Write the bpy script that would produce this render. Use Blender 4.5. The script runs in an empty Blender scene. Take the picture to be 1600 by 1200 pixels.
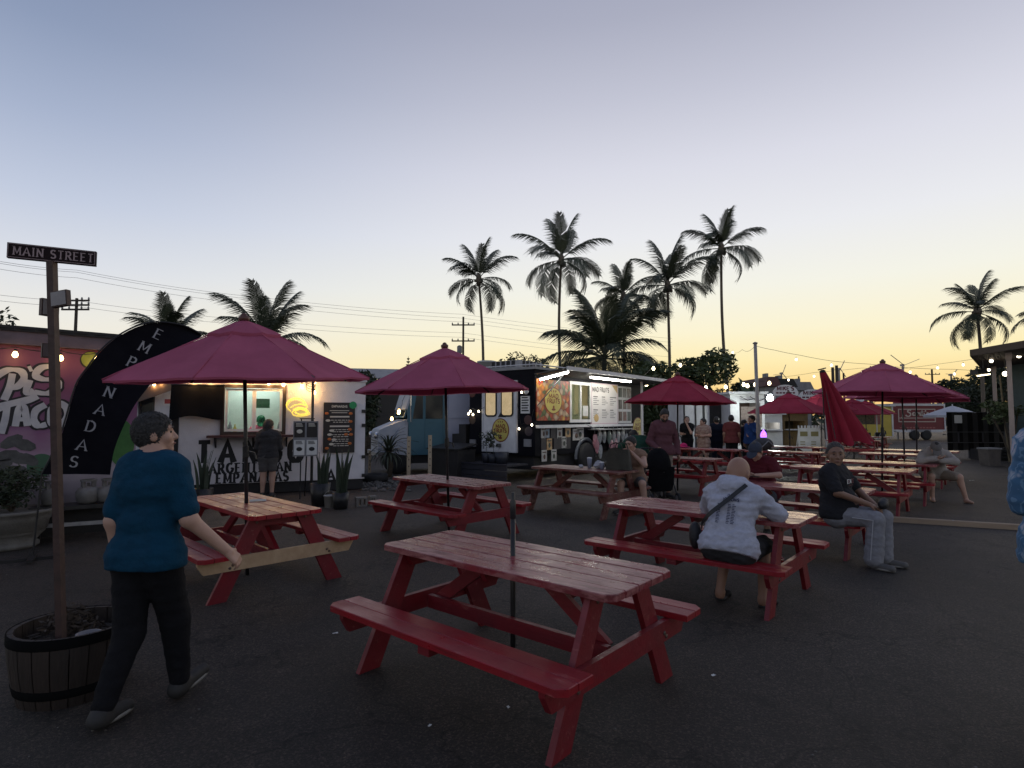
import bpy, math, random
import numpy as np
from mathutils import Vector, Matrix
RND = random.Random(11)
sc = bpy.context.scene
COL = sc.collection
FOC, PIT, CH = 909.0, 0.0584, 1.64

# ------------------------------------------------------------ camera
cd = bpy.data.cameras.new('camera'); cam = bpy.data.objects.new('camera', cd); COL.objects.link(cam)
cd.sensor_width = 36; cd.lens = 36 * FOC / 1600; cd.clip_start = .05; cd.clip_end = 6000
cam.location = (0, 0, CH); cam.rotation_euler = (math.pi / 2 + PIT, 0, 0)
sc.camera = cam

# ------------------------------------------------------------ dusk sky
def lin(r, g, b, a=1.0):
    f = lambda c: (c / 255 / 12.92) if c / 255 <= .04045 else ((c / 255 + .055) / 1.055) ** 2.4
    return (f(r), f(g), f(b), a)
SUN_AZ = math.radians(31)          # where the sun went down, clockwise from +Y
world = bpy.data.worlds.new('World'); sc.world = world; world.use_nodes = True
def build_sky():
    nt = world.node_tree; N = nt.nodes; L = nt.links
    bg = N['Background']
    tc = N.new('ShaderNodeTexCoord'); sp = N.new('ShaderNodeSeparateXYZ'); L.new(tc.outputs['Generated'], sp.inputs[0])
    def m(op, a, b=None):
        n = N.new('ShaderNodeMath'); n.operation = op
        for i, v in enumerate((a, b)):
            if v is None: continue
            if isinstance(v, (int, float)): n.inputs[i].default_value = v
            else: L.new(v, n.inputs[i])
        return n.outputs[0]
    el = m('DIVIDE', m('ARCSINE', sp.outputs['Z']), math.pi / 2)
    hor = m('SQRT', m('ADD', m('MULTIPLY', sp.outputs['X'], sp.outputs['X']), m('MULTIPLY', sp.outputs['Y'], sp.outputs['Y'])))
    dot = m('DIVIDE', m('ADD', m('MULTIPLY', sp.outputs['X'], math.sin(SUN_AZ)), m('MULTIPLY', sp.outputs['Y'], math.cos(SUN_AZ))), m('MAXIMUM', hor, 1e-4))
    mr = N.new('ShaderNodeMapRange'); mr.interpolation_type = 'SMOOTHSTEP'
    L.new(dot, mr.inputs['Value']); mr.inputs['From Min'].default_value = .3; mr.inputs['From Max'].default_value = 1.0
    def ramp(stops):
        r = N.new('ShaderNodeValToRGB'); e = r.color_ramp.elements
        for i, (d, c) in enumerate(stops):
            x = e[i] if i < 2 else e.new(d / 90)
            x.position = d / 90; x.color = lin(*c)
        L.new(el, r.inputs[0]); return r.outputs[0]
    glow = ramp([(0, (245, 196, 124)), (90, (108, 119, 149)), (2.6, (248, 212, 140)), (5.2, (249, 232, 177)), (8, (246, 238, 206)), (12, (239, 238, 226)),
                 (17, (229, 230, 234)), (23, (214, 215, 226)), (29, (191, 193, 208)), (35, (168, 171, 189)), (45, (142, 149, 173)), (62, (122, 131, 159))])
    away = ramp([(0, (238, 226, 200)), (90, (108, 119, 149)), (4, (240, 232, 210)), (8, (231, 229, 222)), (12, (214, 218, 226)), (17, (190, 199, 218)),
                 (23, (163, 175, 200)), (29, (138, 152, 180)), (36, (120, 134, 164)), (48, (110, 122, 153)), (65, (107, 118, 148))])
    mx = N.new('ShaderNodeMix'); mx.data_type = 'RGBA'
    L.new(mr.outputs[0], mx.inputs[0]); L.new(away, mx.inputs[6]); L.new(glow, mx.inputs[7])
    L.new(mx.outputs[2], bg.inputs[0]); bg.inputs[1].default_value = 1.0
build_sky()
sd_ = bpy.data.lights.new('sun', 'SUN'); sun = bpy.data.objects.new('sun', sd_); COL.objects.link(sun)
sd_.energy = .3; sd_.angle = math.radians(25); sd_.color = (1, .72, .42)
sun.rotation_euler = (math.radians(87), 0, math.pi - SUN_AZ)
sc.view_settings.view_transform = 'Standard'; sc.view_settings.look = 'None'
sc.view_settings.exposure = .08; sc.view_settings.gamma = 1; sc.view_settings.use_curve_mapping = False
sc.cycles.use_denoising = True; sc.cycles.max_bounces = 6; sc.cycles.sample_clamp_indirect = 3

# ------------------------------------------------------------ where a sight line meets the place
def ray(px, py):
    a, b = (px - 800) / FOC, (600 - py) / FOC
    return Vector((a, math.cos(PIT) - b * math.sin(PIT), math.sin(PIT) + b * math.cos(PIT)))
def at(px, py, Y):
    r = ray(px, py); t = Y / r.y
    return Vector((r.x * t, Y, CH + r.z * t))
def gp(px, py, z=0):
    r = ray(px, py); t = (z - CH) / r.z
    return Vector((r.x * t, r.y * t, z))
class Fr:
    """upright plane: local x along it, local z up, local y away from its front"""
    def __init__(s, ox, oy, yaw):
        s.o = Vector((ox, oy, 0)); s.yaw = yaw
        s.x = Vector((math.cos(yaw), math.sin(yaw), 0)); s.n = Vector((-math.sin(yaw), math.cos(yaw), 0))
    def uv(s, px, py, off=0):
        r = ray(px, py); c = Vector((0, 0, CH)); o = s.o + s.n * off
        t = (o - c).dot(s.n) / r.dot(s.n)
        p = c + r * t
        return ((p - s.o).dot(s.x), p.z)
    def rect(s, x0, y0, x1, y1, off=0):
        ym = (y0 + y1) / 2; xm = (x0 + x1) / 2
        a = s.uv(x0, ym, off)[0]; b = s.uv(x1, ym, off)[0]
        return a, b, s.uv(xm, y1, off)[1], s.uv(xm, y0, off)[1]      # x0 x1 z0 z1

# ------------------------------------------------------------ materials
MATS = {}
def nodes_of(name):
    m = bpy.data.materials.new(name); m.use_nodes = True
    return m, m.node_tree.nodes, m.node_tree.links, m.node_tree.nodes['Principled BSDF']
def mat(name, c, c2=None, scale=6, rough=.6, metal=0, bump=0, bscale=40, emit=0, ecol=None, spec=.5, stretch=None, trans=0, alpha=1, lo=.35, hi=.65):
    if name in MATS: return MATS[name]
    m, N, L, b = nodes_of(name)
    col = (*c[:3], 1); b.inputs['Base Color'].default_value = col
    b.inputs['Roughness'].default_value = rough; b.inputs['Metallic'].default_value = metal
    b.inputs['Specular IOR Level'].default_value = spec
    if trans: b.inputs['Transmission Weight'].default_value = trans
    if alpha < 1: b.inputs['Alpha'].default_value = alpha
    if emit:
        b.inputs['Emission Color'].default_value = (*(ecol or c)[:3], 1); b.inputs['Emission Strength'].default_value = emit
    if c2 is not None or bump:
        tc = N.new('ShaderNodeTexCoord'); mp = N.new('ShaderNodeMapping'); oi = N.new('ShaderNodeObjectInfo')
        L.new(tc.outputs['Object'], mp.inputs[0])
        mu = N.new('ShaderNodeVectorMath'); mu.operation = 'SCALE'; mu.inputs[0].default_value = (13, 7, 5)
        L.new(oi.outputs['Random'], mu.inputs['Scale']); L.new(mu.outputs[0], mp.inputs['Location'])
        if stretch: mp.inputs['Scale'].default_value = stretch
        if c2 is not None:
            n = N.new('ShaderNodeTexNoise'); n.inputs['Scale'].default_value = scale; n.inputs['Detail'].default_value = 6; n.inputs['Roughness'].default_value = .62
            L.new(mp.outputs[0], n.inputs['Vector'])
            r = N.new('ShaderNodeValToRGB'); r.color_ramp.elements[0].position = lo; r.color_ramp.elements[1].position = hi
            r.color_ramp.elements[0].color = col; r.color_ramp.elements[1].color = (*c2[:3], 1)
            L.new(n.outputs[0], r.inputs[0]); L.new(r.outputs[0], b.inputs['Base Color'])
        if bump:
            n2 = N.new('ShaderNodeTexNoise'); n2.inputs['Scale'].default_value = bscale; n2.inputs['Detail'].default_value = 4
            L.new(mp.outputs[0], n2.inputs['Vector'])
            bp = N.new('ShaderNodeBump'); bp.inputs['Strength'].default_value = bump; bp.inputs['Distance'].default_value = .02
            L.new(n2.outputs[0], bp.inputs['Height']); L.new(bp.outputs[0], b.inputs['Normal'])
    MATS[name] = m
    return m

def painted_wood(name, base, dark, worn, wear, rough=.38):
    """paint over boards running along local x: worn patches, grain, stains"""
    m, N, L, b = nodes_of(name)
    tc = N.new('ShaderNodeTexCoord'); oi = N.new('ShaderNodeObjectInfo')
    mu = N.new('ShaderNodeVectorMath'); mu.operation = 'SCALE'; mu.inputs[0].default_value = (17, 9, 5); L.new(oi.outputs['Random'], mu.inputs['Scale'])
    def noise(scale, st, det=6, ro=.6):
        mp = N.new('ShaderNodeMapping'); mp.inputs['Scale'].default_value = st
        L.new(tc.outputs['Object'], mp.inputs[0]); L.new(mu.outputs[0], mp.inputs['Location'])
        n = N.new('ShaderNodeTexNoise'); n.inputs['Scale'].default_value = scale; n.inputs['Detail'].default_value = det; n.inputs['Roughness'].default_value = ro
        L.new(mp.outputs[0], n.inputs['Vector']); return n.outputs[0]
    def ramp(src, p0, p1, c0=(0, 0, 0, 1), c1=(1, 1, 1, 1)):
        r = N.new('ShaderNodeValToRGB'); e = r.color_ramp.elements
        e[0].position = p0; e[1].position = p1; e[0].color = c0; e[1].color = c1
        L.new(src, r.inputs[0]); return r.outputs[0]
    def mix(f, a, c):
        x = N.new('ShaderNodeMix'); x.data_type = 'RGBA'
        L.new(f, x.inputs[0])
        for s, i in ((a, 6), (c, 7)):
            if isinstance(s, tuple): x.inputs[i].default_value = s
            else: L.new(s, x.inputs[i])
        return x.outputs[2]
    grain = noise(26, (.16, 2.2, 2.2), 8, .65)
    blot = noise(3.2, (1, 1.6, 1.6), 6, .6)
    fine = noise(11, (.5, 2, 2), 8, .7)
    c = mix(ramp(blot, .35, .62), (*base, 1), (*dark, 1))
    w = N.new('ShaderNodeMath'); w.operation = 'MULTIPLY'
    L.new(ramp(fine, .62 - wear * .3, .72 - wear * .2), w.inputs[0]); L.new(ramp(blot, .38, .58), w.inputs[1])
    c = mix(w.outputs[0], c, (*worn, 1))
    c = mix(ramp(grain, .60, .72), c, (base[0] * .35, base[1] * .4, base[2] * .4, 1))
    L.new(c, b.inputs['Base Color'])
    L.new(ramp(blot, .3, .7, (rough - .1,) * 3 + (1,), (rough + .2,) * 3 + (1,)), b.inputs['Roughness'])
    bp = N.new('ShaderNodeBump'); bp.inputs['Strength'].default_value = .35; bp.inputs['Distance'].default_value = .006
    L.new(grain, bp.inputs['Height']); L.new(bp.outputs[0], b.inputs['Normal'])
    MATS[name] = m
    return m

RED_TOP = painted_wood('red_painted_top', (.265, .036, .044), (.14, .022, .026), (.38, .155, .145), .65, .25)
RED_SEAT = painted_wood('red_painted_seat', (.30, .011, .019), (.22, .009, .015), (.36, .09, .085), .15, .33)
RED_WOOD = painted_wood('red_painted_timber', (.20, .010, .017), (.15, .008, .014), (.3, .09, .08), .1, .42)
OLD_WOOD = painted_wood('weathered_red_boards', (.15, .030, .026), (.09, .024, .02), (.24, .13, .10), .7, .45)
PLY = mat('plywood', (.42, .27, .15), (.50, .34, .20), 5, .6, stretch=(.3, 3, 3), bump=.1)
BLACKM = mat('black_metal', (.012, .012, .014), (.03, .03, .03), 8, .4, spec=.4)
DARK = mat('dark_matter', (.012, .012, .013), (.022, .02, .02), 5, .7)
WHITE = mat('white_paint', (.62, .62, .63), (.52, .51, .52), 2.2, .5)
WHITE2 = mat('white_enamel', (.72, .72, .72), (.6, .6, .61), 4, .4)
STEEL = mat('galvanised_steel', (.4, .4, .42), (.28, .28, .3), 8, .4, metal=.7)
GREY = mat('grey_paint', (.25, .25, .26), (.18, .18, .19), 5, .6)
PAPER = mat('paper', (.7, .7, .68), (.62, .62, .6), 9, .8)
INK = mat('black_ink', (.012, .012, .013), rough=.6)
CANOPY = mat('maroon_canvas', (.58, .150, .245), (.47, .118, .192), 1.6, .85, bump=.4, bscale=7, spec=.2)
CANOPY_RED = mat('red_canvas', (.42, .042, .078), (.32, .030, .056), 1.6, .85, bump=.4, bscale=7, spec=.2)
TRUNK = mat('palm_bark', (.16, .13, .10), (.10, .085, .065), 12, .9, bump=.6, bscale=18, stretch=(1, 1, 6))
FROND = mat('palm_leaf', (.022, .032, .016), (.04, .05, .022), 3, .6)
LEAF = mat('leaf_green', (.035, .055, .022), (.06, .085, .03), 2, .6)
LEAF_D = mat('leaf_dark_green', (.02, .032, .016), (.035, .05, .022), 2, .65)
BARK = mat('bark', (.09, .07, .05), (.05, .04, .03), 9, .9, bump=.5)
CONC = mat('concrete', (.26, .25, .23), (.34, .33, .31), 7, .85, bump=.3)
SOIL = mat('soil', (.03, .022, .016), (.05, .04, .03), 25, 1, bump=.7)
CHROME = mat('chrome', (.7, .7, .72), rough=.2, metal=1)
RUBBER = mat('rubber', (.015, .015, .016), rough=.75)
GLASS_D = mat('dark_glass', (.02, .025, .03), rough=.08, spec=.8)
BULB = mat('warm_bulb_glass', (1, .8, .5), emit=14, ecol=(1, .62, .25))
BULB_W = mat('pale_bulb_glass', (1, .9, .7), emit=7, ecol=(1, .86, .62))
TUBE = mat('fluorescent_tube', (1, 1, 1), emit=44, ecol=(1, .97, .86))

# ------------------------------------------------------------ mesh helper
def cloth_light(m, f):
    N, L = m.node_tree.nodes, m.node_tree.links; b = N['Principled BSDF']; o = N['Material Output']; t = N.new('ShaderNodeBsdfTranslucent'); x = N.new('ShaderNodeMixShader'); x.inputs[0].default_value = f
    src = b.inputs['Base Color'].links[0].from_socket; L.new(src, t.inputs[0]); L.new(b.outputs[0], x.inputs[1]); L.new(t.outputs[0], x.inputs[2]); L.new(x.outputs[0], o.inputs[0])
cloth_light(CANOPY, .35); cloth_light(CANOPY_RED, .22)
FOLD_RED = mat('folded_red_canvas', (.30, .020, .040), (.22, .015, .03), 1.6, .85, bump=.4, bscale=7, spec=.2)
class MB:
    def __init__(s): s.v = []; s.f = []; s.m = []; s.c = 0
    def add(s, vs, fs):
        o = len(s.v); s.v += [tuple(p) for p in vs]
        for f in fs: s.f.append(tuple(i + o for i in f)); s.m.append(s.c)
        return s
    def box(s, x0, x1, y0, y1, z0, z1):
        vs = [(x, y, z) for x in (x0, x1) for y in (y0, y1) for z in (z0, z1)]
        return s.add(vs, [(0, 1, 3, 2), (4, 6, 7, 5), (0, 4, 5, 1), (2, 3, 7, 6), (0, 2, 6, 4), (1, 5, 7, 3)])
    def beam(s, a, b, w, h, up=(0, 0, 1)):
        a, b = Vector(a), Vector(b); d = (b - a).normalized(); u = Vector(up)
        r = d.cross(u)
        if r.length < 1e-4: r = d.cross(Vector((1, 0, 0)))
        r.normalize(); u = r.cross(d)
        vs = [p + r * (i * w / 2) + u * (j * h / 2) for p in (a, b) for i, j in ((-1, -1), (1, -1), (1, 1), (-1, 1))]
        return s.add(vs, [(0, 1, 2, 3), (7, 6, 5, 4), (0, 4, 5, 1), (1, 5, 6, 2), (2, 6, 7, 3), (3, 7, 4, 0)])
    def tube(s, pts, r, n=8, closed=False):
        pts = [Vector(p) for p in pts]; k = len(pts)
        rs = r if isinstance(r, (list, tuple)) else [r] * k
        vs = []; prev = None
        for i, p in enumerate(pts):
            if closed: d = pts[(i + 1) % k] - pts[i - 1]
            else: d = pts[min(i + 1, k - 1)] - pts[max(i - 1, 0)]
            d.normalize()
            x = prev - d * prev.dot(d) if prev is not None else d.cross(Vector((0, 0, 1)) if abs(d.z) < .9 else Vector((1, 0, 0)))
            if x.length < 1e-5: x = d.orthogonal()
            x.normalize(); prev = x; y = d.cross(x)
            for j in range(n):
                t = 2 * math.pi * j / n
                vs.append(p + (x * math.cos(t) + y * math.sin(t)) * rs[i])
        fs = [(i * n + j, i * n + (j + 1) % n, ((i + 1) % k) * n + (j + 1) % n, ((i + 1) % k) * n + j) for i in range(k if closed else k - 1) for j in range(n)]
        if not closed: fs += [tuple(range(n))[::-1], tuple(range((k - 1) * n, k * n))]
        return s.add(vs, fs)
    def lathe(s, prof, n=20, c=(0, 0, 0), sx=1, sy=1, cap=True):
        k = len(prof); vs = [(c[0] + r * sx * math.cos(2 * math.pi * j / n), c[1] + r * sy * math.sin(2 * math.pi * j / n), c[2] + z) for r, z in prof for j in range(n)]
        fs = [(i * n + j, i * n + (j + 1) % n, (i + 1) * n + (j + 1) % n, (i + 1) * n + j) for i in range(k - 1) for j in range(n)]
        if cap: fs += [tuple(range(n))[::-1], tuple(range((k - 1) * n, k * n))]
        return s.add(vs, fs)
    def prism(s, poly, a, b, ax='y', inset=0):
        """polygon (p,q) extruded along ax between a and b"""
        def P(p, q, t):
            return {'y': (p, t, q), 'z': (p, q, t), 'x': (t, p, q)}[ax]
        n = len(poly); cx = sum(p for p, q in poly) / n; cy = sum(q for p, q in poly) / n
        rings = [(poly, a), (poly, b)]
        if inset:
            sh = [(p + (cx - p) / (abs(cx - p) + 1e-9) * min(inset, abs(cx - p)), q + (cy - q) / (abs(cy - q) + 1e-9) * min(inset, abs(cy - q))) for p, q in poly]
            e = inset if b > a else -inset
            rings = [(poly, a), (poly, b - e), (sh, b)]
        vs = [P(p, q, t) for pl, t in rings for p, q in pl]; k = len(rings)
        fs = [(i * n + j, i * n + (j + 1) % n, (i + 1) * n + (j + 1) % n, (i + 1) * n + j) for i in range(k - 1) for j in range(n)]
        fs += [tuple(range(n))[::-1], tuple(range((k - 1) * n, k * n))]
        return s.add(vs, fs)
    def ball(s, c, r, n=10, m=7):
        rr = r if isinstance(r, (tuple, list)) else (r, r, r)
        vs = [(c[0], c[1], c[2] - rr[2])]
        for i in range(1, m):
            t = math.pi * i / m
            for j in range(n):
                a = 2 * math.pi * j / n
                vs.append((c[0] + rr[0] * math.sin(t) * math.cos(a), c[1] + rr[1] * math.sin(t) * math.sin(a), c[2] - rr[2] * math.cos(t)))
        vs.append((c[0], c[1], c[2] + rr[2])); e = len(vs) - 1
        fs = [(0, 1 + (j + 1) % n, 1 + j) for j in range(n)]
        fs += [(1 + i * n + j, 1 + i * n + (j + 1) % n, 1 + (i + 1) * n + (j + 1) % n, 1 + (i + 1) * n + j) for i in range(m - 2) for j in range(n)]
        fs += [(e, 1 + (m - 2) * n + j, 1 + (m - 2) * n + (j + 1) % n) for j in range(n)]
        return s.add(vs, fs)
    def disc(s, c, rx, rz, n=28):          # upright disc facing -y
        return s.add([(c[0] + rx * math.cos(2 * math.pi * j / n), c[1], c[2] + rz * math.sin(2 * math.pi * j / n)) for j in range(n)], [tuple(range(n))])
    def quad(s, x0, x1, z0, z1, y): return s.add([(x0, y, z0), (x1, y, z0), (x1, y, z1), (x0, y, z1)], [(0, 1, 2, 3)])
    def grid(s, P):
        n, m = len(P), len(P[0])
        return s.add([p for row in P for p in row], [(i * m + j, i * m + j + 1, (i + 1) * m + j + 1, (i + 1) * m + j) for i in range(n - 1) for j in range(m - 1)])
    def build(s, name, mats, parent=None, smooth=False, loc=(0, 0, 0), rz=0):
        me = bpy.data.meshes.new(name); me.from_pydata(s.v, [], s.f)
        ml = mats if isinstance(mats, (list, tuple)) else [mats]
        for x in ml: me.materials.append(x)
        if len(ml) > 1: me.polygons.foreach_set('material_index', s.m)
        if smooth: me.polygons.foreach_set('use_smooth', [True] * len(s.f))
        me.update()
        return link(name, me, parent, loc, rz)
def link(name, me, parent=None, loc=(0, 0, 0), rz=0):
    o = bpy.data.objects.new(name, me); COL.objects.link(o)
    o.location = loc; o.rotation_euler = (0, 0, rz)
    if parent is not None: o.parent = parent
    return o
def tag(o, label=None, cat=None, group=None, kind=None):
    if label: o['label'] = label
    if cat: o['category'] = cat
    if group: o['group'] = group
    if kind: o['kind'] = kind
    return o
def thing(name, loc, rz, label, cat, group=None):
    o = bpy.data.objects.new(name, None); COL.objects.link(o); o.empty_display_size = .1
    o.location = loc; o.rotation_euler = (0, 0, rz)
    return tag(o, label, cat, group)
def copy_tree(o, parent=None):
    c = o.copy(); COL.objects.link(c); c.parent = parent
    for ch in o.children: copy_tree(ch, c)
    return c
def share(name, src, parent, loc=(0, 0, 0), rot=(0, 0, 0), scale=None):
    o = link(name, src, parent, loc); o.rotation_euler = rot
    if scale is not None: o.scale = scale if isinstance(scale, (tuple, list)) else (scale,) * 3
    return o
def repaint(o, m):
    o.material_slots[0].link = 'OBJECT'; o.material_slots[0].material = m

# ------------------------------------------------------------ lettering from pen strokes
def arc(cx, cy, rx, ry, a0, a1, n=10):
    return [(cx + rx * math.cos(math.radians(a0 + (a1 - a0) * i / n)), cy + ry * math.sin(math.radians(a0 + (a1 - a0) * i / n))) for i in range(n + 1)]
GL = {
 'A': (.82, [[(.03, 0), (.41, 1), (.79, 0)], [(.18, .33), (.64, .33)]]),
 'B': (.68, [[(.08, 0), (.08, 1)], [(.08, 1), (.36, 1)] + arc(.36, .77, .22, .23, 90, -90, 8) + [(.08, .54)], [(.36, .54)] + arc(.38, .27, .26, .27, 90, -90, 8) + [(.08, 0)]]),
 'C': (.76, [arc(.42, .5, .36, .5, 48, 312, 16)]),
 'D': (.76, [[(.08, 0), (.08, 1)], [(.08, 1), (.3, 1)] + arc(.3, .5, .4, .5, 90, -90, 12) + [(.08, 0)]]),
 'E': (.64, [[(.08, 0), (.08, 1)], [(.08, 1), (.58, 1)], [(.08, .52), (.5, .52)], [(.08, 0), (.6, 0)]]),
 'F': (.6, [[(.08, 0), (.08, 1)], [(.08, 1), (.56, 1)], [(.08, .52), (.48, .52)]]),
 'G': (.8, [arc(.42, .5, .37, .5, 50, 360, 16) + [(.79, .45), (.5, .45)]]),
 'H': (.76, [[(.08, 0), (.08, 1)], [(.68, 0), (.68, 1)], [(.08, .5), (.68, .5)]]),
 'I': (.3, [[(.15, 0), (.15, 1)]]),
 'K': (.72, [[(.08, 0), (.08, 1)], [(.64, 1), (.08, .42)], [(.28, .6), (.68, 0)]]),
 'L': (.58, [[(.08, 1), (.08, 0)], [(.08, 0), (.54, 0)]]),
 'M': (.92, [[(.08, 0), (.1, 1)], [(.1, 1), (.46, .2), (.82, 1)], [(.82, 1), (.84, 0)]]),
 'N': (.78, [[(.08, 0), (.08, 1)], [(.08, 1), (.7, 0)], [(.7, 0), (.7, 1)]]),
 'O': (.84, [arc(.42, .5, .37, .5, 0, 360, 20)]),
 'P': (.66, [[(.08, 0), (.08, 1)], [(.08, 1), (.34, 1)] + arc(.34, .74, .25, .26, 90, -90, 8) + [(.08, .48)]]),
 'R': (.72, [[(.08, 0), (.08, 1)], [(.08, 1), (.34, 1)] + arc(.34, .74, .25, .26, 90, -90, 8) + [(.08, .48)], [(.34, .48), (.66, 0)]]),
 'S': (.64, [arc(.32, .755, .25, .245, 30, 270, 10) + arc(.32, .255, .27, .255, 90, -150, 10)]),
 'T': (.7, [[(.35, 0), (.35, 1)], [(.03, 1), (.67, 1)]]),
 'U': (.76, [[(.08, 1), (.08, .35)] + arc(.38, .35, .3, .35, 180, 360, 10) + [(.68, 1)]]),
 'V': (.76, [[(.03, 1), (.38, 0), (.73, 1)]]),
 'Y': (.74, [[(.03, 1), (.37, .5), (.71, 1)], [(.37, .5), (.37, 0)]]),
 "'": (.2, [[(.1, 1), (.08, .78)]]),
 ' ': (.38, []),
}
def strip(mb, pts, th, tv, to3, z=0):
    """ribbon along pts; th/tv = pen thickness of horizontals / uprights"""
    pts = [Vector(p) for p in pts]; n = len(pts)
    closed = (pts[0] - pts[-1]).length < 1e-6
    if closed: pts = pts[:-1]; n -= 1
    L_, R_ = [], []
    for i in range(n):
        a = pts[i - 1] if (i or closed) else None; c = pts[(i + 1) % n] if (i < n - 1 or closed) else None
        d1 = (pts[i] - a).normalized() if a is not None else None; d2 = (c - pts[i]).normalized() if c is not None else None
        if d1 is None: d1 = d2
        if d2 is None: d2 = d1
        n1, n2 = Vector((-d1.y, d1.x)), Vector((-d2.y, d2.x)); nn = n1 + n2
        nn = n1 if nn.length < .25 else nn.normalized()
        k = 1 / max(.45, nn.dot(n1))
        w = (tv * abs(nn.x) + th * abs(nn.y)) / 2 * k
        L_.append(pts[i] + nn * w); R_.append(pts[i] - nn * w)
    rng = range(n if closed else n - 1)
    mb.add([to3(p.x, p.y, z) for p in L_] + [to3(p.x, p.y, z) for p in R_], [(n + i, n + (i + 1) % n, (i + 1) % n, i) for i in rng])
def text_w(s, h, wid=1, sp=.16): return sum(GL[c][0] * wid + sp for c in s) * h - sp * h
def write(mb, s, x, z, h, y=0, wt=.14, thin=None, serif=0, wid=1, sp=.16, center=False, slant=0, to3=None, fit=None):
    """letters on the local xz plane at depth y, reading along +x"""
    thin = wt if thin is None else thin
    if fit: wid *= (fit + sp * h) / sum((GL[c][0] * wid + sp) * h for c in s) ; sp *= 1
    if center: x -= text_w(s, h, wid, sp) / 2
    T = to3 or (lambda a, b, k: (a, y - k, b))
    for ch in s:
        gw, st = GL[ch]
        for i, pl in enumerate(st):
            q = [(x + (p[0] * wid + slant * p[1]) * h, z + p[1] * h) for p in pl]
            strip(mb, q, thin * h, wt * h, T, .0004 * i)
            if serif:
                for e, e2 in ((0, 1), (-1, -2)):
                    dx, dy = pl[e][0] - pl[e2][0], pl[e][1] - pl[e2][1]
                    if abs(dy) > abs(dx) * .8 and (abs(pl[e][1]) < .02 or abs(pl[e][1] - 1) < .02):
                        px, pz = q[e]
                        strip(mb, [(px - serif * h, pz), (px + serif * h, pz)], thin * h * .9, thin * h, T, .0016)
        x += (gw * wid + sp) * h
    return mb
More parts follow.
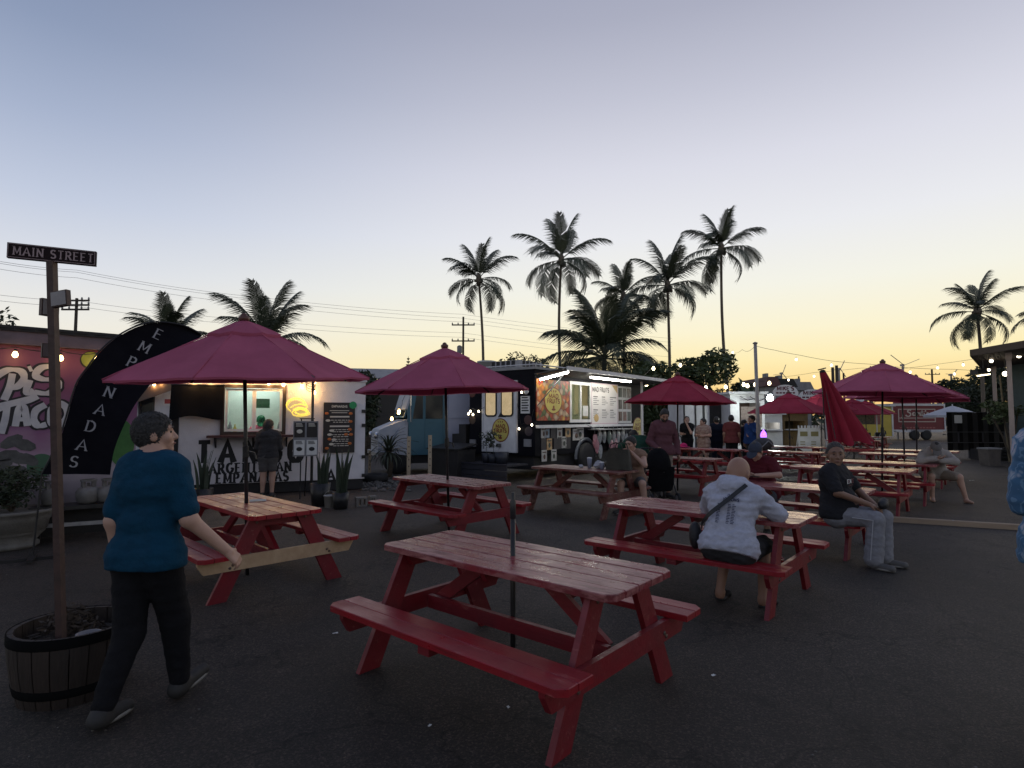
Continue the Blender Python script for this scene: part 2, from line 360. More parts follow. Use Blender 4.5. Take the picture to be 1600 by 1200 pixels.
# ------------------------------------------------------------ people: smooth bodies from distance fields
V3 = lambda *a: np.array(a, dtype=float)
def nrm(v): v = np.asarray(v, float); return v / (np.linalg.norm(v) + 1e-9)
class Field:
    def __init__(s, res, k=.03): s.p = []; s.res = res; s.k = k; s.cuts = []; s.noise = None
    def cap(s, a, b, ra, rb=None, k=None, flat=None):
        s.p.append(('c', V3(*a), V3(*b), ra, ra if rb is None else rb, s.k if k is None else k, flat)); return s
    def ell(s, c, r, M=None, k=None):
        s.p.append(('e', V3(*c), V3(*r), np.eye(3) if M is None else M, 0, s.k if k is None else k, None)); return s
    def mesh(s):
        h = s.res; lo = V3(9, 9, 9); hi = -lo; bb = []
        for t, a, b, c, d, k, fl in s.p:
            if t == 'c': l = np.minimum(a, b) - max(c, d); u = np.maximum(a, b) + max(c, d)
            else: m = np.abs(c.T) @ b if False else np.full(3, b.max()); l = a - m; u = a + m
            bb.append((l - k - h * 2, u + k + h * 2)); lo = np.minimum(lo, l); hi = np.maximum(hi, u)
        lo = lo - h * 3; n = np.ceil((hi + h * 3 - lo) / h).astype(int) + 1
        D = np.full(n, 1.0, np.float32)
        ax = [lo[i] + np.arange(n[i]) * h for i in range(3)]
        for (t, a, b, c, d, k, fl), (l, u) in zip(s.p, bb):
            i0 = np.clip(np.floor((l - lo) / h).astype(int), 0, n); i1 = np.clip(np.ceil((u - lo) / h).astype(int) + 1, 0, n)
            X, Y, Z = np.meshgrid(*[ax[i][i0[i]:i1[i]] for i in range(3)], indexing='ij')
            P = np.stack([X, Y, Z], -1)
            if t == 'c':
                ab = b - a; q = P - a; tt = np.clip((q @ ab) / (ab @ ab + 1e-12), 0, 1)
                e = q - tt[..., None] * ab
                if fl is not None: e = e * np.asarray(fl)
                f = np.linalg.norm(e, axis=-1) - (c + (d - c) * tt)
            else:
                q = (P - a) @ c.T
                k0 = np.linalg.norm(q / b, axis=-1); k1 = np.linalg.norm(q / (b * b), axis=-1)
                f = k0 * (k0 - 1) / np.maximum(k1, 1e-6)
            sl = tuple(slice(i0[i], i1[i]) for i in range(3)); o = D[sl]
            hh = np.clip(.5 + .5 * (o - f) / k, 0, 1)
            D[sl] = f * hh + o * (1 - hh) - k * hh * (1 - hh)
        P = None
        if s.cuts or s.noise:
            X, Y, Z = np.meshgrid(*ax, indexing='ij'); P = np.stack([X, Y, Z], -1)
            if s.noise:
                am, fr = s.noise; r = np.random.RandomState(5)
                for i in range(7):
                    w = r.normal(size=3) * fr * (1 + .5 * i); D += am * .55 / (1 + .3 * i) * np.sin(P @ w + 1.8 * np.sin(P @ (r.normal(size=3) * fr * .45) + r.rand() * 6))
            for cf in s.cuts: D = np.maximum(D, cf(P))
        S = D < 0
        idx = np.full(tuple(n - 1), -1, np.int64); acc = np.zeros(tuple(n - 1) + (3,), np.float32); cnt = np.zeros(tuple(n - 1), np.float32)
        cells = lambda o, e: tuple(slice(o[i], n[i] - 1 + o[i]) for i in range(3))
        for axis in range(3):
            o1, o2 = [i for i in range(3) if i != axis]
            for u in (0, 1):
                for v in (0, 1):
                    o = [0, 0, 0]; o[o1] = u; o[o2] = v; e = list(o); e[axis] = 1
                    d0 = D[cells(o, 0)]; d1 = D[cells(e, 0)]; x = (d0 < 0) != (d1 < 0)
                    t = np.where(x, d0 / np.where(x, d0 - d1, 1), 0)
                    acc[..., o1] += x * u; acc[..., o2] += x * v; acc[..., axis] += t; cnt += x
        on = cnt > 0; idx[on] = np.arange(on.sum())
        I = np.argwhere(on); vs = lo + (I + acc[on] / cnt[on][:, None]) * h
        fs = []
        for axis in range(3):
            o1, o2 = (axis + 1) % 3, (axis + 2) % 3
            a = [slice(1, n[i] - 1) for i in range(3)]; a[axis] = slice(0, n[axis] - 1)
            b = list(a); b[axis] = slice(1, n[axis])
            x = S[tuple(a)] != S[tuple(b)]; flip = S[tuple(a)]
            E_ = np.argwhere(x); off = np.array([0 if i == axis else 1 for i in range(3)]); C0 = E_ + off
            def g(d1, d2):
                c = C0.copy(); c[:, o1] -= d1; c[:, o2] -= d2; return idx[c[:, 0], c[:, 1], c[:, 2]]
            q = np.stack([g(1, 1), g(0, 1), g(0, 0), g(1, 0)], 1)
            fl = flip[x]; q[~fl] = q[~fl][:, ::-1]
            fs.append(q)
        return vs, np.concatenate(fs)
def field_obj(name, fields, m, parent):
    V, Fc, o = [], [], 0
    for f in fields:
        v, q = f.mesh(); V.append(v); Fc.append(q + o); o += len(v)
    V = np.concatenate(V); Fc = np.concatenate(Fc)
    me = bpy.data.meshes.new(name); me.from_pydata(V.tolist(), [], Fc.tolist())
    for x in (m if isinstance(m, list) else [m]): me.materials.append(x)
    me.polygons.foreach_set('use_smooth', [True] * len(Fc)); me.update()
    return link(name, me, parent)

# figures face -y in their own frame; .R is the person's right arm / leg (at -x)
def stand(h=1.72, stride=0, lean=0):
    s = h / 1.75; ly = -math.sin(lean)
    J = dict(pelvis=V3(0, 0, .96), chest=V3(0, .38 * ly, 1.32), neck=V3(0, .50 * ly, 1.49), head=V3(0, .5 * ly - .025, 1.635))
    for k, sx in (('R', -1), ('L', 1)):
        J['sh' + k] = V3(sx * .185, .44 * ly, 1.425); J['el' + k] = V3(sx * .235, .42 * ly + .02, 1.13); J['wr' + k] = V3(sx * .245, .36 * ly - .06, .88)
        J['hip' + k] = V3(sx * .095, 0, .92); st = stride * (1 if k == 'L' else -1)
        J['kn' + k] = V3(sx * .10, -.02 - st * .22, .50); J['an' + k] = V3(sx * .10, .03 - st * .42, .085 + (.06 if st < 0 else 0)); J['toe' + k] = J['an' + k] + V3(sx * .02, -.16, -.05 - (.05 if st < 0 else 0))
    return {k: v * s for k, v in J.items()}
def sit(lean=.2, knee=.14, shin=0, seat=.45):
    z = seat + .10
    J = dict(pelvis=V3(0, 0, z)); up = V3(0, -math.sin(lean), math.cos(lean))
    J['chest'] = J['pelvis'] + up * .36; J['neck'] = J['pelvis'] + up * .52 + V3(0, -.01, 0); J['head'] = J['neck'] + nrm(up + V3(0, -.25, 0)) * .145
    for k, sx in (('R', -1), ('L', 1)):
        J['sh' + k] = J['pelvis'] + up * .46 + V3(sx * .19, 0, 0); J['el' + k] = J['sh' + k] + V3(sx * .05, -.06, -.27); J['wr' + k] = J['el' + k] + V3(-sx * .10, -.22, -.02)
        J['hip' + k] = V3(sx * .10, -.02, z - .02); J['kn' + k] = V3(sx * knee, -.44, z - .03); J['an' + k] = V3(sx * knee, -.44 - shin, .085); J['toe' + k] = J['an' + k] + V3(sx * .03, -.16, -.045)
    return J
SKIN = mat('skin_tan', (.30, .16, .105), (.34, .19, .13), 9, .55)
SKIN_P = mat('skin_light', (.42, .25, .18), (.46, .28, .21), 9, .55)
SKIN_B = mat('skin_brown', (.20, .105, .065), (.24, .13, .085), 9, .55)
HAIR = mat('dark_hair', (.012, .010, .009), (.03, .026, .022), 60, .6, bump=.8, bscale=90)
HAIR_G = mat('greying_hair', (.016, .015, .015), (.05, .047, .045), 55, .65, bump=1, bscale=70)
EYE = mat('eye', (.02, .015, .012), rough=.2); LIP = mat('lips', (.20, .07, .06), rough=.5)
def cloth(name, c, c2=None, **k): return mat(name, c, c2 or tuple(v * .8 for v in c), k.pop('scale', 14), .9, bump=.25, bscale=k.pop('bscale', 60), spec=.2, **k)

def hand(J, k, res, curl=.5, spread=None, palm=None, ang=None):
    """palm, four unequal bent fingers and a thumb, as one fine field"""
    w = J['wr' + k]; e = J['el' + k]; d = nrm(w - e) if ang is None else nrm(ang)
    sx = -1 if k == 'R' else 1
    pn = nrm(palm) if palm is not None else nrm(np.cross(d, V3(0, 1, 0)) * -sx + V3(-sx * .8, 0, 0))
    pn = nrm(pn - d * (pn @ d)); sd = np.cross(d, pn)                # sd: across the knuckles
    if sd @ V3(0, -1, .2) < 0: sd = -sd                               # thumb side
    f = Field(res, .008)
    f.cap(w - d * .03, w + d * .02, .027, .027)
    for t in (-.028, -.009, .010, .028): f.cap(w + d * .015 + sd * t * .5, w + d * .078 + sd * t, .016, .014)
    ln = {-.028: .058, -.009: .072, .010: .078, .028: .070}
    for t, l in ln.items():
        p = w + d * .08 + sd * t; a = 0
        for i, fr in enumerate((.45, .32, .23)):
            a += curl * (.5, .8, .6)[i]; q = p + (d * math.cos(a) + pn * math.sin(a)) * l * fr
            f.cap(p, q, .0095 - .0012 * i, .0085 - .0012 * i, k=.005); p = q
    p = w + d * .025 + sd * .026; q = p + nrm(d * .55 + sd * .75 + pn * .35) * .042; r = q + nrm(d * .85 + sd * .15 + pn * .5) * .032
    f.cap(p, q, .015, .011, k=.01); f.cap(q, r, .011, .008, k=.005)
    return f
def hair_strands(R_, c, r, f, u, M, hs, spec, hm, hair):
    n, L_, curl, comb = spec; g = random.Random(3); mb = MB(); nn = nrm(nrm(f) * .82 - nrm(u) * .57); lim = .026 if hair == 'curly' else .002
    rad = np.array([.086, .106, .112]) if hair == 'curly' else np.array([.081, .101, .106]) * hs; o = c + u * .026 - f * .014
    while n > 0:
        d = nrm([g.gauss(0, 1), g.gauss(0, 1), g.gauss(0, 1)]); p = o + (M.T @ (d * rad))
        if (p - c) @ nn > lim + g.uniform(-.008, .006) or (p - c) @ nrm(u) < -.048 - .3 * max(0, (p - c) @ -nrm(f)): continue
        n -= 1; N_ = nrm(M.T @ (d / rad)); t = nrm(comb[0] * nrm(f) + comb[1] * nrm(u) + curl * np.array([g.gauss(0, 1), g.gauss(0, 1), g.gauss(0, 1)])); t = nrm(t - N_ * (t @ N_)); s = np.cross(N_, t) * g.uniform(.0025, .005); l = L_ * g.uniform(.6, 1.2)
        a = p - N_ * .006; b = a + t * l * .5 + N_ * l * (.12 + .45 * curl) * g.uniform(.5, 1.2); e = b + t * l * .5 - N_ * l * .12 * (1 - curl)
        mb.add([a - s, a + s, b + s, b - s, e], [(0, 1, 2, 3), (3, 2, 4)])
    tag(mb.build('hair_strands', hm, R_), kind='stuff')
def lerp(a, b, t): return a + (b - a) * t

def person(label, loc, yaw, J, top, bottom, shoes=None, skin=None, hair='short', hairmat=None, face=(0, -1, 0), tilt=(0, 0, 1), fat=1.0, res=.014,
           sleeve=.55, hem=-.05, leg=1.0, loose=.018, curl=.5, hood=False, noise=.004, group=None, cap=None, beard=False, neckcut=True, palms=None, hands_dir=None, hres=None, flare=1.0, seated=False, hs=1.05, strands=None, shw=1.0):
    skin = skin or SKIN
    for k in ('shR', 'shL'): J[k] = J[k] * V3(shw, 1, 1)
    R_ = thing('person', loc, yaw, label, 'person', group)
    f = nrm(face); r = nrm(np.cross(f, V3(*tilt))); u = np.cross(r, f); c = J['head']; M = np.stack([r, f, u]); r = r * hs; f = f * hs; u = u * hs; hq = lambda *a: tuple(x * hs for x in a)
    S = {k: J['pelvis'] if k == 'pelvis' else v for k, v in J.items()}
    spine = nrm(J['neck'] - J['pelvis'])
    side = nrm(J['shL'] - J['shR'])
    def torso(F, g):
        hl, hr = J['hipL'], J['hipR']
        F.cap(hl + spine * .02, hr + spine * .02, .105 * fat + g, k=.06)
        mid = lerp(J['pelvis'], J['chest'], .45)
        F.cap(mid - side * .06, mid + side * .06, .105 * fat + g, k=.08)
        if fat > 1.12: F.ell(mid + nrm(np.cross(side, spine)) * .0 + V3(0, -.07, -.02), (.15 * fat, .15 * fat - .03, .15), k=.08)
        F.cap(J['chest'] - side * .075, J['chest'] + side * .075, .112 * (.5 + .5 * fat) + g, k=.07)
        F.cap(lerp(J['shR'], J['neck'], .15), lerp(J['shL'], J['neck'], .15), .066 + g, k=.06)
        F.cap(lerp(J['shR'], J['neck'], .5), lerp(J['shL'], J['neck'], .5) , .062 + g, k=.05)
    def arm(F, k, g, t):
        s_, e, w = J['sh' + k], J['el' + k], J['wr' + k]
        if t <= 1: F.cap(s_, lerp(s_, e, t), .056 * (.6 + .4 * fat) + g, lerp(.056, .044, t) + g, k=.03)
        else:
            F.cap(s_, e, .056 * (.6 + .4 * fat) + g, .044 + g, k=.03); F.cap(e, lerp(e, w, t - 1), .043 + g, lerp(.043, .030, t - 1) + g, k=.03)
    def legs(F, k, g, t, fl=1.0):
        h_, n_, a = J['hip' + k], J['kn' + k], J['an' + k]
        if t <= 1: F.cap(h_, lerp(h_, n_, t), .088 * (.6 + .4 * fat) + g, lerp(.085, .06, t) + g, k=.04)
        else:
            F.cap(h_, n_, .088 * (.6 + .4 * fat) + g, .060 + g, k=.04)
            F.cap(n_, lerp(n_, a, t - 1), .060 + g, lerp(.058, .037, t - 1) * fl + g, k=.03)
    # --- body
    B = Field(res, .03)
    B.ell(c + u * .022 - f * .012, hq(.077, .096, .102), M); B.ell(c - u * .05 + f * .022, hq(.056, .066, .062), M)
    B.cap(lerp(J['neck'], c, -.1), c - u * .06 - f * .02, .056, .053)
    torso(B, 0)
    for k in 'RL': arm(B, k, 0, 2.0); legs(B, k, 0, 2.0)
    for k in 'RL':
        n_, a = J['kn' + k], J['an' + k]; bk = nrm(np.cross(a - n_, np.cross(J['toe' + k] - a, a - n_)) )
        if bk @ (J['toe' + k] - a) > 0: bk = -bk
        B.ell(lerp(n_, a, .3) + bk * .018, (.048, .048, .10), np.stack([nrm(np.cross(nrm(a - n_), bk)), bk, nrm(a - n_)]))
        if shoes is None: B.cap(a - V3(0, 0, .03), J['toe' + k], .038, .026); B.cap(a - V3(0, 0, .04), a - V3(0, 0, .05), .034)
    H = Field(min(res, .007), .012)                                    # face on a finer grid
    H.ell(c + u * .022 - f * .012, hq(.078, .097, .103), M); H.ell(c - u * .05 + f * .022, hq(.057, .067, .063), M, k=.03)
    H.ell(c + f * .066 + u * .034, (.052, .024, .016), M, k=.02)
    for sg in (-1, 1):
        H.ell(c + r * sg * .040 + f * .058 - u * .022, (.026, .022, .026), M, k=.02)
        H.ell(c + r * sg * .079 - f * .012 - u * .004, (.011, .024, .034), M, k=.006)
    H.cap(c + f * .086 + u * .014, c + f * .106 - u * .026, .009, .0145, k=.014); H.cap(c + f * .088 - u * .03 - r * .012, c + f * .088 - u * .03 + r * .012, .009, k=.01)
    H.ell(c + f * .083 - u * .060, (.026, .012, .014), M, k=.01); H.ell(c + f * .072 - u * .096, (.022, .018, .016), M, k=.02)
    fields = [B, H]
    for k in 'RL':
        pl = (palms or {}).get(k); hd = (hands_dir or {}).get(k)
        fields.append(hand(J, k, hres or min(res, .0065) if res < .018 else .009, curl, palm=pl, ang=hd))
    field_obj('body', fields, skin, R_)
    mb = MB()
    for sg in (-1, 1): mb.ball(c + r * sg * .031 + f * .0765 + u * .010, .0095, 8, 6)
    mb.build('eyes', EYE, R_, True)
    mb = MB(); mb.tube([c + f * .092 - u * .0615 - r * .022, c + f * .099 - u * .060, c + f * .092 - u * .0615 + r * .022], [.003, .0055, .003], 6); mb.build('lips', LIP, R_, True)
    hm = hairmat or HAIR
    # --- hair
    if hair != 'bald':
        mb = MB()
        for sg in (-1, 1): mb.tube([c + r * sg * .045 + f * .088 + u * .034, c + r * sg * .030 + f * .094 + u * .040, c + r * sg * .017 + f * .094 + u * .036], [.003, .005, .004], 5)
        mb.build('eyebrows', hm, R_, True)
        G = Field(.011 if res < .018 else .016, .03); o = {'short': .010, 'curly': .010, 'long': .014, 'thin': .004}[hair]
        G.ell(c + u * .026 - f * .014, hq(.078 + o, .098 + o, .103 + o), M)
        nn = nrm(f * .82 - u * .57)
        lim = {'curly': .022, 'thin': -.002}.get(hair, .018)
        G.cuts.append(lambda P: ((P - c) @ nn) - lim)
        G.cuts.append(lambda P: -((P - c) @ u) - {'long': .2, 'curly': .045}.get(hair, .075) - .3 * np.maximum(0, -((P - c) @ f)))
        if hair == 'curly': G.noise = (.003, 60)
        if hair == 'long':
            G.cap(c - f * .075, c - f * .10 - u * .14, .07, .06, k=.04); G.cap(c - f * .10 - u * .14, c - f * .13 - u * .40, .055, .03, k=.04); G.noise = (.003, 70)
        field_obj('hair', [G], hm, R_)
    if strands: hair_strands(R_, c, r, f, u, M, hs, strands, hm, hair)
    if beard:
        G = Field(.011, .02); G.ell(c - u * .058 + f * .028, hq(.063, .072, .066), M); b0 = nrm(-u * .85 + f * .3)
        G.cuts.append(lambda P: -((P - c) @ b0) + .042); G.noise = (.002, 90)
        field_obj('beard', [G], hm, R_)
    if cap:
        G = Field(.009, .02); G.ell(c + u * .04 - f * .012, hq(.088, .108, .098), M); G.cuts.append(lambda P: -((P - c) @ u) + .035)
        G2 = Field(.007, .01); cc = c + u * .045 + f * .11
        G2.ell(cc, (.075, .085, .012), np.stack([nrm(r), nrm(f - u * .18), nrm(u + f * .18)]))
        field_obj('cap', [G, G2], cap, R_)
    # --- garments
    if top is not None:
        T = Field(res, .03); torso(T, .016 + loose * .3); T.noise = (noise, 26)
        for k in 'RL': arm(T, k, .012 + loose * .55, sleeve)
        hp = J['pelvis'] + spine * hem
        if seated: T.cap(J['pelvis'] - side * .085, J['pelvis'] + side * .085, .112 * fat + .022, k=.06)
        if seated: T.cuts.append(lambda P: -((P - hp) @ spine))
        else: T.cuts.append(lambda P: hp[2] - P[..., 2])
        if hem < -.06 and not seated:
            T.cap(J['hipL'] + V3(0, 0, hem + .02), J['hipR'] + V3(0, 0, hem + .02), .118 * fat + .02, k=.06); T.cap(J['hipL'], J['hipR'], .115 * fat + .02, k=.06)
        if hood:
            T.cap(J['neck'] - f * .06 + spine * .02 - side * .07, J['neck'] - f * .06 + spine * .02 + side * .07, .055, k=.04)
            T.cap(J['neck'] - f * .10 - spine * .04 - side * .05, J['neck'] - f * .10 - spine * .04 + side * .05, .06, k=.05)
        if neckcut:
            nb = lerp(J['neck'], c, .18)
            T.cuts.append(lambda P: .058 - np.linalg.norm(np.cross(P - nb, spine), axis=-1) - np.maximum(0, -((P - nb) @ spine) - .05) * 3 if not hood else np.full(P.shape[:-1], -1.0))
        field_obj('hoodie' if hood else 'shirt', [T], top, R_)
    if bottom is not None:
        Q = Field(res, .03); Q.noise = (noise * .9, 24)
        Q.cap(J['hipL'], J['hipR'], .106 * fat + .012, k=.05); wq = .04 if seated else .15; Q.cap(lerp(J['pelvis'], J['chest'], wq) - side * .05, lerp(J['pelvis'], J['chest'], wq) + side * .05, (.098 if seated else .104) * fat + .010, k=.05)
        for k in 'RL':
            legs(Q, k, .010 + loose * .5, leg, flare)
        field_obj('trousers' if leg > 1.5 else 'shorts', [Q], bottom, R_)
    if shoes is not None:
        for k in 'RL':
            a, t = J['an' + k], J['toe' + k]; d = nrm((t - a) * V3(1, 1, 0)); z0 = min(t[2], a[2] - .05) - .015
            G = Field(.008 if res < .018 else .014, .02)
            G.cap(a - V3(0, 0, .035) - d * .03, t + d * .03, .046, .036, k=.03); G.cap(a, a - V3(0, 0, .04), .046, k=.03)
            o = field_obj('shoe', [G], shoes[0], R_)
            mb = MB(); pr = np.array([-d[1], d[0], 0]); slope = (t[2] - a[2] + .05) 
            pts = []
            for i in range(16):
                an = 2 * math.pi * i / 16; ctr = lerp(a, t, .5) + d * .005
                pts.append(ctr * V3(1, 1, 0) + d * math.cos(an) * .142 + pr * math.sin(an) * (.040 + .008 * math.cos(an)) + V3(0, 0, a[2] - .075 + slope * (.5 + .5 * math.cos(an))))
            mb.add([tuple(p) for p in pts] + [tuple(p + V3(0, 0, .020)) for p in pts], [tuple(range(16))[::-1], tuple(range(16, 32))] + [(i, (i + 1) % 16, 16 + (i + 1) % 16, 16 + i) for i in range(16)])
            mb.build('sole', shoes[1], o, True)
    return R_
# ------------------------------------------------------------ ground
def asphalt():
    m, N, L, b = nodes_of('asphalt')
    tc = N.new('ShaderNodeTexCoord')
    def noise(s, d=5, r=.6):
        n = N.new('ShaderNodeTexNoise'); n.inputs['Scale'].default_value = s; n.inputs['Detail'].default_value = d; n.inputs['Roughness'].default_value = r
        L.new(tc.outputs['Object'], n.inputs['Vector']); return n.outputs[0]
    def ramp(src, p0, p1, c0, c1):
        r = N.new('ShaderNodeValToRGB'); e = r.color_ramp.elements; e[0].position = p0; e[1].position = p1; e[0].color = (*c0, 1); e[1].color = (*c1, 1)
        L.new(src, r.inputs[0]); return r.outputs[0]
    def mul(a, c, f=1):
        x = N.new('ShaderNodeMix'); x.data_type = 'RGBA'; x.blend_type = 'MULTIPLY'; x.inputs[0].default_value = f
        L.new(a, x.inputs[6]); L.new(c, x.inputs[7]); return x.outputs[2]
    c = ramp(noise(.55, 6, .65), .3, .7, (.026, .0212, .0185), (.056, .047, .041))
    c = mul(c, ramp(noise(70, 3, .7), .3, .72, (.40, .40, .40), (1.75, 1.7, 1.65)))
    c = mul(c, ramp(noise(240, 2, .6), .35, .7, (.6, .6, .6), (1.5, 1.5, 1.5)))
    v = N.new('ShaderNodeTexVoronoi'); v.feature = 'DISTANCE_TO_EDGE'; v.inputs['Scale'].default_value = .8
    wv = N.new('ShaderNodeVectorMath'); wv.operation = 'ADD'; nz = N.new('ShaderNodeTexNoise'); nz.inputs['Scale'].default_value = 2.2; nz.inputs['Detail'].default_value = 5
    L.new(tc.outputs['Object'], nz.inputs['Vector']); L.new(tc.outputs['Object'], wv.inputs[0]); L.new(nz.outputs['Color'], wv.inputs[1]); L.new(wv.outputs[0], v.inputs['Vector'])
    c = mul(c, ramp(v.outputs[0], .0, .014, (.22, .22, .22), (1, 1, 1)))
    c = mul(c, ramp(noise(1.7, 4, .7), .30, .44, (.55, .55, .56), (1, 1, 1)))
    c = mul(c, ramp(noise(.23, 3, .5), .38, .62, (.72, .71, .72), (1.18, 1.17, 1.15)))
    c = mul(c, ramp(noise(4.5, 3, .6), .60, .74, (1, 1, 1), (1.5, 1.46, 1.4)))
    v2 = N.new('ShaderNodeTexVoronoi'); v2.inputs['Scale'].default_value = 95; L.new(tc.outputs['Object'], v2.inputs['Vector']); sc2 = N.new('ShaderNodeSeparateColor'); L.new(v2.outputs['Color'], sc2.inputs[0])
    c = mul(c, ramp(sc2.outputs[0], .55, 1.0, (.78, .78, .78), (2.3, 2.2, 2.1)))
    c = mul(c, ramp(noise(.9, 5, .75), .60, .70, (1, 1, 1), (.45, .45, .46)))
    L.new(c, b.inputs['Base Color']); b.inputs['Roughness'].default_value = .68; b.inputs['Specular IOR Level'].default_value = .42
    bp = N.new('ShaderNodeBump'); bp.inputs['Strength'].default_value = 1.0; bp.inputs['Distance'].default_value = .02
    L.new(noise(110, 4, .75), bp.inputs['Height']); L.new(bp.outputs[0], b.inputs['Normal'])
    return m
mb = MB(); mb.add([(-900, -120, 0), (900, -120, 0), (900, 1800, 0), (-900, 1800, 0)], [(0, 1, 2, 3)])
tag(mb.build('ground', asphalt()), 'dark cracked asphalt of the food truck lot', kind='structure')

# ------------------------------------------------------------ picnic tables
TL, TW, SO, SZ = 1.88, .352, .649, .433
BOLT = [None]
def build_table(label, x, y, rz, board=None, near=False):
    T = thing('picnic_table', (x, y, 0), rz, label, 'picnic table', 'red picnic tables on the lot')
    hl = TL / 2; g = .007; pw = (2 * TW - 4 * g) / 5; ch = .045
    def plank(y0, y1, z0, z1, c0, c1, name='tabletop_plank', m=RED_TOP):
        p = [(-hl, y0 + (ch if c0 else 0)), (-hl + (ch if c0 else 0), y0), (hl - (ch if c0 else 0), y0), (hl, y0 + (ch if c0 else 0)),
             (hl, y1 - (ch if c1 else 0)), (hl - (ch if c1 else 0), y1), (-hl + (ch if c1 else 0), y1), (-hl, y1 - (ch if c1 else 0))]
        q = []
        for a in p:
            if not q or (abs(a[0] - q[-1][0]) + abs(a[1] - q[-1][1])) > 1e-6: q.append(a)
        if abs(q[0][0] - q[-1][0]) + abs(q[0][1] - q[-1][1]) < 1e-6: q.pop()
        jit = RND.uniform(-.002, .002); m = RED_SEAT if name == 'seat_plank' else m
        mb = MB(); mb.prism(q, z0 + jit, z1 + jit, 'z', inset=.004); mb.build(name, m, T)
    for i in range(5): plank(-TW + i * (pw + g), -TW + i * (pw + g) + pw, .712, .75, i == 0, i == 4)
    for s in (-1, 1):
        a, b = SO - .124, SO + .124
        lo, hi = (a, b) if s > 0 else (-b, -a); md = (lo + hi) / 2
        plank(lo, md - .003, SZ - .038, SZ, s < 0, s > 0 and False, 'seat_plank'); plank(md + .003, hi, SZ - .038, SZ, False, s > 0, 'seat_plank')
    for e in (-1, 1):
        x0, x1 = sorted((e * .745, e * .783))
        for s in (-1, 1):
            mb = MB(); mb.prism([(s * .145, .711), (s * .295, .711), (s * .650, 0), (s * .488, 0)], x0, x1, 'x'); mb.build('leg', RED_WOOD, T)
        o0, o1 = sorted((e * .785, e * .823))
        i0, i1 = sorted((e * .705, e * .743))
        mb = MB(); w = SO + .10
        mb.prism([(-w, SZ - .075), (-w + .05, SZ - .16), (w - .05, SZ - .16), (w, SZ - .075), (w, SZ - .04), (-w, SZ - .04)], o0, o1, 'x')
        if board and e == 1: tag(mb.build('cross_beam', PLY, T), board)
        else: mb.build('cross_beam', RED_WOOD, T)
        mb = MB(); mb.prism([(-.30, .711), (-.25, .622), (.25, .622), (.30, .711)], i0, i1, 'x'); mb.build('top_cleat', RED_WOOD, T)
        mb = MB(); mb.beam((e * .70, 0, .335), (e * .24, 0, .66), .038, .085); mb.build('brace', RED_WOOD, T)
        if near:
            for s in (-1, 1):
                for yy, zz in ((.235, .67), (.455, .325), (.48, .30)):
                    if BOLT[0] is None:
                        q = MB(); q.lathe([(.013, 0), (.013, .004), (.007, .008)], 9); o = q.build('bolt', mat('dull_bolt', (.10, .09, .085), (.2, .12, .08), 30, .5, metal=.6), T); BOLT[0] = o.data
                    else: o = link('bolt', BOLT[0], T)
                    o.location = (e * (.8235 if zz < .6 else .7835), s * yy, zz); o.rotation_euler = (0, e * math.pi / 2, 0)
    mb = MB(); mb.box(-.742, .742, -.075, -.037, .285, .375); mb.build('stretcher', RED_WOOD, T)
    mb = MB(); mb.prism([(-.31, .711), (-.27, .64), (.27, .64), (.31, .711)], -.02, .018, 'x'); mb.build('top_cleat', RED_WOOD, T)
    for s in (-1, 1):
        mb = MB(); mb.box(-.045, .045, s * SO - .115, s * SO + .115, SZ - .085, SZ - .039); mb.build('seat_cleat', RED_WOOD, T)
    return T
TAB = {'F': (.011, 3.8345, -.7067), 'A': (-2.7716, 6.1996, -.7746), 'B': (-.9079, 8.4846, -.7537), 'C': (1.9047, 5.8084, -.7103), 'D': (3.68, 7.78, -.72),
       'E': (1.27, 10.43, -.72), 'H': (6.05, 10.47, -.72), 'I': (7.5, 11.9, -.72), 'J': (9.76, 14.55, -.70), 'K': (11.2, 16.2, -.71), 'N': (3.75, 13.3, -.70),
       'O': (5.75, 17.0, -.72), 'L': (7.3, 15.7, -.70), 'M': (8.75, 18.4, -.72), 'P': (13.8, 23.6, -.7), 'Q': (17.0, 28.0, -.7)}
TLAB = {'F': 'large empty red picnic table nearest the camera with bare umbrella stub through its top',
 'A': 'red picnic table with a bare plywood cross board, behind the man in the blue shirt', 'B': 'empty red picnic table under the middle maroon umbrella before the black truck',
 'C': 'red picnic table where the bald man in the grey hoodie sits', 'D': 'red picnic table shared by the man in maroon and the woman in black',
 'E': 'brown weathered picnic table with takeaway cups and an olive bag on it', 'H': 'red picnic table holding the half closed red umbrella',
 'I': 'red picnic table the hunched man in the pale hoodie leans on', 'J': 'red picnic table directly behind the hunched man in the pale hoodie',
 'K': 'farthest red picnic table of the row by the black fence', 'N': 'red picnic table behind the stroller under a maroon umbrella',
 'O': 'red picnic table with a pink hat on it in front of the queue', 'L': 'red picnic table with a dark backpack on it, beside the white pole',
 'M': 'red picnic table under the red umbrella just right of the white pole', 'P': 'small distant red picnic table before the yellow stall', 'Q': 'smallest distant red picnic table near the red trailer'}
TOBJ = {}
proto = build_table(TLAB['B'], *TAB['B']); TOBJ['B'] = proto
for k, (x, y, a) in TAB.items():
    if k == 'B': continue
    if k in 'FAC': t = build_table(TLAB[k], x, y, a, 'unpainted tan plywood board' if k == 'A' else None, True)
    else:
        t = copy_tree(proto); t.location = (x, y, 0); t.rotation_euler = (0, 0, a); t['label'] = TLAB[k]
    if k == 'E':
        for ch in t.children: repaint(ch, OLD_WOOD)
    if k == 'A':
        for ch in t.children:
            if ch.name.startswith('tabletop'): repaint(ch, RED_SEAT)
    TOBJ[k] = t
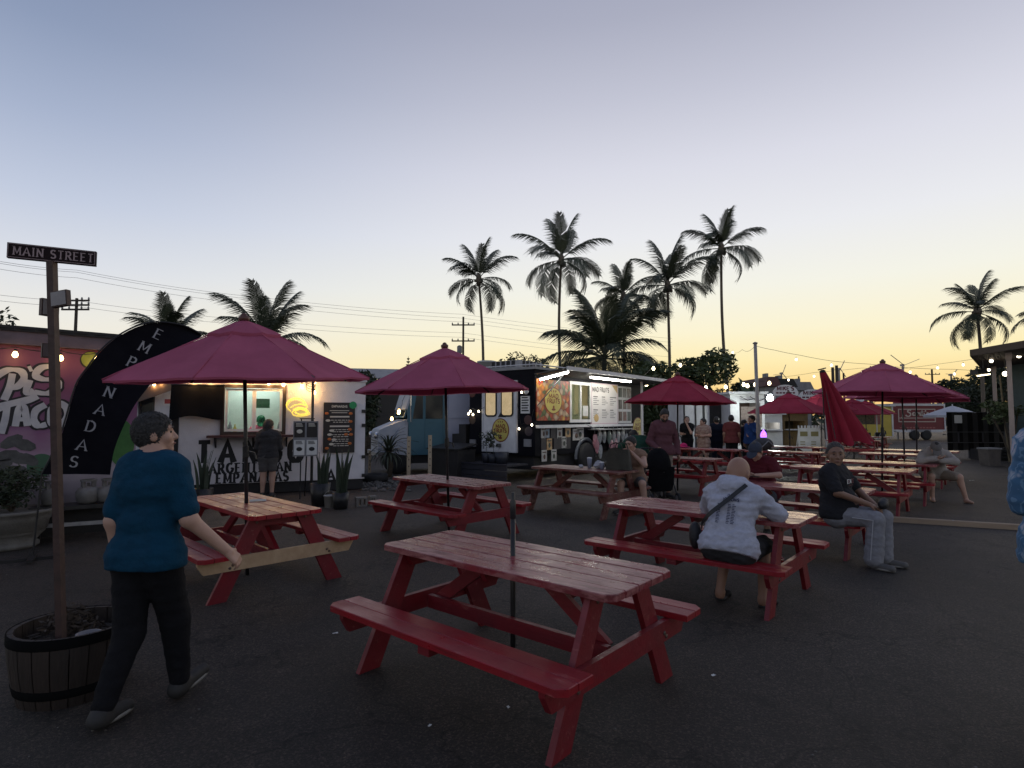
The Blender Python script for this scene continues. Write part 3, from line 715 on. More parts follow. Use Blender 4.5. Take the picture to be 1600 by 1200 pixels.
def ton(k, u, v, z=.75):
    x, y, a = TAB[k]; return Vector((x + u * math.cos(a) - v * math.sin(a), y + u * math.sin(a) + v * math.cos(a), z))

# ------------------------------------------------------------ umbrellas
def umbrella(label, x, y, rz, tilt=(0, 0), m=CANOPY, red=None, rad=1.37, ez=2.04, pz=2.60, group='market umbrellas over the picnic tables', crank=True):
    U = thing('umbrella', (x, y, 0), rz, label, 'umbrella', group); U.rotation_euler = (tilt[0], tilt[1], rz)
    mb = MB(); mb.tube([(0, 0, 0), (0, 0, pz - .01)], .019, 10); mb.build('pole', BLACKM, U, True)
    def rim(t, a):       # t 0 top .. 1 edge
        r = t * rad; k = math.cos(math.pi / 8) / math.cos((a % (math.pi / 4)) - math.pi / 8)
        z = pz - (pz - ez) * (t ** 1.12)
        mid = (1 - abs((a % (math.pi / 4)) - math.pi / 8) / (math.pi / 8))
        return (r * k * (1 - .02 * mid * t) * math.cos(a), r * k * (1 - .02 * mid * t) * math.sin(a), z - .035 * mid * t * (1.25 - t) * 1.4 - .0 + .012 * mid * t ** 6 + .007 * t * math.sin(5 * a + 9 * t) + .004 * math.sin(17 * a + 6 * t))
    for i in range(8):
        mb = MB(); P = []
        for a_ in range(7):
            t = .17 + .83 * a_ / 6; P.append([rim(t, math.pi / 4 * (i + j / 6.0001)) for j in range(7)])
        Pd = [[(p[0], p[1], p[2] - .006) for p in row] for row in P]
        mb.grid(P); mb.grid([r_[::-1] for r_ in Pd])
        e = P[-1]; lo = [(p[0] * .997, p[1] * .997, p[2] - .020) for p in e]; mb.grid([e, lo])
        mb.build('canopy_panel', m, U, True)
    mb = MB()
    for i in range(8):
        P = [[(lambda q: (q[0], q[1], q[2] + .045 - .012 * t2 / .29))(rim(t2, math.pi / 4 * (i + j / 4.0001))) for j in range(5)] for t2 in (.03, .12, .21, .29)]
        mb.grid(P); mb.grid([[(p[0] * .99, p[1] * .99, p[2] - .03) for p in P[-1]], P[-1]])
    mb.build('vent_flap', m, U, True)
    sm = None
    for i in range(8):
        if sm is None: q = MB(); q.tube([(lambda e: (e[0], e[1], e[2] + .003))(rim(.17 + .83 * k / 8, 1e-6)) for k in range(9)], .006, 5); sm = q.build('seam', m, U, True).data
        else: share('seam', sm, U, rot=(0, 0, math.pi / 4 * i))
    mb = MB(); mb.lathe([(.02, -.02), (.055, 0), (.055, .035), (.03, .05), (.03, .062), (.012, .075)], 12, (0, 0, pz + .04)); mb.build('finial', mat('wood_finial', (.10, .04, .03), rough=.5), U, True)
    mb = MB(); mb.lathe([(.02, 0), (.04, .01), (.04, .05), (.02, .06)], 10, (0, 0, pz - .52)); mb.build('hub', BLACKM, U, True)
    rb = None
    for i in range(8):
        if rb is None:
            mb = MB(); e = rim(.985, 0); mb.beam((.05, 0, pz - .05), (e[0], 0, e[2] - .018), .012, .016); md = rim(.52, 0)
            mb.beam((.03, 0, pz - .49), (md[0], 0, md[2] - .03), .01, .012); rb = mb.build('rib', BLACKM, U).data
        else: share('rib', rb, U, rot=(0, 0, math.pi / 4 * i))
    if crank:
        mb = MB(); mb.lathe([(.022, 0), (.032, .015), (.032, .12), (.022, .135)], 10, (0, 0, 1.22)); mb.beam((.03, 0, 1.29), (.09, 0, 1.27), .016, .016); mb.tube([(.085, 0, 1.27), (.10, 0, 1.21)], .012, 6)
        mb.build('crank', BLACKM, U)
    return U
x, y, _ = TAB['A']; UA = umbrella('large maroon umbrella nearest the white empanada trailer', x, y, .12, (.05, -.022), pz=2.63, rad=1.28)
ULIST = [('B', 'maroon umbrella standing between the white trailer and the black truck', .30, (.0, -.03), CANOPY, 0), ('N', 'maroon umbrella above the man with the stroller', .25, (0, .02), CANOPY_RED, -.05),
         ('M', 'red umbrella just right of the white pole', .1, (0, 0), CANOPY_RED, -.24), ('I', 'large maroon umbrella beside the half closed red umbrella', .32, (0.02, .03), CANOPY, .10),
         ('J', 'maroon umbrella peeking out behind the large umbrella by the red trailer', .2, (0, 0), CANOPY, .12), ('K', 'farthest maroon umbrella in the row near the black fence', .5, (0, .05), CANOPY, .12),
         ('P', 'low red umbrella in the distance before the yellow stall', .2, (0, 0), CANOPY_RED, -.25), ('Q', 'smallest red umbrella in the distance near the red trailer', .3, (0, 0), CANOPY_RED, -.2)]
for k, lb, rz, tl, m, dz in ULIST:
    x, y, _ = TAB[k]; u = copy_tree(UA); u.location = (x, y, dz); u.rotation_euler = (tl[0], tl[1], rz); u['label'] = lb
    if m is not CANOPY:
        for ch in u.children:
            if ch.name.startswith(('canopy', 'vent', 'seam')): repaint(ch, m)
# the extra red one peeking out behind the two by the white pole
u = copy_tree(UA); p = at(1282, 640, 23.0); u.location = (p.x, 23.0, -.05); u['label'] = 'red umbrella mostly hidden behind the half closed one'
for ch in u.children:
    if ch.name.startswith(('canopy', 'vent', 'seam')): repaint(ch, CANOPY_RED)

x, y, _ = TAB['H']
U = thing('closed_umbrella', (x, y, 0), 0, 'half closed red umbrella leaning with its canopy hanging in folds', 'umbrella', 'market umbrellas over the picnic tables'); U.rotation_euler = (0, -.178, 0)
mb = MB(); mb.tube([(0, 0, .0), (0, 0, 2.50)], .019, 10); mb.build('pole', BLACKM, U, True)
mb = MB(); P = []
for i in range(15):
    t = i / 14; row = []
    for j in range(97):
        a = 2 * math.pi * j / 96; w = .5 + .5 * math.cos(8 * a + .9 * t); r = .055 + .05 * t + .40 * t ** 1.15 * (.72 + .36 * math.cos(a + .2))
        fold = (.55 + .45 * w ** .7) if t > .08 else 1
        z = 2.50 - 1.28 * t - (.09 * w * t * t) + .03 * math.sin(3 * a) * t
        row.append((r * fold * math.cos(a) + .10 * t, r * fold * .8 * math.sin(a), z))
    P.append(row)
mb.grid(P); mb.build('canopy', FOLD_RED, U, True)
mb = MB()
for i in range(8):
    a = 2 * math.pi * i / 8; mb.beam((.03 * math.cos(a), .03 * math.sin(a), 2.44), (.10 + .30 * math.cos(a), .24 * math.sin(a), 1.32), .012, .012)
mb.build('ribs', BLACKM, U)
mb = MB(); mb.lathe([(.02, -.02), (.05, 0), (.05, .03), (.02, .05)], 10, (0, 0, 2.50)); mb.beam((-.07, 0, 2.56), (.07, 0, 2.57), .03, .02); mb.build('finial', DARK, U, True)
# stub pole in the near table
S_ = thing('umbrella_pole', (TAB['F'][0] - .005, TAB['F'][1], 0), 0, 'black umbrella stub pole without canopy standing through the nearest table', 'pole')
mb = MB(); mb.tube([(0, 0, 0), (0, 0, .985)], .0165, 12); mb.build('lower_pole', BLACKM, S_, True)
mb = MB(); mb.lathe([(.0165, .985), (.0195, .99), (.0195, 1.095), (.013, 1.11), (.013, 1.15), (.009, 1.155)], 12, (0, 0, 0)); mb.build('socket', BLACKM, S_, True)

# ------------------------------------------------------------ palms
def frond_mesh(droop, seed, n=50, ln=1.0):
    r = random.Random(seed); mb = MB(); pts = []; p = Vector((0, 0, 0)); a = .12; st = ln / 24
    for i in range(25):
        pts.append(p.copy()); a -= droop * (i / 24) ** 1.1 * 2 / 24; p = p + Vector((math.cos(a), r.uniform(-.002, .002), math.sin(a))) * st
    mb.tube(pts, [.011 * (1 - .85 * i / 24) * ln + .0006 for i in range(25)], 5)
    for i in range(n):
        t = .16 + .84 * i / (n - 1); k = t * 24; i0 = min(int(k), 23); q = pts[i0].lerp(pts[i0 + 1], k - i0); d = (pts[i0 + 1] - pts[i0]).normalized(); up = Vector((-d.z, 0, d.x))
        L_ = ln * .33 * (math.sin(math.pi * (.12 + .80 * t)) ** .7) * r.uniform(.85, 1.1) * (1 if t < .93 else .8)
        for s in (-1, 1):
            if r.random() < .05: continue
            out = (d * (.45 + .5 * t) + Vector((0, s, 0)) * .9 + up * .12).normalized()
            m1 = q + out * L_ * .5 + Vector((0, 0, -.10 * L_)); tip = q + out * L_ * .82 + Vector((0, 0, -L_ * r.uniform(.42, .72)))
            w = .0082 * ln; sd = d * w
            mb.add([q - sd, q + sd, m1 + sd, m1 - sd, tip], [(0, 1, 2, 3), (3, 2, 4)])
    return mb
FR_ = [None] * 4
def frond_data(i):
    if FR_[i] is None:
        o = frond_mesh((.5, 1.05, 1.6, 2.0)[i], 40 + i).build('frond', FROND); FR_[i] = o.data; bpy.data.objects.remove(o)
    return FR_[i]
def palm(label, base, crown, L_, n, seed, trunk_r=.13, bend=0, cat='palm tree', low=-.75, nuts=True):
    r = random.Random(seed); P = thing('palm_tree', (base.x, base.y, 0), 0, label, cat, 'coconut palms behind the food trucks')
    c = Vector((crown.x - base.x, crown.y - base.y, crown.z)); pts = []
    for i in range(13):
        t = i / 12; pts.append(Vector((c.x * t + bend * math.sin(math.pi * t), c.y * t, c.z * t)))
    mb = MB(); mb.tube(pts, [trunk_r * (1.5 - .5 * min(1, t * 6)) * (1 - .35 * t) for t in [i / 12 for i in range(13)]], 9); mb.build('trunk', TRUNK, P, True)
    if nuts:
        mb = MB()
        for i in range(9):
            a = r.uniform(0, 6.28); mb.ball(c + Vector((math.cos(a) * .24, math.sin(a) * .24, r.uniform(-.42, -.05))), r.uniform(.10, .14), 8, 6)
        mb.lathe([(.12, -.5), (.24, -.1), (.2, .25), (.05, .5)], 9, c); mb.build('crownshaft', TRUNK, P, True)
    for i in range(n):
        k = i / (n - 1); a = i * 2.39996 + r.uniform(-.25, .25); e = 1.32 - k * (1.32 - low) + r.uniform(-.12, .12)
        fi = 0 if k < .22 else (1 if k < .5 else (2 if k < .8 else 3)); s = L_ * r.uniform(.85, 1.08) * (.9 if k < .2 else 1)
        share('frond', frond_data(fi), P, c + Vector((0, 0, .1 - .2 * k)), (r.uniform(-.35, .35), -e, a), s)
    return P
def pp(label, bpx, bpy_, cpx, cpy, d, L_, n, seed, **k):
    b = at(bpx, 653, d); c = at(cpx, cpy, d); return palm(label, Vector((b.x, d, 0)), c, L_, n, seed, **k)
pp('slim coconut palm leftmost of the four tall ones, beside the utility pole', 752, 0, 748, 436, 45, 3.4, 15, 3, bend=.25)
pp('coconut palm with widely spread fronds directly above the black truck', 886, 0, 877, 406, 42, 3.8, 15, 8, bend=-.35)
pp('coconut palm whose crown overlaps the tallest palm beside it', 1047, 0, 1043, 446, 42, 3.8, 15, 15, bend=.05)
pp('tallest coconut palm, curved trunk, rightmost of the group over the trucks', 1146, 0, 1127, 388, 42, 3.4, 15, 23, bend=-.3)
pp('small coconut palm half hidden between two bigger palms', 976, 0, 974, 462, 50, 3.2, 15, 31)
pp('broad low palm with huge arching fronds right behind the black truck', 945, 0, 944, 558, 33, 4.3, 26, 37, trunk_r=.2, low=-.35, nuts=False)
pp('lone coconut palm over the wooden roof building', 1536, 0, 1527, 487, 38, 2.8, 16, 44, bend=.1)
pp('coconut palm cut off by the picture edge beside the lone palm', 1652, 0, 1648, 492, 38, 2.6, 14, 51)
pp('low palm showing above the black feather flag', 262, 0, 262, 540, 24, 2.3, 16, 58, low=-.25, nuts=False)
pp('low palm with arching fronds above the largest maroon umbrella', 416, 0, 416, 538, 25, 2.9, 17, 63, low=-.3, nuts=False)

# ------------------------------------------------------------ trees and shrubs
def leaf_cloud(mb, c, rad, n, size, r, hollow=.35):
    for i in range(n):
        while True:
            p = Vector((r.uniform(-1, 1), r.uniform(-1, 1), r.uniform(-1, 1)))
            if hollow < p.length < 1: break
        q = Vector((c[0] + p.x * rad[0], c[1] + p.y * rad[1], c[2] + p.z * rad[2])); a = Vector((r.gauss(0, 1), r.gauss(0, 1), r.gauss(0, .6))).normalized()
        b = a.cross(Vector((r.gauss(0, 1), r.gauss(0, 1), r.gauss(0, 1)))).normalized(); s = size * r.uniform(.6, 1.3)
        mb.add([q - a * s, q + b * s * .36, q + a * s, q - b * s * .36], [(0, 1, 2, 3)])
def tree(name, label, x, y, h, w, n, size, seed, m=LEAF_D, cat='tree', group=None, cl=14, base=.3):
    r = random.Random(seed); T = thing(name, (x, y, 0), 0, label, cat, group); mb = MB(); tb = MB()
    tb.tube([(0, 0, 0), (.05 * w, 0, h * .3), (0, .05 * w, h * .6)], [.05 * h, .035 * h, .02 * h], 8)
    for i in range(cl):
        a = r.uniform(0, 6.28); d = r.uniform(.1, .8) * w / 2; z = r.uniform(base, .82) * h; c = (math.cos(a) * d, math.sin(a) * d, z); k = r.uniform(.55, 1) * (1 - .4 * abs(z / h - .55))
        leaf_cloud(mb, c, (w * .24 * k, w * .24 * k, h * .20 * k), n // cl, size, r)
        tb.tube([(0, 0, h * .3), (c[0] * .6, c[1] * .6, z * .75), c], [.02 * h, .012 * h, .005 * h], 5)
    tb.build('trunk', BARK, T, True); mb.build('crown', m, T)
    return T
def tpx(name, label, px, d, top, wpx, n, size, seed, **k):
    p = at(px, top, d); return tree(name, label, p.x, d, p.z * 1.08, wpx * d / FOC * 1.15, n, size, seed, **k)
tpx('broadleaf_tree', 'round dark tree behind the rooftop vent of the black truck', 812, 44, 556, 82, 5000, .16, 71)
tpx('frangipani_tree', 'leafy dark tree behind the maroon umbrella above the stroller', 1010, 30, 566, 95, 5000, .17, 72, m=LEAF)
tpx('frangipani_tree', 'leafy dark tree with warm lights showing through it, left of the white pole', 1086, 31, 553, 120, 6500, .17, 73, m=LEAF)
tpx('frangipani_tree', 'low leafy tree right of the tall palm trunk, behind the queue', 1150, 31, 590, 60, 3000, .15, 74)
tpx('broadleaf_tree', 'dark spreading tree behind the black fence, left of its pair', 1500, 52, 588, 70, 5500, .2, 75)
tpx('broadleaf_tree', 'dark spreading tree under the wooden roof building', 1560, 46, 574, 110, 7500, .2, 76)
tpx('broadleaf_tree', 'dark leafy tree showing over the roof of the mural truck', 8, 15, 488, 70, 2600, .09, 77)
tpx('hedge_tree', 'dark foliage between the white trailer and the old blue van', 575, 26, 584, 90, 3000, .14, 78)
tpx('hedge_tree', 'dark foliage behind the fences in the gap by the blue van', 660, 34, 592, 110, 3000, .16, 79)
# Norfolk pine far off
p = at(638, 557, 150); T = thing('pine_tree', (p.x, 150, 0), 0, 'tiny conical pine far behind the maroon umbrella', 'tree'); mb = MB(); r = random.Random(4)
for i in range(14):
    z = p.z * (.35 + .65 * i / 14); w = (1 - i / 14.2) * 2.2 + .1
    for j in range(7):
        a = j * .9 + i; mb.beam((0, 0, z), (math.cos(a) * w, math.sin(a) * w, z + .3), .35, .18)
mb.build('crown', LEAF_D, T); mb = MB(); mb.tube([(0, 0, 0), (0, 0, p.z)], [.3, .05], 6); mb.build('trunk', BARK, T)
# far wood along the horizon
mb = MB(); r = random.Random(9)
for i in range(2600):
    px = r.uniform(-260, 1900); d = r.uniform(120, 150); p = at(px, 653, d); h = 3.2 + 1.6 * math.sin(px * .02) + 1.0 * math.sin(px * .071)
    leaf_cloud(mb, (p.x, d, r.uniform(.2, max(h, .6))), (1.6, 1.6, .8), 3, 1.0, r, 0)
for i in range(1500):  # unseen trees behind the camera, added to block bright sky from glass reflections
    an = r.uniform(1.75, 7.67); d = r.uniform(60, 75); x, y = d * math.sin(an - math.pi * .0), d * math.cos(an)
    if y < 8: leaf_cloud(mb, (x, y, r.uniform(.3, 6.5)), (2.4, 2.4, 1.6), 4, 1.5, r, 0)
tag(mb.build('far_wood', LEAF_D), 'low dark line of trees on the horizon and an added unseen ring behind', kind='stuff')
# banana plant
p = at(1170, 600, 29); T = thing('banana_plant', (p.x, 29, 0), 0, 'banana plant with broad upright leaf beside the white pole', 'plant')
mb = MB(); mb.tube([(0, 0, 0), (0, 0, 2.4)], [.14, .09], 8); mb.build('stem', LEAF, T, True)
for (a, e, L_) in ((1.7, 1.35, 1.7), (.1, .55, 1.6), (3.3, .4, 1.5), (5.2, .8, 1.4), (.6, .15, 1.7)):
    mb = MB(); P = []
    for i in range(9):
        t = i / 8; ee = e - t * .9; w = .22 * math.sin(math.pi * min(1, .08 + .95 * t)); s = L_ * t
        c = Vector((math.cos(a) * s * math.cos(e - t * .4), math.sin(a) * s * math.cos(e - t * .4), 2.3 + s * math.sin(e - t * .4))); sd = Vector((-math.sin(a), math.cos(a), 0)) * w
        P.append([c - sd + Vector((0, 0, .05)), c, c + sd + Vector((0, 0, .05))])
    mb.grid(P); mb.build('leaf', LEAF, T, True)
# ------------------------------------------------------------ white empanada trailer
def hole_wall(mb, x0, x1, z0, z1, holes, y0, y1):
    """wall slab with rectangular openings (x0,x1,z0,z1), given left to right"""
    cx = x0
    for a, b, c, d in holes:
        mb.box(cx, a, y0, y1, z0, z1); mb.box(a, b, y0, y1, z0, c); mb.box(a, b, y0, y1, d, z1); cx = b
    mb.box(cx, x1, y0, y1, z0, z1)
def frame(mb, x0, x1, z0, z1, w, y0, y1):
    mb.box(x0, x1, y0, y1, z1 - w, z1); mb.box(x0, x1, y0, y1, z0, z0 + w); mb.box(x0, x0 + w, y0, y1, z0 + w, z1 - w); mb.box(x1 - w, x1, y0, y1, z0 + w, z1 - w)
GLASS = mat('window_glass', (.8, .85, .83), rough=.03, trans=1)
STUCCO = mat('white_stucco', (.76, .73, .745), (.66, .635, .65), 2.5, .8, bump=.5, bscale=70)
PANEL_IN = mat('lit_interior_panel', (.50, .58, .53), rough=.6)
t = TG = Fr(-6.9, 12.1, math.radians(21.8)); TW_ = 3.77
T = thing('food_trailer', (-6.9, 12.1, 0), t.yaw, 'white empanada trailer with black TANGO lettering and a lit serving window', 'food trailer')
wx0, wx1, wz0, wz1 = t.rect(349, 605, 443, 676)
zt, zb = 2.47, .25
mb = MB(); hole_wall(mb, 0, TW_, zb, zt, [(wx0, wx1, wz0, wz1)], 0, .07)
mb.box(0, .07, .07, 2.1, zb, zt); mb.box(TW_ - .07, TW_, .07, 2.1, zb, zt); mb.box(0, TW_, 2.1, 2.17, zb, zt); mb.build('wall', STUCCO, T)
mb = MB(); mb.box(-.03, TW_ + .03, -.03, 2.2, zt + .002, zt + .07); mb.build('roof', WHITE, T)
mb = MB(); mb.box(.02, TW_ - .03, .04, 2.1, .02, zb - .003); mb.build('skirt', DARK, T)
mb = MB(); mb.box(.08, TW_ - .08, .9, .94, .5, zt - .1); mb.box(.08, TW_ - .08, .08, .9, .9, .94); mb.build('interior_wall', PANEL_IN, T)
mb = MB(); mb.box(wx0 + .1, wx1 - .1, .4, .75, zt - .10, zt - .06); tag(mb.build('ceiling_lamp', mat('kitchen_lamp', (1, 1, 1), emit=12, ecol=(.93, 1, .93)), T))
mb = MB(); frame(mb, wx0 - .05, wx1 + .05, wz0 - .05, wz1 + .05, .075, -.05, -.002); W = mb.build('window', mat('dark_brown_trim', (.035, .022, .018), rough=.6), T)
xm = (wx0 + wx1) / 2; mb = MB(); frame(mb, wx0 + .03, wx1 - .03, wz0 + .03, wz1 - .03, .05, .02, .05); mb.box(xm - .04, xm + .04, .02, .05, wz0 + .08, wz1 - .08); mb.build('sash', WHITE2, W)
for a, b in ((wx0 + .08, xm - .04), (xm + .04, wx1 - .08)):
    mb = MB(); mb.box(a, b, .03, .036, wz0 + .08, wz1 - .08); mb.build('pane', GLASS, W)
def px_box(fr, par, nm, m, r, y0, y1):
    a = fr.rect(*r); mb = MB(); mb.box(a[0], a[1], y0, y1, a[2], a[3]); return mb.build(nm, m, par)
px_box(t, T, 'menu_sheet', mat('dark_green_poster', (.02, .09, .04), rough=.5), (397, 622, 421, 637), .5, .51)
for (a, b) in ((352, .12), (358, .16), (366, .10), (436, .14)):
    x = t.uv(a, 660)[0]; mb = MB(); mb.lathe([(.035, 0), (.035, b), (.015, b + .04), (.015, b + .08)], 10, (x, .25, wz0 + .0)); mb.build('bottle', mat('bottle_yellow', (.5, .38, .05), rough=.3) if a == 366 else STEEL, T, True)
# counter shelf and brackets
a = t.rect(325, 678, 463, 683); mb = MB(); mb.box(a[0], a[1], -.32, -.052, a[2], a[2] + .05); sh = mb.build('counter_shelf', mat('brown_counter', (.10, .03, .025), (.07, .022, .02), 8, .5), T)
for x in (a[0] + .15, xm, a[1] - .2): mb = MB(); mb.add([(x - .015, -.003, a[2] - .22), (x + .015, -.003, a[2] - .22), (x + .015, -.003, a[2]), (x - .015, -.003, a[2]), (x - .015, -.28, a[2]), (x + .015, -.28, a[2])], [(0, 1, 2, 3), (0, 4, 5, 1), (2, 5, 4, 3), (0, 3, 4), (1, 5, 2)]); mb.build('bracket', BLACKM, sh)
# lettering on the wall
def wall_text(fr, par, s, r, m=INK, y=-.004, **k):
    a = fr.rect(*r, off=y); mb = MB(); write(mb, s, a[0], a[2], a[3] - a[2], y, fit=a[1] - a[0], **k); return mb.build('lettering', m, par)
wall_text(t, T, 'TANGO', (309, 690, 457, 722), wt=.25, thin=.20, sp=.42)
wall_text(t, T, 'ARGENTINIAN', (327, 723.5, 447, 737.5), wt=.25, thin=.13, serif=.19, sp=.24)
wall_text(t, T, 'EMPANADAS', (338, 739, 444, 753), wt=.25, thin=.13, serif=.19, sp=.24)
wall_text(t, T, 'A', (511, 735, 523, 750), wt=.26, thin=.2)
for yy in (640, 662, 711, 740):
    px_box(t, T, 'latch', BLACKM, (565, yy, 571, yy + 5), -.03, -.003)
px_box(t, T, 'corner_trim', BLACKM, (268, 590, 279, 752), -.02, .05)
# black awning flap hanging by the window
a = t.rect(268, 602, 350, 658); mb = MB(); P = []
for i in range(9):
    row = []
    for j in range(15):
        u_, v_ = j / 14, i / 8
        row.append((a[0] + (a[1] - a[0]) * (u_ if v_ < .9 else u_), -.10 - .16 * v_ * (1 - .4 * u_) - .02 * math.sin(u_ * 9) * v_, a[3] + (a[2] - a[3]) * v_ * (1 - .10 * u_) + .03 * math.sin(u_ * 3.14) * v_ + .05 * math.sin(5 * u_) * v_ * v_))
    P.append(row)
mb.grid(P); mb.grid([[(p[0], p[1] + .012, p[2]) for p in r_[::-1]] for r_ in P]); mb.build('awning_cloth', mat('black_tarp', (.006, .006, .007), (.009, .009, .010), 3, .9, spec=.1), T, True)
mb = MB(); mb.tube([(a[0], -.10, a[3]), (a[1] + .02, -.10, a[3] + .01)], .02, 6); mb.build('awning_rail', BLACKM, T)
# neon empanada
NEON = mat('yellow_neon', (1, .8, .1), emit=1.3, ecol=(1, .74, .08))
a = t.rect(446, 622, 485, 651); nx, nz, nw, nh = a[0], a[2], a[1] - a[0], a[3] - a[2]
def NP(p): return (nx + p[0] * nw, -.05, nz + p[1] * nh)
N_ = MB()
N_.tube([NP(p) for p in [(.98, .14), (.86, .36), (.70, .47), (.50, .45), (.34, .34), (.26, .20)] + [(.26, .20), (.34, .07), (.55, .02), (.80, .06), (.98, .14)]], .0075, 6)
N_.tube([NP(p) for p in [(.88, .20), (.76, .36), (.58, .40), (.42, .32), (.38, .22), (.55, .12), (.78, .13), (.88, .20)]], .009, 6)
N_.tube([NP(p) for p in [(.22, .28), (.08, .44), (.03, .60)] + arc(.42, .58, .40, .42, 175, 20, 9) + [(.88, .52), (.80, .44)]], .0075, 6)
N_.tube([NP(p) for p in [(.20, .48), (.36, .62), (.60, .68), (.80, .60)]], .008, 6)
for i in range(11):
    an = math.radians(170 - i * 14.5); N_.tube([NP((.42 + .30 * math.cos(an), .58 + .30 * math.sin(an))), NP((.42 + .40 * math.cos(an + .1), .58 + .42 * math.sin(an + .1)))], .006, 5)
for i in range(9):
    q = i / 8; N_.tube([NP((.30 + .55 * q, .34 + .13 * math.sin(q * 3.14) - .06 * q)), NP((.32 + .58 * q, .42 + .14 * math.sin(q * 3.14) - .08 * q))], .005, 5)
N_.build('neon_sign', NEON, T)
# menu board
MENU_BG = mat('menu_black', (.018, .014, .014), rough=.5); CREAM = mat('cream_print', (.62, .58, .50), rough=.6); ORANGE = mat('orange_print', (.5, .14, .03), rough=.6); GREENP = mat('green_print', (.02, .30, .10), rough=.5)
a = t.rect(505, 629, 554, 707); bx, bz, bw, bh = a[0], a[2], a[1] - a[0], a[3] - a[2]
mb = MB(); mb.box(bx, bx + bw, -.05, -.005, bz, bz + bh); BO = mb.build('menu_board', MENU_BG, T)
mb = MB(); write(mb, 'EMPANADAS', bx + bw * .5, bz + bh * .90, bh * .042, -.053, wt=.2, center=True, wid=.85)
for z_, w_ in ((.83, .62), (.79, .5)): mb.quad(bx + bw * (.5 - w_ / 2), bx + bw * (.5 + w_ / 2), bz + bh * z_, bz + bh * (z_ + .012), -.053)
for z_ in (.70, .51):
    mb.quad(bx + bw * .2, bx + bw * .82, bz + bh * z_, bz + bh * (z_ + .03), -.053)
rr = random.Random(3)
for z_ in (.64, .60, .45, .41, .35, .31, .26, .22, .17, .13):
    x_ = bx + bw * rr.uniform(.2, .32)
    while x_ < bx + bw * .8:
        l_ = bw * rr.uniform(.05, .13); mb.quad(x_, x_ + l_, bz + bh * z_, bz + bh * (z_ + .013), -.053); x_ += l_ + bw * .025
for z_, x_ in ((.64, .14), (.44, .26), (.36, .2), (.26, .34), (.17, .26)): mb.disc((bx + bw * x_, -.054, bz + bh * z_), bw * .075, bh * .024)
mb.build('print', CREAM, BO)
for z_, x_ in ((.78, .86), (.62, .86), (.46, .84), (.36, .72), (.36, .88), (.27, .2), (.18, .84), (.09, .12), (.78, .1)): mb = MB(); mb.ball((bx + bw * x_, -.054, bz + bh * z_), (bw * .065, .006, bh * .028), 10, 5); mb.build('food_picture', ORANGE, BO)
mb = MB(); mb.disc((bx + bw * .93, -.06, bz + bh * .95), bw * .12, bw * .12); mb.build('badge', GREENP, BO)
# pole at the wall with the tangle of cable
mb = MB(); p0 = t.uv(489, 595, -.25); p1 = t.uv(487, 745, -.25); mb.tube([(p0[0], -.25, p0[1] + .2), (p1[0], -.25, 0)], .03, 8); PO = mb.build('light_pole', BLACKM, None, True, (-6.9, 12.1, 0), t.yaw)
tag(PO, 'black pole holding the bulb string before the white trailer', 'pole')
mb = MB()
for i in range(4):
    mb.tube([(p0[0] + .10 * math.cos(q * .7 + i) - .05, -.29 - .01 * i, p0[1] + .02 - .09 * i * .6 + .10 * math.sin(q * .7 + i)) for q in range(10)], .006, 5)
tag(mb.build('cable_loop', BLACKM, None, True, (-6.9, 12.1, 0), t.yaw), 'tangled black cable loops on the pole beside the neon sign', 'cable')

# bulb strings -------------------------------------------------
BD = {}
def bulb_string(label, pts, bulbs, m=BULB, r=.034, wire=.006, drop=.05, light=0):
    S = thing('string_lights', pts[0], 0, label, 'string lights', 'strings of bulbs over the lot'); o = Vector(pts[0])
    mb = MB(); mb.tube([Vector(p) - o for p in pts], wire, 5); mb.build('wire', BLACKM, S)
    key = (m.name, r)
    for p in bulbs:
        q = Vector(p) - o
        if key not in BD:
            mb = MB(); mb.lathe([(.001, -r * 1.25), (r * .75, -r * .9), (r, -.1 * r), (r * .7, r * .7), (r * .4, r * 1.2)], 10, (0, 0, 0)); b = mb.build('bulb', m, S, True)
            mb = MB(); mb.lathe([(r * .5, r * 1.2), (r * .5, r * 2.1), (r * .2, r * 2.3)], 7); sk = mb.build('socket', BLACKM, b); BD[key] = (b.data, sk.data); b.location = q - Vector((0, 0, drop))
        else:
            b = share('bulb', BD[key][0], S, q - Vector((0, 0, drop))); share('socket', BD[key][1], b)
        if light:
            l = bpy.data.lights.new('bulb_light', 'POINT'); l.energy = light * (.4 if len(bulbs) > 6 and p in bulbs[-2:] else 1); l.color = (1, .55, .2); l.shadow_soft_size = .05
            lo = bpy.data.objects.new('bulb_light', l); COL.objects.link(lo); lo.parent = S; lo.location = q + Vector((0, 0, -drop - r * 1.6))
    return S
def sag(ps, n=8, s=.05):
    out = []
    for a, b in zip(ps[:-1], ps[1:]):
        for i in range(n): k = i / n; out.append(Vector(a).lerp(Vector(b), k) - Vector((0, 0, s * 4 * k * (1 - k))))
    return out + [Vector(ps[-1])]
def wallpt(fr, px, py, off): 
    u_, z_ = fr.uv(px, py, off); p = fr.o + fr.x * u_ + fr.n * off; return Vector((p.x, p.y, z_))
bl = [wallpt(t, x, y, -.16) for x, y in ((303, 588), (330, 588), (367, 590), (392, 591), (420, 595), (443, 597), (472, 600), (491, 594), (491, 610))]
bulb_string('warm glowing bulbs strung along the top of the white trailer', sag([wallpt(t, 270, 586, -.16)] + [b + Vector((0, 0, .07)) for b in bl[:7]] + [bl[7] + Vector((-.03, 0, .09))], 5, .015), bl, r=.036, light=4.6)

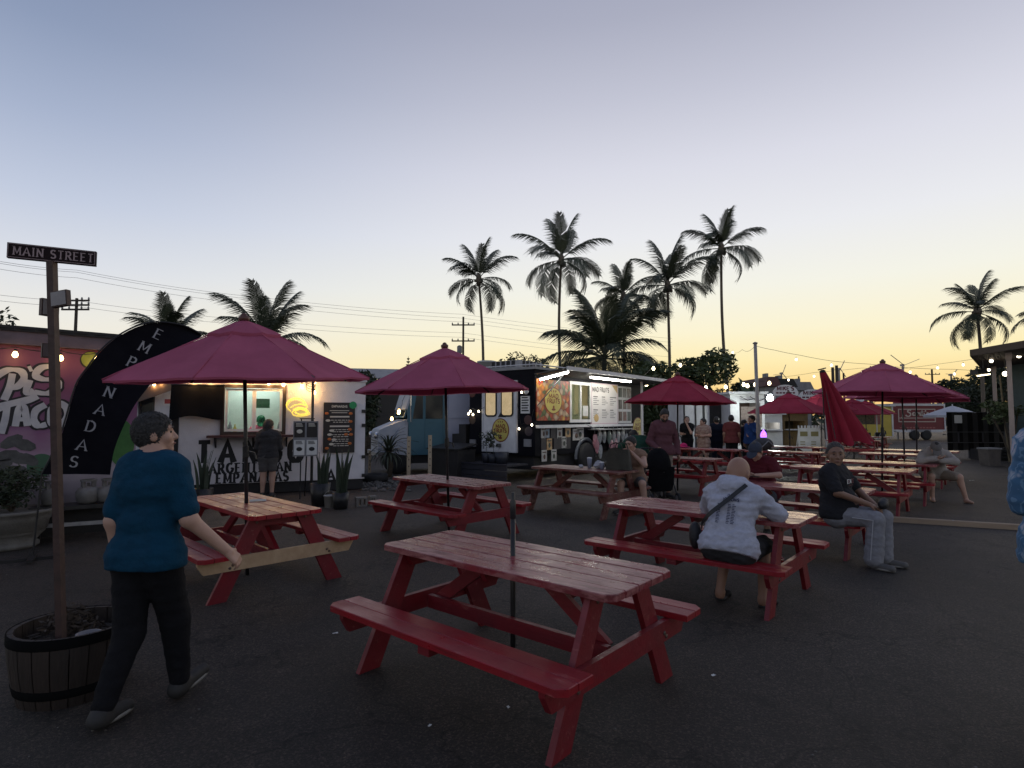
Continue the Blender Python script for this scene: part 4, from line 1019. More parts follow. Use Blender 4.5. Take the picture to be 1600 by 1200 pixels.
# menu stand on the ground before the trailer
p = at(478, 700, 11.9); S_ = thing('menu_stand', (p.x, p.y, 0), t.yaw, 'black easel holding four menu sheets beside the serving window', 'menu stand')
fr = Fr(p.x, p.y, t.yaw); a = fr.rect(458, 658, 497, 713)
mb = MB(); mb.box(a[0], a[1], 0, .03, a[2], a[3]); bd = mb.build('board', GREY, S_)
w_, h_ = (a[1] - a[0]), (a[3] - a[2])
for i, (x_, z_) in enumerate(((0, .5), (.5, .5), (0, 0), (.5, 0))):
    mb = MB(); mb.box(a[0] + w_ * (x_ + .04), a[0] + w_ * (x_ + .46), -.008, -.002, a[2] + h_ * (z_ + .04), a[2] + h_ * (z_ + .46)); q = mb.build('sheet', MENU_BG if i < 2 else PAPER, bd)
    mb = MB(); cx, cz = a[0] + w_ * (x_ + .25), a[2] + h_ * (z_ + .25)
    if i != 1: mb.ball((cx, -.012, cz - .03), (w_ * .12, .006, h_ * .06), 10, 5)
    for k in range(3): mb.quad(cx - w_ * .15, cx + w_ * .13 - .01 * k, cz + h_ * (.10 + .035 * k), cz + h_ * (.118 + .035 * k), -.011)
    mb.build('print', CREAM if i < 2 else INK, bd)
mb = MB()
for x_ in (a[0] + w_ * .32, a[0] + w_ * .78): mb.tube([(x_, .03, a[3] + .06), (x_, .03, 0)], .014, 6)
mb.beam((a[0] + w_ * .25, .03, a[3] + .05), (a[0] + w_ * .85, .03, a[3] + .05), .03, .02); mb.tube([(a[0] + w_ * .55, .03, a[2]), (a[0] + w_ * .55, .5, 0)], .014, 6); mb.build('legs', BLACKM, S_)

# snake plants
def snake_plant(label, p, pw, ph, n, hl, seed, bucket=BLACKM):
    r = random.Random(seed); S = thing('snake_plant', (p.x, p.y, 0), 0, label, 'potted plant', 'snake plants before the white trailer')
    mb = MB(); mb.lathe([(pw * .8, 0), (pw, ph), (pw * .9, ph), (pw * .88, ph - .03)], 16); mb.build('pot', bucket, S, True)
    for i in range(n):
        a = r.uniform(0, 6.28); d = r.uniform(0, pw * .6); h = hl * r.uniform(.6, 1.05); ln = r.uniform(.02, .28) * h; tw = r.uniform(0, 3); w = .048; mb = MB(); P = []
        for j in range(6):
            k = j / 5; c = Vector((math.cos(a) * (d + ln * k * k), math.sin(a) * (d + ln * k * k), ph - .03 + h * k)); ww = w * (1 - k ** 2.5) * (.7 + .3 * k) + .002
            s = Vector((math.cos(tw), math.sin(tw), 0)) * ww; P.append([c - s, c + Vector((-math.sin(tw), math.cos(tw), 0)) * .008, c + s])
        mb.grid(P); mb.build('leaf', mat('snake_leaf', (.05, .07, .045), (.025, .04, .025), 25, .5, stretch=(1, 1, 5)), S, True)
snake_plant('snake plant in a small black pot standing apart beside the grey bucket', gp(532, 795), .15, .30, 9, .85, 1)
snake_plant('snake plant in a wide black planter under the menu easel', gp(500, 790), .19, .42, 10, .72, 2)
snake_plant('snake plant half hidden behind the nearest red umbrella table', gp(315, 790), .2, .32, 8, .75, 3)
p = gp(515, 793); S_ = thing('bucket', (p.x, p.y, 0), 0, 'pale grey bucket between the two snake plants', 'bucket')
mb = MB(); mb.lathe([(.085, 0), (.105, .21), (.112, .21), (.112, .225), (.095, .225), (.09, .20)], 14); mb.build('pail', mat('pale_plastic', (.35, .34, .33), rough=.6), S_, True)
mb = MB(); mb.tube([(.108 * math.cos(i * .314), .02, .2 + .10 * math.sin(i * .314)) for i in range(11)], .003, 5); mb.build('handle', STEEL, S_)
p = gp(569, 791)
for i, (dx, dy, lb) in enumerate(((0, 0, 'dull concrete block lying on the asphalt, larger of the pair'), (.17, .18, 'paler small concrete block behind the larger one'))):
    S_ = thing('concrete_block', (p.x + dx - .06, p.y + dy, 0), .5, lb, 'block'); mb = MB(); hx = .10 if i == 0 else .06
    hole_wall(mb, -hx, hx, 0, .17 - .0 * i, [(-hx + .03, -.012, .03, .14), (.012, hx - .03, .03, .14)], -.07, .07); mb.build('block', mat('dull_block', (.17, .16, .145), (.22, .21, .19), 7, .9, bump=.3), S_)

# ------------------------------------------------------------ pale kiosk between the mural truck and the trailer
k_ = Fr(-9.6, 14.0, math.radians(6)); T = thing('kiosk', (-9.6, 14.0, 0), k_.yaw, 'pale kiosk with narrow windows behind the blue shirt man', 'kiosk')
L_ = 1.75; mb = MB(); hole_wall(mb, 0, L_, .3, 2.55, [(.22, .52, 1.2, 2.2), (.62, .92, 1.2, 2.2)], 0, .06); mb.box(0, .06, .06, 1.8, .3, 2.55); mb.box(L_ - .06, L_, .06, 1.8, .3, 2.55); mb.box(0, L_, 1.8, 1.86, .3, 2.55); mb.build('wall', WHITE, T)
mb = MB(); mb.box(-.1, L_ + .1, -.15, 1.95, 2.553, 2.63); mb.build('roof', GREY, T)
mb = MB(); mb.box(.02, L_ - .02, .03, 1.8, 0, .297); mb.build('skirt', DARK, T)
for a in (.22, .62):
    mb = MB(); mb.box(a + .002, a + .298, .02, .03, 1.202, 2.198); w = mb.build('window', GLASS_D, T); mb = MB(); frame(mb, a - .03, a + .33, 1.17, 2.23, .04, -.02, -.002); mb.build('frame', BLACKM, w)
a = k_.rect(257, 592, 271, 634); mb = MB(); mb.box(a[0], a[1], -.02, -.004, a[2], a[3]); q = mb.build('poster', PAPER, T)
mb = MB(); mb.quad(a[0] + .02, a[1] - .02, a[2] + .05, a[2] + .16, -.024); mb.ball(((a[0] + a[1]) / 2, -.024, a[3] - .2), (.07, .004, .1), 10, 5); mb.build('print', mat('red_print', (.35, .05, .05), rough=.6), q)
mb = MB(); mb.beam((.3, -.25, 2.0), (1.5, -.3, 2.45), .03, .25); mb.build('canopy_arm', mat('brown_trim2', (.12, .08, .06), rough=.6), T)
bulb_string('two warm bulbs at the pale kiosk behind the feather flag', [wallpt(k_, 225, 588, -.3), wallpt(k_, 240, 592, -.3), wallpt(k_, 255, 588, -.3), wallpt(k_, 270, 586, -.3)], [wallpt(k_, 241, 597, -.3), wallpt(k_, 252, 594, -.3)], light=4)

# ------------------------------------------------------------ mural taco truck at the left
def mural():
    m, N, L, b = nodes_of('mural_paint'); tc = N.new('ShaderNodeTexCoord'); sp = N.new('ShaderNodeSeparateXYZ'); L.new(tc.outputs['Object'], sp.inputs[0])
    n = N.new('ShaderNodeTexNoise'); n.inputs['Scale'].default_value = 2.2; n.inputs['Detail'].default_value = 5; L.new(tc.outputs['Object'], n.inputs['Vector'])
    ad = N.new('ShaderNodeMath'); ad.operation = 'MULTIPLY_ADD'; L.new(n.outputs[0], ad.inputs[0]); ad.inputs[1].default_value = .9; L.new(sp.outputs['Z'], ad.inputs[2])
    mr = N.new('ShaderNodeMapRange'); mr.inputs['From Min'].default_value = .6; mr.inputs['From Max'].default_value = 3.1; L.new(ad.outputs[0], mr.inputs['Value'])
    r = N.new('ShaderNodeValToRGB'); e = r.color_ramp.elements; e[0].position = 0; e[0].color = (.05, .05, .05, 1); e[1].position = 1; e[1].color = (.16, .045, .10, 1)
    for p_, c in ((.30, (.36, .31, .35, 1)), (.42, (.33, .22, .30, 1)), (.55, (.24, .10, .20, 1)), (.75, (.17, .055, .125, 1))): x = e.new(p_); x.color = c
    L.new(mr.outputs[0], r.inputs[0]); L.new(r.outputs[0], b.inputs['Base Color']); b.inputs['Roughness'].default_value = .55; return m
my = math.radians(44); mo = Fr(-6.8 - .719 * 1.2, 7.7 - .695 * 1.2, my); ML = 2.78
T = thing('food_truck', (mo.o.x, mo.o.y, 0), my, 'taco truck painted with a purple and pink graffiti mural', 'food truck')
mb = MB(); mb.box(0, ML, 0, .05, .35, 2.62); mb.build('mural_wall', mural(), T)
mb = MB(); mb.box(0, .05, .05, 2.2, .35, 2.62); mb.box(ML - .05, ML, .05, 2.2, .35, 2.62); mb.box(0, ML, 2.2, 2.25, .35, 2.62); mb.build('wall', GREY, T)
mb = MB(); mb.box(-.05, ML + .06, -.10, 2.3, 2.623, 2.83); mb.build('roof_fascia', mat('dull_lilac_fascia', (.13, .10, .13), (.09, .07, .09), 5, .6), T)
mb = MB(); P = [[(x, -.13 - .01 * math.sin(x * 30), z) for x in [ML * i / 40 for i in range(41)]] for z in (2.84, 2.80)]; mb.grid(P); mb.box(-.06, ML + .07, -.14, 2.32, 2.832, 2.87); mb.build('roof', DARK, T)
mb = MB(); mb.box(.05, ML - .05, .04, 2.2, .0, .347); mb.build('skirt', DARK, T)
def MU(pts): return [mo.uv(x, y, -.01) for x, y in pts]
def graf(pls, w, m, y, nm):
    mb = MB()
    for i, pl in enumerate(pls): strip(mb, MU(pl), w * .75, w, lambda a, b, k: (a, y - k, b), .0004 * i)
    return mb.build(nm, m, T)
def Z1(*p): return [(x * .25, 360 + y * .25) for x, y in p]
def Z2(*p): return [(x * .25, 600 + y * .25) for x, y in p]
def smooth_pl(p, n=5):
    out = []
    for i in range(len(p) - 1):
        p0, p1, p2, p3 = p[max(i - 1, 0)], p[i], p[i + 1], p[min(i + 2, len(p) - 1)]
        for k in range(n):
            s = k / n; out.append(tuple(.5 * (2 * p1[q] + (p2[q] - p0[q]) * s + (2 * p0[q] - 5 * p1[q] + 4 * p2[q] - p3[q]) * s * s + (3 * p1[q] - p0[q] - 3 * p2[q] + p3[q]) * s ** 3) for q in (0, 1)))
    return out + [p[-1]]
GRAF = [Z1((78, 895), (60, 980), (25, 1060)), Z1((-30, 915), (50, 872), (130, 880), (150, 925), (110, 975), (50, 985)), Z1((185, 935), (165, 1000), (185, 1018), (215, 1000)), Z1((178, 868), (200, 862)),
        Z1((345, 848), (260, 858), (222, 905), (270, 930), (345, 935), (365, 975), (300, 1018), (215, 1010)), Z1((230, 1040), (120, 1068), (10, 1095), (-40, 1125)),
        Z2((-40, 168), (60, 128), (160, 108), (235, 75)), Z2((45, 130), (32, 220), (5, 310)), Z2((95, 265), (118, 160), (150, 150), (172, 262)), Z2((100, 222), (160, 220)),
        Z2((285, 130), (225, 165), (212, 225), (240, 262), (290, 252)), Z2((375, 118), (322, 160), (318, 235), (365, 262), (415, 215), (415, 150), (375, 118))]
GRAF = [smooth_pl(g) for g in GRAF]
graf(GRAF, .118, mat('graffiti_outline', (.012, .010, .015), rough=.5), -.004, 'lettering_outline')
graf(GRAF, .070, mat('graffiti_white', (.55, .55, .56), (.42, .42, .46), 5, .5), -.010, 'lettering')
def blob(px, py, rx, ry, m, y, nm):
    (x, z), (x2, _), (_, z2) = mo.uv(px, py), mo.uv(px + rx, py), mo.uv(px, py - ry); mb = MB(); mb.disc((x, y, z), abs(x2 - x), abs(z2 - z)); return mb.build(nm, m, T)
blob(142, 563, 17, 14, mat('mural_black', (.012, .012, .012), rough=.5), -.004, 'painted_outline'); blob(142, 562, 15, 12, mat('mural_lime', (.24, .28, .03), (.18, .24, .03), 9, .5), -.007, 'painted_lime')
blob(190, 692, 20, 36, mat('mural_green', (.05, .17, .04), (.035, .13, .03), 6, .5), -.007, 'painted_avocado'); blob(64, 727, 22, 18, mat('mural_dark_green', (.05, .12, .07), rough=.5), -.005, 'painted_hill')
mb = MB(); r_ = random.Random(5)
for (x, y, w, h, an) in ((18, 690, 16, 9, .6), (38, 695, 16, 9, -.4), (10, 712, 17, 9, .2), (30, 716, 18, 9, -.3), (46, 718, 14, 8, -.7), (20, 736, 18, 9, .1), (4, 726, 14, 8, .5)):
    c = mo.uv(x, y); mb.add([(c[0] + (math.cos(q) * w * .0085) * math.cos(an) - math.sin(q) * h * .0085 * math.sin(an), -.005 - .001 * (x % 3), c[1] + math.cos(q) * w * .0085 * math.sin(an) + math.sin(q) * h * .0085 * math.cos(an)) for q in (0, .7, 1.57, 2.4, 3.14, 3.9, 4.7, 5.5)], [tuple(range(8))])
mb.build('painted_leaves', mat('mural_grey', (.10, .10, .10), (.05, .05, .05), 8, .6), T)
bulb_string('warm bulbs glowing under the eave of the purple mural truck', sag([wallpt(mo, -30, 540, -.2), wallpt(mo, 24, 542, -.2), wallpt(mo, 95, 548, -.2), wallpt(mo, 152, 552, -.2)], 6, .03), [wallpt(mo, 24, 548, -.2), wallpt(mo, 95, 554, -.2), wallpt(mo, 152, 556, -.2)], light=.7)
# propane tanks on the tongue rack
p = at(140, 783, 8.1); S_ = thing('tank_rack', (p.x, 8.1, 0), .5, 'low black steel rack carrying white propane tanks', 'rack'); mb = MB(); mb.box(-.62, .42, -.2, .2, .42, .47); mb.build('shelf', BLACKM, S_)
[MB().box(x, x + .05, y, y + .05, 0, .42).build('leg', BLACKM, S_) for x in (-.6, .35) for y in (-.18, .13)]
mb = MB(); mb.box(-.60, .40, -.19, -.16, .2, .25); mb.build('rail', STEEL, S_)
for i, (dx, lb) in enumerate(((-.42, 'white propane tank standing apart beside the signpost'), (-.02, 'white propane tank next to the blue shirt man, front of the two'), (.22, 'white propane tank partly hidden by the blue shirt man'))):
    c = S_.location; T2 = thing('propane_tank', (c.x + dx * math.cos(.5), c.y + dx * math.sin(.5), .472), 0, lb, 'gas tank', 'propane tanks on the rack'); k = .82 if i == 0 else 1
    mb = MB(); mb.lathe([(.09 * k, 0), (.13 * k, .03), (.145 * k, .1), (.145 * k, .16), (.11 * k, .215), (.03 * k, .235)], 16); mb.build('tank', mat('dull_tank_white', (.20, .195, .19), (.13, .125, .12), 7, .5), T2, True)
    mb = MB(); [mb.beam((.085 * k * math.cos(a), .085 * k * math.sin(a), .20), (.085 * k * math.cos(a), .085 * k * math.sin(a), .30), .05, .012) for a in (0, 1.6, 3.1, 4.7)]; mb.lathe([(.08 * k, .30), (.10 * k, .30), (.10 * k, .325), (.08 * k, .325)], 14, cap=False); mb.lathe([(.02, .23), (.02, .28)], 8); mb.build('collar', MATS['dull_tank_white'], T2)

# ------------------------------------------------------------ feather flag
f_ = Fr(-5.0, 7.2, math.radians(34.8)); T = thing('feather_flag', (-5.0, 7.2, 0), f_.yaw, 'black curved feather flag reading EMPANADAS down its length', 'flag')
LE = [(316, 523), (287, 509), (250, 504), (225, 507), (200, 517), (175, 533), (155, 552), (137, 576), (119, 604), (100, 668), (85, 705), (67, 741)]
RE = [(316, 525), (307, 531), (296, 538), (284, 548), (268, 562), (254, 577), (240, 594), (226, 612), (210, 634), (192, 668), (178, 705), (172, 742)]
LE = smooth_pl(LE, 4); RE = smooth_pl(RE, 4); P = []
for a, b in zip(LE, RE):
    u0, u1 = f_.uv(*a), f_.uv(*b); row = []
    for j in range(9):
        k = j / 8; x = u0[0] + (u1[0] - u0[0]) * k; z = u0[1] + (u1[1] - u0[1]) * k; row.append((x, .05 * math.sin(k * 3.1) + .025 * math.sin(z * 5 + k * 4), z))
    P.append(row)
mb = MB(); mb.grid(P); mb.grid([[(p[0], p[1] + .004, p[2]) for p in r_[::-1]] for r_ in P]); FLAG = mat('black_flag_cloth', (.007, .007, .011), (.010, .010, .014), 6, .95, spec=.1); mb.build('banner', FLAG, T, True)
mb = MB(); pl = [f_.uv(x - 1.5, y - 1) for x, y in LE]; pts = [(p[0], .0, p[1]) for p in pl]; pts.append((pts[-1][0] - .05, 0, 0)); mb.tube(pts, .011, 6); mb.build('pole', BLACKM, T)
mb = MB(); x_ = pts[-1][0]; mb.box(x_ - .3, x_ + .3, -.03, .03, 0, .03); mb.box(x_ - .03, x_ + .03, -.3, .3, .031, .06); mb.build('base', BLACKM, T)
SILVER = mat('silver_print', (.30, .30, .32), rough=.6); mb = MB()
for ch, x, y, rot in (('E', 247, 523, -.42), ('M', 226, 543, -.42), ('P', 206, 566, -.40), ('A', 190, 590, -.36), ('N', 171, 613, -.32), ('A', 157, 640, -.26), ('D', 142, 666, -.22), ('A', 129, 695, -.2), ('S', 116, 721, -.2)):
    u0, z0 = f_.uv(x, y); h = .125; cs, sn = math.cos(rot), math.sin(rot); w = GL[ch][0] * h
    def T3(a, b, k, u0=u0, z0=z0, cs=cs, sn=sn): return (u0 + a * cs - b * sn, -.045 - k + .0 * a, z0 + a * sn + b * cs)
    write(mb, ch, -w / 2, -h / 2, h, wt=.15, thin=.07, serif=.13, to3=T3)
mb.build('lettering', SILVER, T)

# ------------------------------------------------------------ MAIN STREET signpost in a half barrel
RUST = mat('rusty_brown_post', (.075, .042, .035), (.05, .03, .026), 14, .6, bump=.2); SIGN = mat('dark_maroon_sign', (.014, .006, .007), rough=.7, spec=.2)
base = Vector((-2.62, 3.52, .30)); topp = Vector((-2.59, 3.28, 2.53)); T = thing('street_sign', (base.x, base.y, 0), 0, 'MAIN STREET sign on a rusty leaning post in the barrel', 'sign')
base = at(99, 992, 3.5); topp = at(81, 408, 3.30); T.location = (base.x, base.y, 0); O = Vector((base.x, base.y, 0))
mb = MB(); mb.beam(base - O - Vector((0, 0, .2)), topp - O, .038, .038, (0, 1, 0)); mb.build('post', RUST, T)
s0, s1 = at(12, 391, 3.22), at(150.5, 405, 3.385); dx = (s1 - s0); sx = Vector((dx.x, dx.y, 0)).normalized(); L_ = dx.length; sn = Vector((-sx.y, sx.x, 0)); hz = .0865; slope = (s1.z - s0.z) / L_
def SG(a, b, k): return s0 - O + sx * a + sn * (-k) + Vector((0, 0, b + slope * a))
mb = MB(); mb.add([SG(a, b, k) for k in (.012, -.014) for a, b in ((0, -hz / 2), (L_, -hz / 2), (L_, hz / 2), (0, hz / 2))], [(0, 1, 2, 3), (7, 6, 5, 4), (0, 4, 5, 1), (1, 5, 6, 2), (2, 6, 7, 3), (3, 7, 4, 0)]); bd = mb.build('sign_board', SIGN, T)
PINKP = mat('dull_pink_print', (.34, .25, .25), rough=.6); mb = MB(); e = .005
strip(mb, [(e, -hz / 2 + e), (L_ - e, -hz / 2 + e), (L_ - e, hz / 2 - e), (e, hz / 2 - e), (e, -hz / 2 + e)], .002, .002, lambda a, b, k: SG(a, b, k + .014)); mb.build('border', PINKP, bd)
mb = MB(); write(mb, 'MAIN STREET', .028, -.023, .046, fit=L_ - .055, wt=.15, thin=.10, serif=.13, sp=.2, to3=lambda a, b, k: SG(a, b, k + .014)); mb.build('lettering', PINKP, bd)
def small_board(px, py, w, h, yaw, d, face, nm='plaque'):
    c = at(px, py, d) - O; mb = MB(); mb.box(-w / 2, w / 2, -.014, .014, -h / 2, h / 2); o = mb.build(nm, RUST, T, False, c, yaw); mb = MB(); mb.box(-w / 2 + .006, w / 2 - .006, -.018, -.015, -h / 2 + .006, h / 2 - .006); mb.build('face', face, o); return o
PF = mat('faded_plaque', (.36, .34, .33), (.26, .24, .24), 12, .7)
small_board(95, 467, .105, .09, -.15, 3.27, PF).rotation_euler = (0, -.12, -.15)
small_board(77, 481, .09, .10, 1.15, 3.36, PF); small_board(73, 548, .05, .085, .8, 3.42, mat('dark_plaque', (.12, .09, .09), (.08, .06, .06), 12, .7))
BR = Vector((-2.66, 3.62, 0)); T = thing('barrel_planter', BR, 0, 'half wine barrel planter with black hoops at the foot of the street sign', 'planter')
BARW = mat('barrel_oak', (.034, .022, .016), (.018, .013, .010), 6, .7, stretch=(1, 1, .2), bump=.4)
bh, n = .40, 22; prof = lambda z: .265 + .055 * math.sin((z / bh) * 1.7)
sv = None
for i in range(n):
    if sv is None:
        mb = MB(); P = []; a0 = math.pi / n * .94
        ro = [[(prof(z) * math.cos(a), prof(z) * math.sin(a), z) for a in (-a0, 0, a0)] for z in [bh * k / 5 for k in range(6)]]; ri = [[(p[0] * .9, p[1] * .9, p[2]) for p in r_[::-1]] for r_ in ro]
        mb.grid(ro); mb.grid(ri); mb.grid([ro[-1], ri[-1][::-1]]); sv = mb.build('stave', BARW, T, True).data
    else: share('stave', sv, T, rot=(0, 0, 2 * math.pi * i / n))
for z0, z1 in ((.345, .402), (.06, .11)):
    mb = MB(); mb.lathe([(prof(z0) + .004, z0), (prof(z1) + .004, z1), (prof(z1) - .002, z1 + .001)], 36, cap=False); mb.build('hoop', mat('black_hoop', (.006, .006, .006), rough=.8, spec=.03), T, True)
mb = MB(); mb.lathe([(.001, .325), (.15, .33), (.285, .30)], 24, cap=False); mb.build('soil', SOIL, T, True)
mb = MB(); r_ = random.Random(8)
for i in range(420):
    a = r_.uniform(0, 6.28); d = r_.uniform(0, .19); q = Vector((d * math.cos(a) - .05, d * math.sin(a) + .02, .32 + .19 * (1 - (d / .19) ** 2) * r_.random())); v = Vector((r_.gauss(0, 1), r_.gauss(0, 1), r_.gauss(0, .5))).normalized() * .035; s = Vector((r_.gauss(0, 1), r_.gauss(0, 1), r_.gauss(0, 1))).cross(v).normalized() * .008
    mb.add([q - v, q + s, q + v, q - s], [(0, 1, 2, 3)])
tag(mb.build('dead_leaves', mat('dead_leaf', (.07, .05, .035), (.04, .03, .022), 20, .9), T), kind='stuff')
mb = MB(); mb.lathe([(.055, .30), (.065, .36), (.058, .36), (.05, .31)], 16, (.17, -.12, .02)); mb.build('cup', mat('dull_cup', (.22, .21, .22), rough=.4), T, True)

# urn planter and plant at the left edge
c = gp(8, 868); c.x -= .30; URN = mat('stained_concrete', (.12, .112, .10), (.17, .16, .145), 7, .9, bump=.3); T = thing('urn_planter', (c.x, c.y + .42, 0), 0, 'ribbed concrete urn planter cut by the picture edge', 'planter')
mb = MB(); mb.lathe([(.26, 0), (.29, .03), (.29, .07), (.25, .09), (.33, .2), (.345, .215), (.345, .245), (.36, .25), (.385, .38), (.40, .395), (.40, .43), (.41, .45), (.43, .49), (.445, .5), (.445, .53), (.42, .535), (.38, .50)], 36); mb.v = [(x, y, z * .9) for x, y, z in mb.v]; mb.build('urn', URN, T, True)
mb = MB(); mb.lathe([(.001, .45), (.40, .44)], 20, cap=False); mb.build('soil', SOIL, T)
T2 = thing('shrub', (c.x, c.y + .42, .44), 0, 'bushy dark shrub growing in the concrete urn', 'plant'); mb = MB(); sb = MB(); r_ = random.Random(12)
for i in range(16):
    a = r_.uniform(0, 6.28); d = r_.uniform(.1, .42); e = Vector((math.cos(a) * d, math.sin(a) * d, r_.uniform(.18, .5))); sb.tube([(0, 0, 0), e * .5 + Vector((0, 0, .05)), e], [.01, .007, .003], 5); leaf_cloud(mb, e, (.15, .15, .13), 90, .04, r_, 0)
mb.build('foliage', LEAF_D, T2); sb.build('stems', BARK, T2)

# ------------------------------------------------------------ yucca, stakes, old tyre by the blue van
p = gp(607, 748); T = thing('yucca_plant', (p.x, p.y, 0), 0, 'spiky yucca with sword leaves before the blue van', 'plant'); r_ = random.Random(6)
mb = MB(); mb.tube([(0, 0, 0), (.05, 0, .35), (0, 0, .75)], [.09, .08, .07], 8); mb.build('trunk', BARK, T, True); YL = mat('yucca_leaf', (.06, .075, .05), (.04, .05, .035), 6, .55)
for i in range(64):
    a = i * 2.39996; e = 1.4 - 2.0 * (i / 63) + r_.uniform(-.15, .15); L_ = r_.uniform(.55, .85) * (1.0 - .2 * (i > 50)); mb = MB(); P = []
    for j in range(5):
        k = j / 4; ee = e - .5 * k * k; q = Vector((math.cos(a) * math.cos(ee), math.sin(a) * math.cos(ee), math.sin(ee))) * (L_ * k) + Vector((0, 0, .72)); s = Vector((-math.sin(a), math.cos(a), 0)) * (.032 * (1 - k ** 3) + .001); P.append([q - s, q + Vector((0, 0, -.008)), q + s])
    mb.grid(P); mb.build('leaf', YL, T, True)
PINE = mat('raw_pine_stake', (.36, .28, .19), (.46, .37, .26), 7, .75, stretch=(1, 1, .15))
for (x, y0, y1, w, d, lb) in ((639, 682, 744, .10, 15.6, 'weathered pine stake beside the yucca'), (672, 680, 742, .095, 15.8, 'weathered pine stake standing alone before the pale van box'), (578, 704, 740, .07, 16.2, 'short thin pine stake at the white trailer corner')):
    q = at(x, y0, d); b_ = thing('stake', (q.x, d, 0), .2, lb, 'stake', 'wooden stakes by the van'); mb = MB(); mb.box(-w / 2, w / 2, -w / 2, w / 2, 0, q.z); mb.build('timber', PINE, b_)
    mb = MB(); [mb.box(-.012, .012, -w / 2 - .004, -w / 2 - .0005, q.z * k, q.z * k + .03) for k in (.3, .45, .6, .75, .88)]; mb.build('holes', DARK, b_)
q = gp(586, 752); T = thing('old_tyre', (q.x, q.y, .0), 0, 'old dark tyre lying on the ground before the yucca', 'tyre'); mb = MB(); mb.lathe([(.18, .02), (.30, .0), (.34, .05), (.34, .15), (.30, .20), (.18, .18), (.2, .1)], 22, cap=False); mb.build('tread', RUBBER, T, True)
mb = MB(); r_ = random.Random(2)
for i in range(260):
    q = gp(r_.uniform(556, 640), r_.uniform(744, 768)); s = r_.uniform(.02, .07); mb.ball((q.x, q.y, s * .3), (s, s * .8, s * .6), 6, 4)
tag(mb.build('gravel', mat('grey_gravel', (.12, .115, .11), (.07, .065, .06), 4, .9)), 'loose grey gravel strip beside the white trailer', kind='stuff')
# ------------------------------------------------------------ old blue step van
TEAL = mat('faded_teal', (.045, .135, .18), (.06, .16, .20), 2.2, .5); PALEBLUE = mat('faded_pale_blue', (.33, .37, .43), (.42, .43, .46), 1.6, .5); LILAC = mat('pale_lilac_panel', (.40, .42, .52), (.34, .36, .46), 1.2, .5)
def wheel(par, x, y, z, r, w, ax='y', nm='wheel'):
    mb = MB(); mb.lathe([(r * .55, -w / 2), (r * .92, -w / 2), (r, -w * .3), (r, w * .3), (r * .92, w / 2), (r * .55, w / 2)], 20, cap=True); o = mb.build(nm, RUBBER, par, True, (x, y, z)); o.rotation_euler = (math.pi / 2, 0, 0) if ax == 'y' else (0, math.pi / 2, 0)
    mb = MB(); mb.lathe([(r * .05, -w * .54), (r * .3, -w * .56), (r * .56, -w * .51)], 14, cap=False); mb.build('hub', STEEL, o, True); return o
vy = math.radians(20); v = Fr(-3.05, 17.2, vy)
T = thing('step_van', (-3.05, 17.2, 0), vy, 'old faded blue step van with pale sloping hood and lit windscreen', 'van')
# local -x is the van's front, y=0 its near side
mb = MB(); mb.prism([(0, .55), (1.15, .55), (1.15, 2.72), (.30, 2.72), (.18, 2.62), (-.05, 1.92), (-.03, 1.55), (0, 1.50)], 0, .06, 'y'); mb.build('cab_side', TEAL, T)
mb = MB(); mb.prism([(0, .55), (1.15, .55), (1.15, 2.72), (.30, 2.72), (.18, 2.62), (-.05, 1.92), (-.03, 1.55), (0, 1.50)], 2.02, 2.08, 'y'); mb.build('cab_side', TEAL, T)
mb = MB(); mb.prism([(-.04, 1.9), (.19, 2.62), (.31, 2.725), (1.15, 2.725), (1.15, 2.78), (.29, 2.78), (.13, 2.65), (-.09, 1.9)], -.02, 2.1, 'y'); mb.box(-.06, .0, .06, 2.02, .6, 1.6); mb.build('cab_roof', PALEBLUE, T)
mb = MB(); mb.prism([(-.05, .62), (-.05, 1.58), (-.28, 1.52), (-.80, 1.30), (-.86, 1.2), (-.86, .62)], .16, 1.92, 'y', inset=.0); mb.build('hood', PALEBLUE, T)
mb = MB(); mb.prism([(-.03, .55), (-.03, 1.42), (-.22, 1.36), (-.42, 1.05), (-.5, .6)], -.02, .157, 'y'); mb.prism([(-.03, .55), (-.03, 1.42), (-.22, 1.36), (-.42, 1.05), (-.5, .6)], 1.923, 2.1, 'y'); mb.build('fender', PALEBLUE, T)
mb = MB(); [mb.box(-.872, -.862, .35, 1.72, z, z + .035) for z in (.78, .86, .94, 1.02)]; mb.build('grille', GREY, T)
for y_ in (.3, 1.78):
    mb = MB(); mb.lathe([(.10, 0), (.10, .05), (.07, .08)], 14); o = mb.build('headlight', CHROME, T, True, (-.86, y_, 1.12)); o.rotation_euler = (0, -math.pi / 2, 0)
mb = MB(); mb.lathe([(.085, 0), (.085, .012)], 18); o = mb.build('emblem', INK, T, True, (-.865, .62, 1.12)); o.rotation_euler = (0, -math.pi / 2, 0)
mb = MB(); mb.box(-.95, -.875, -.03, 2.11, .52, .64); mb.build('bumper', STEEL, T)
def sl(a, y): return [(-.062 + (.235) * a[0], y, 1.72 + .80 * a[0])]
mb = MB()
for y0, y1 in ((.12, 1.0), (1.08, 1.96)):
    mb.add([(-.10, y0, 1.70), (-.10, y1, 1.70), (.14, y1, 2.52), (.14, y0, 2.52)], [(0, 1, 2, 3)])
mb.build('windscreen', GLASS_D, T)
mb = MB(); mb.add([(-.13, .16 + .84 * 0, 1.66), (-.13, 1.98, 1.66), (-.09, 1.98, 1.70), (-.09, .1, 1.70)], [(0, 1, 2, 3)]); [mb.beam((-.115, y_, 1.66), (.135, y_, 2.55), .05, .04, (0, 1, 0)) for y_ in (.09, 1.04, 1.99)]; mb.build('windscreen_frame', TEAL, T)
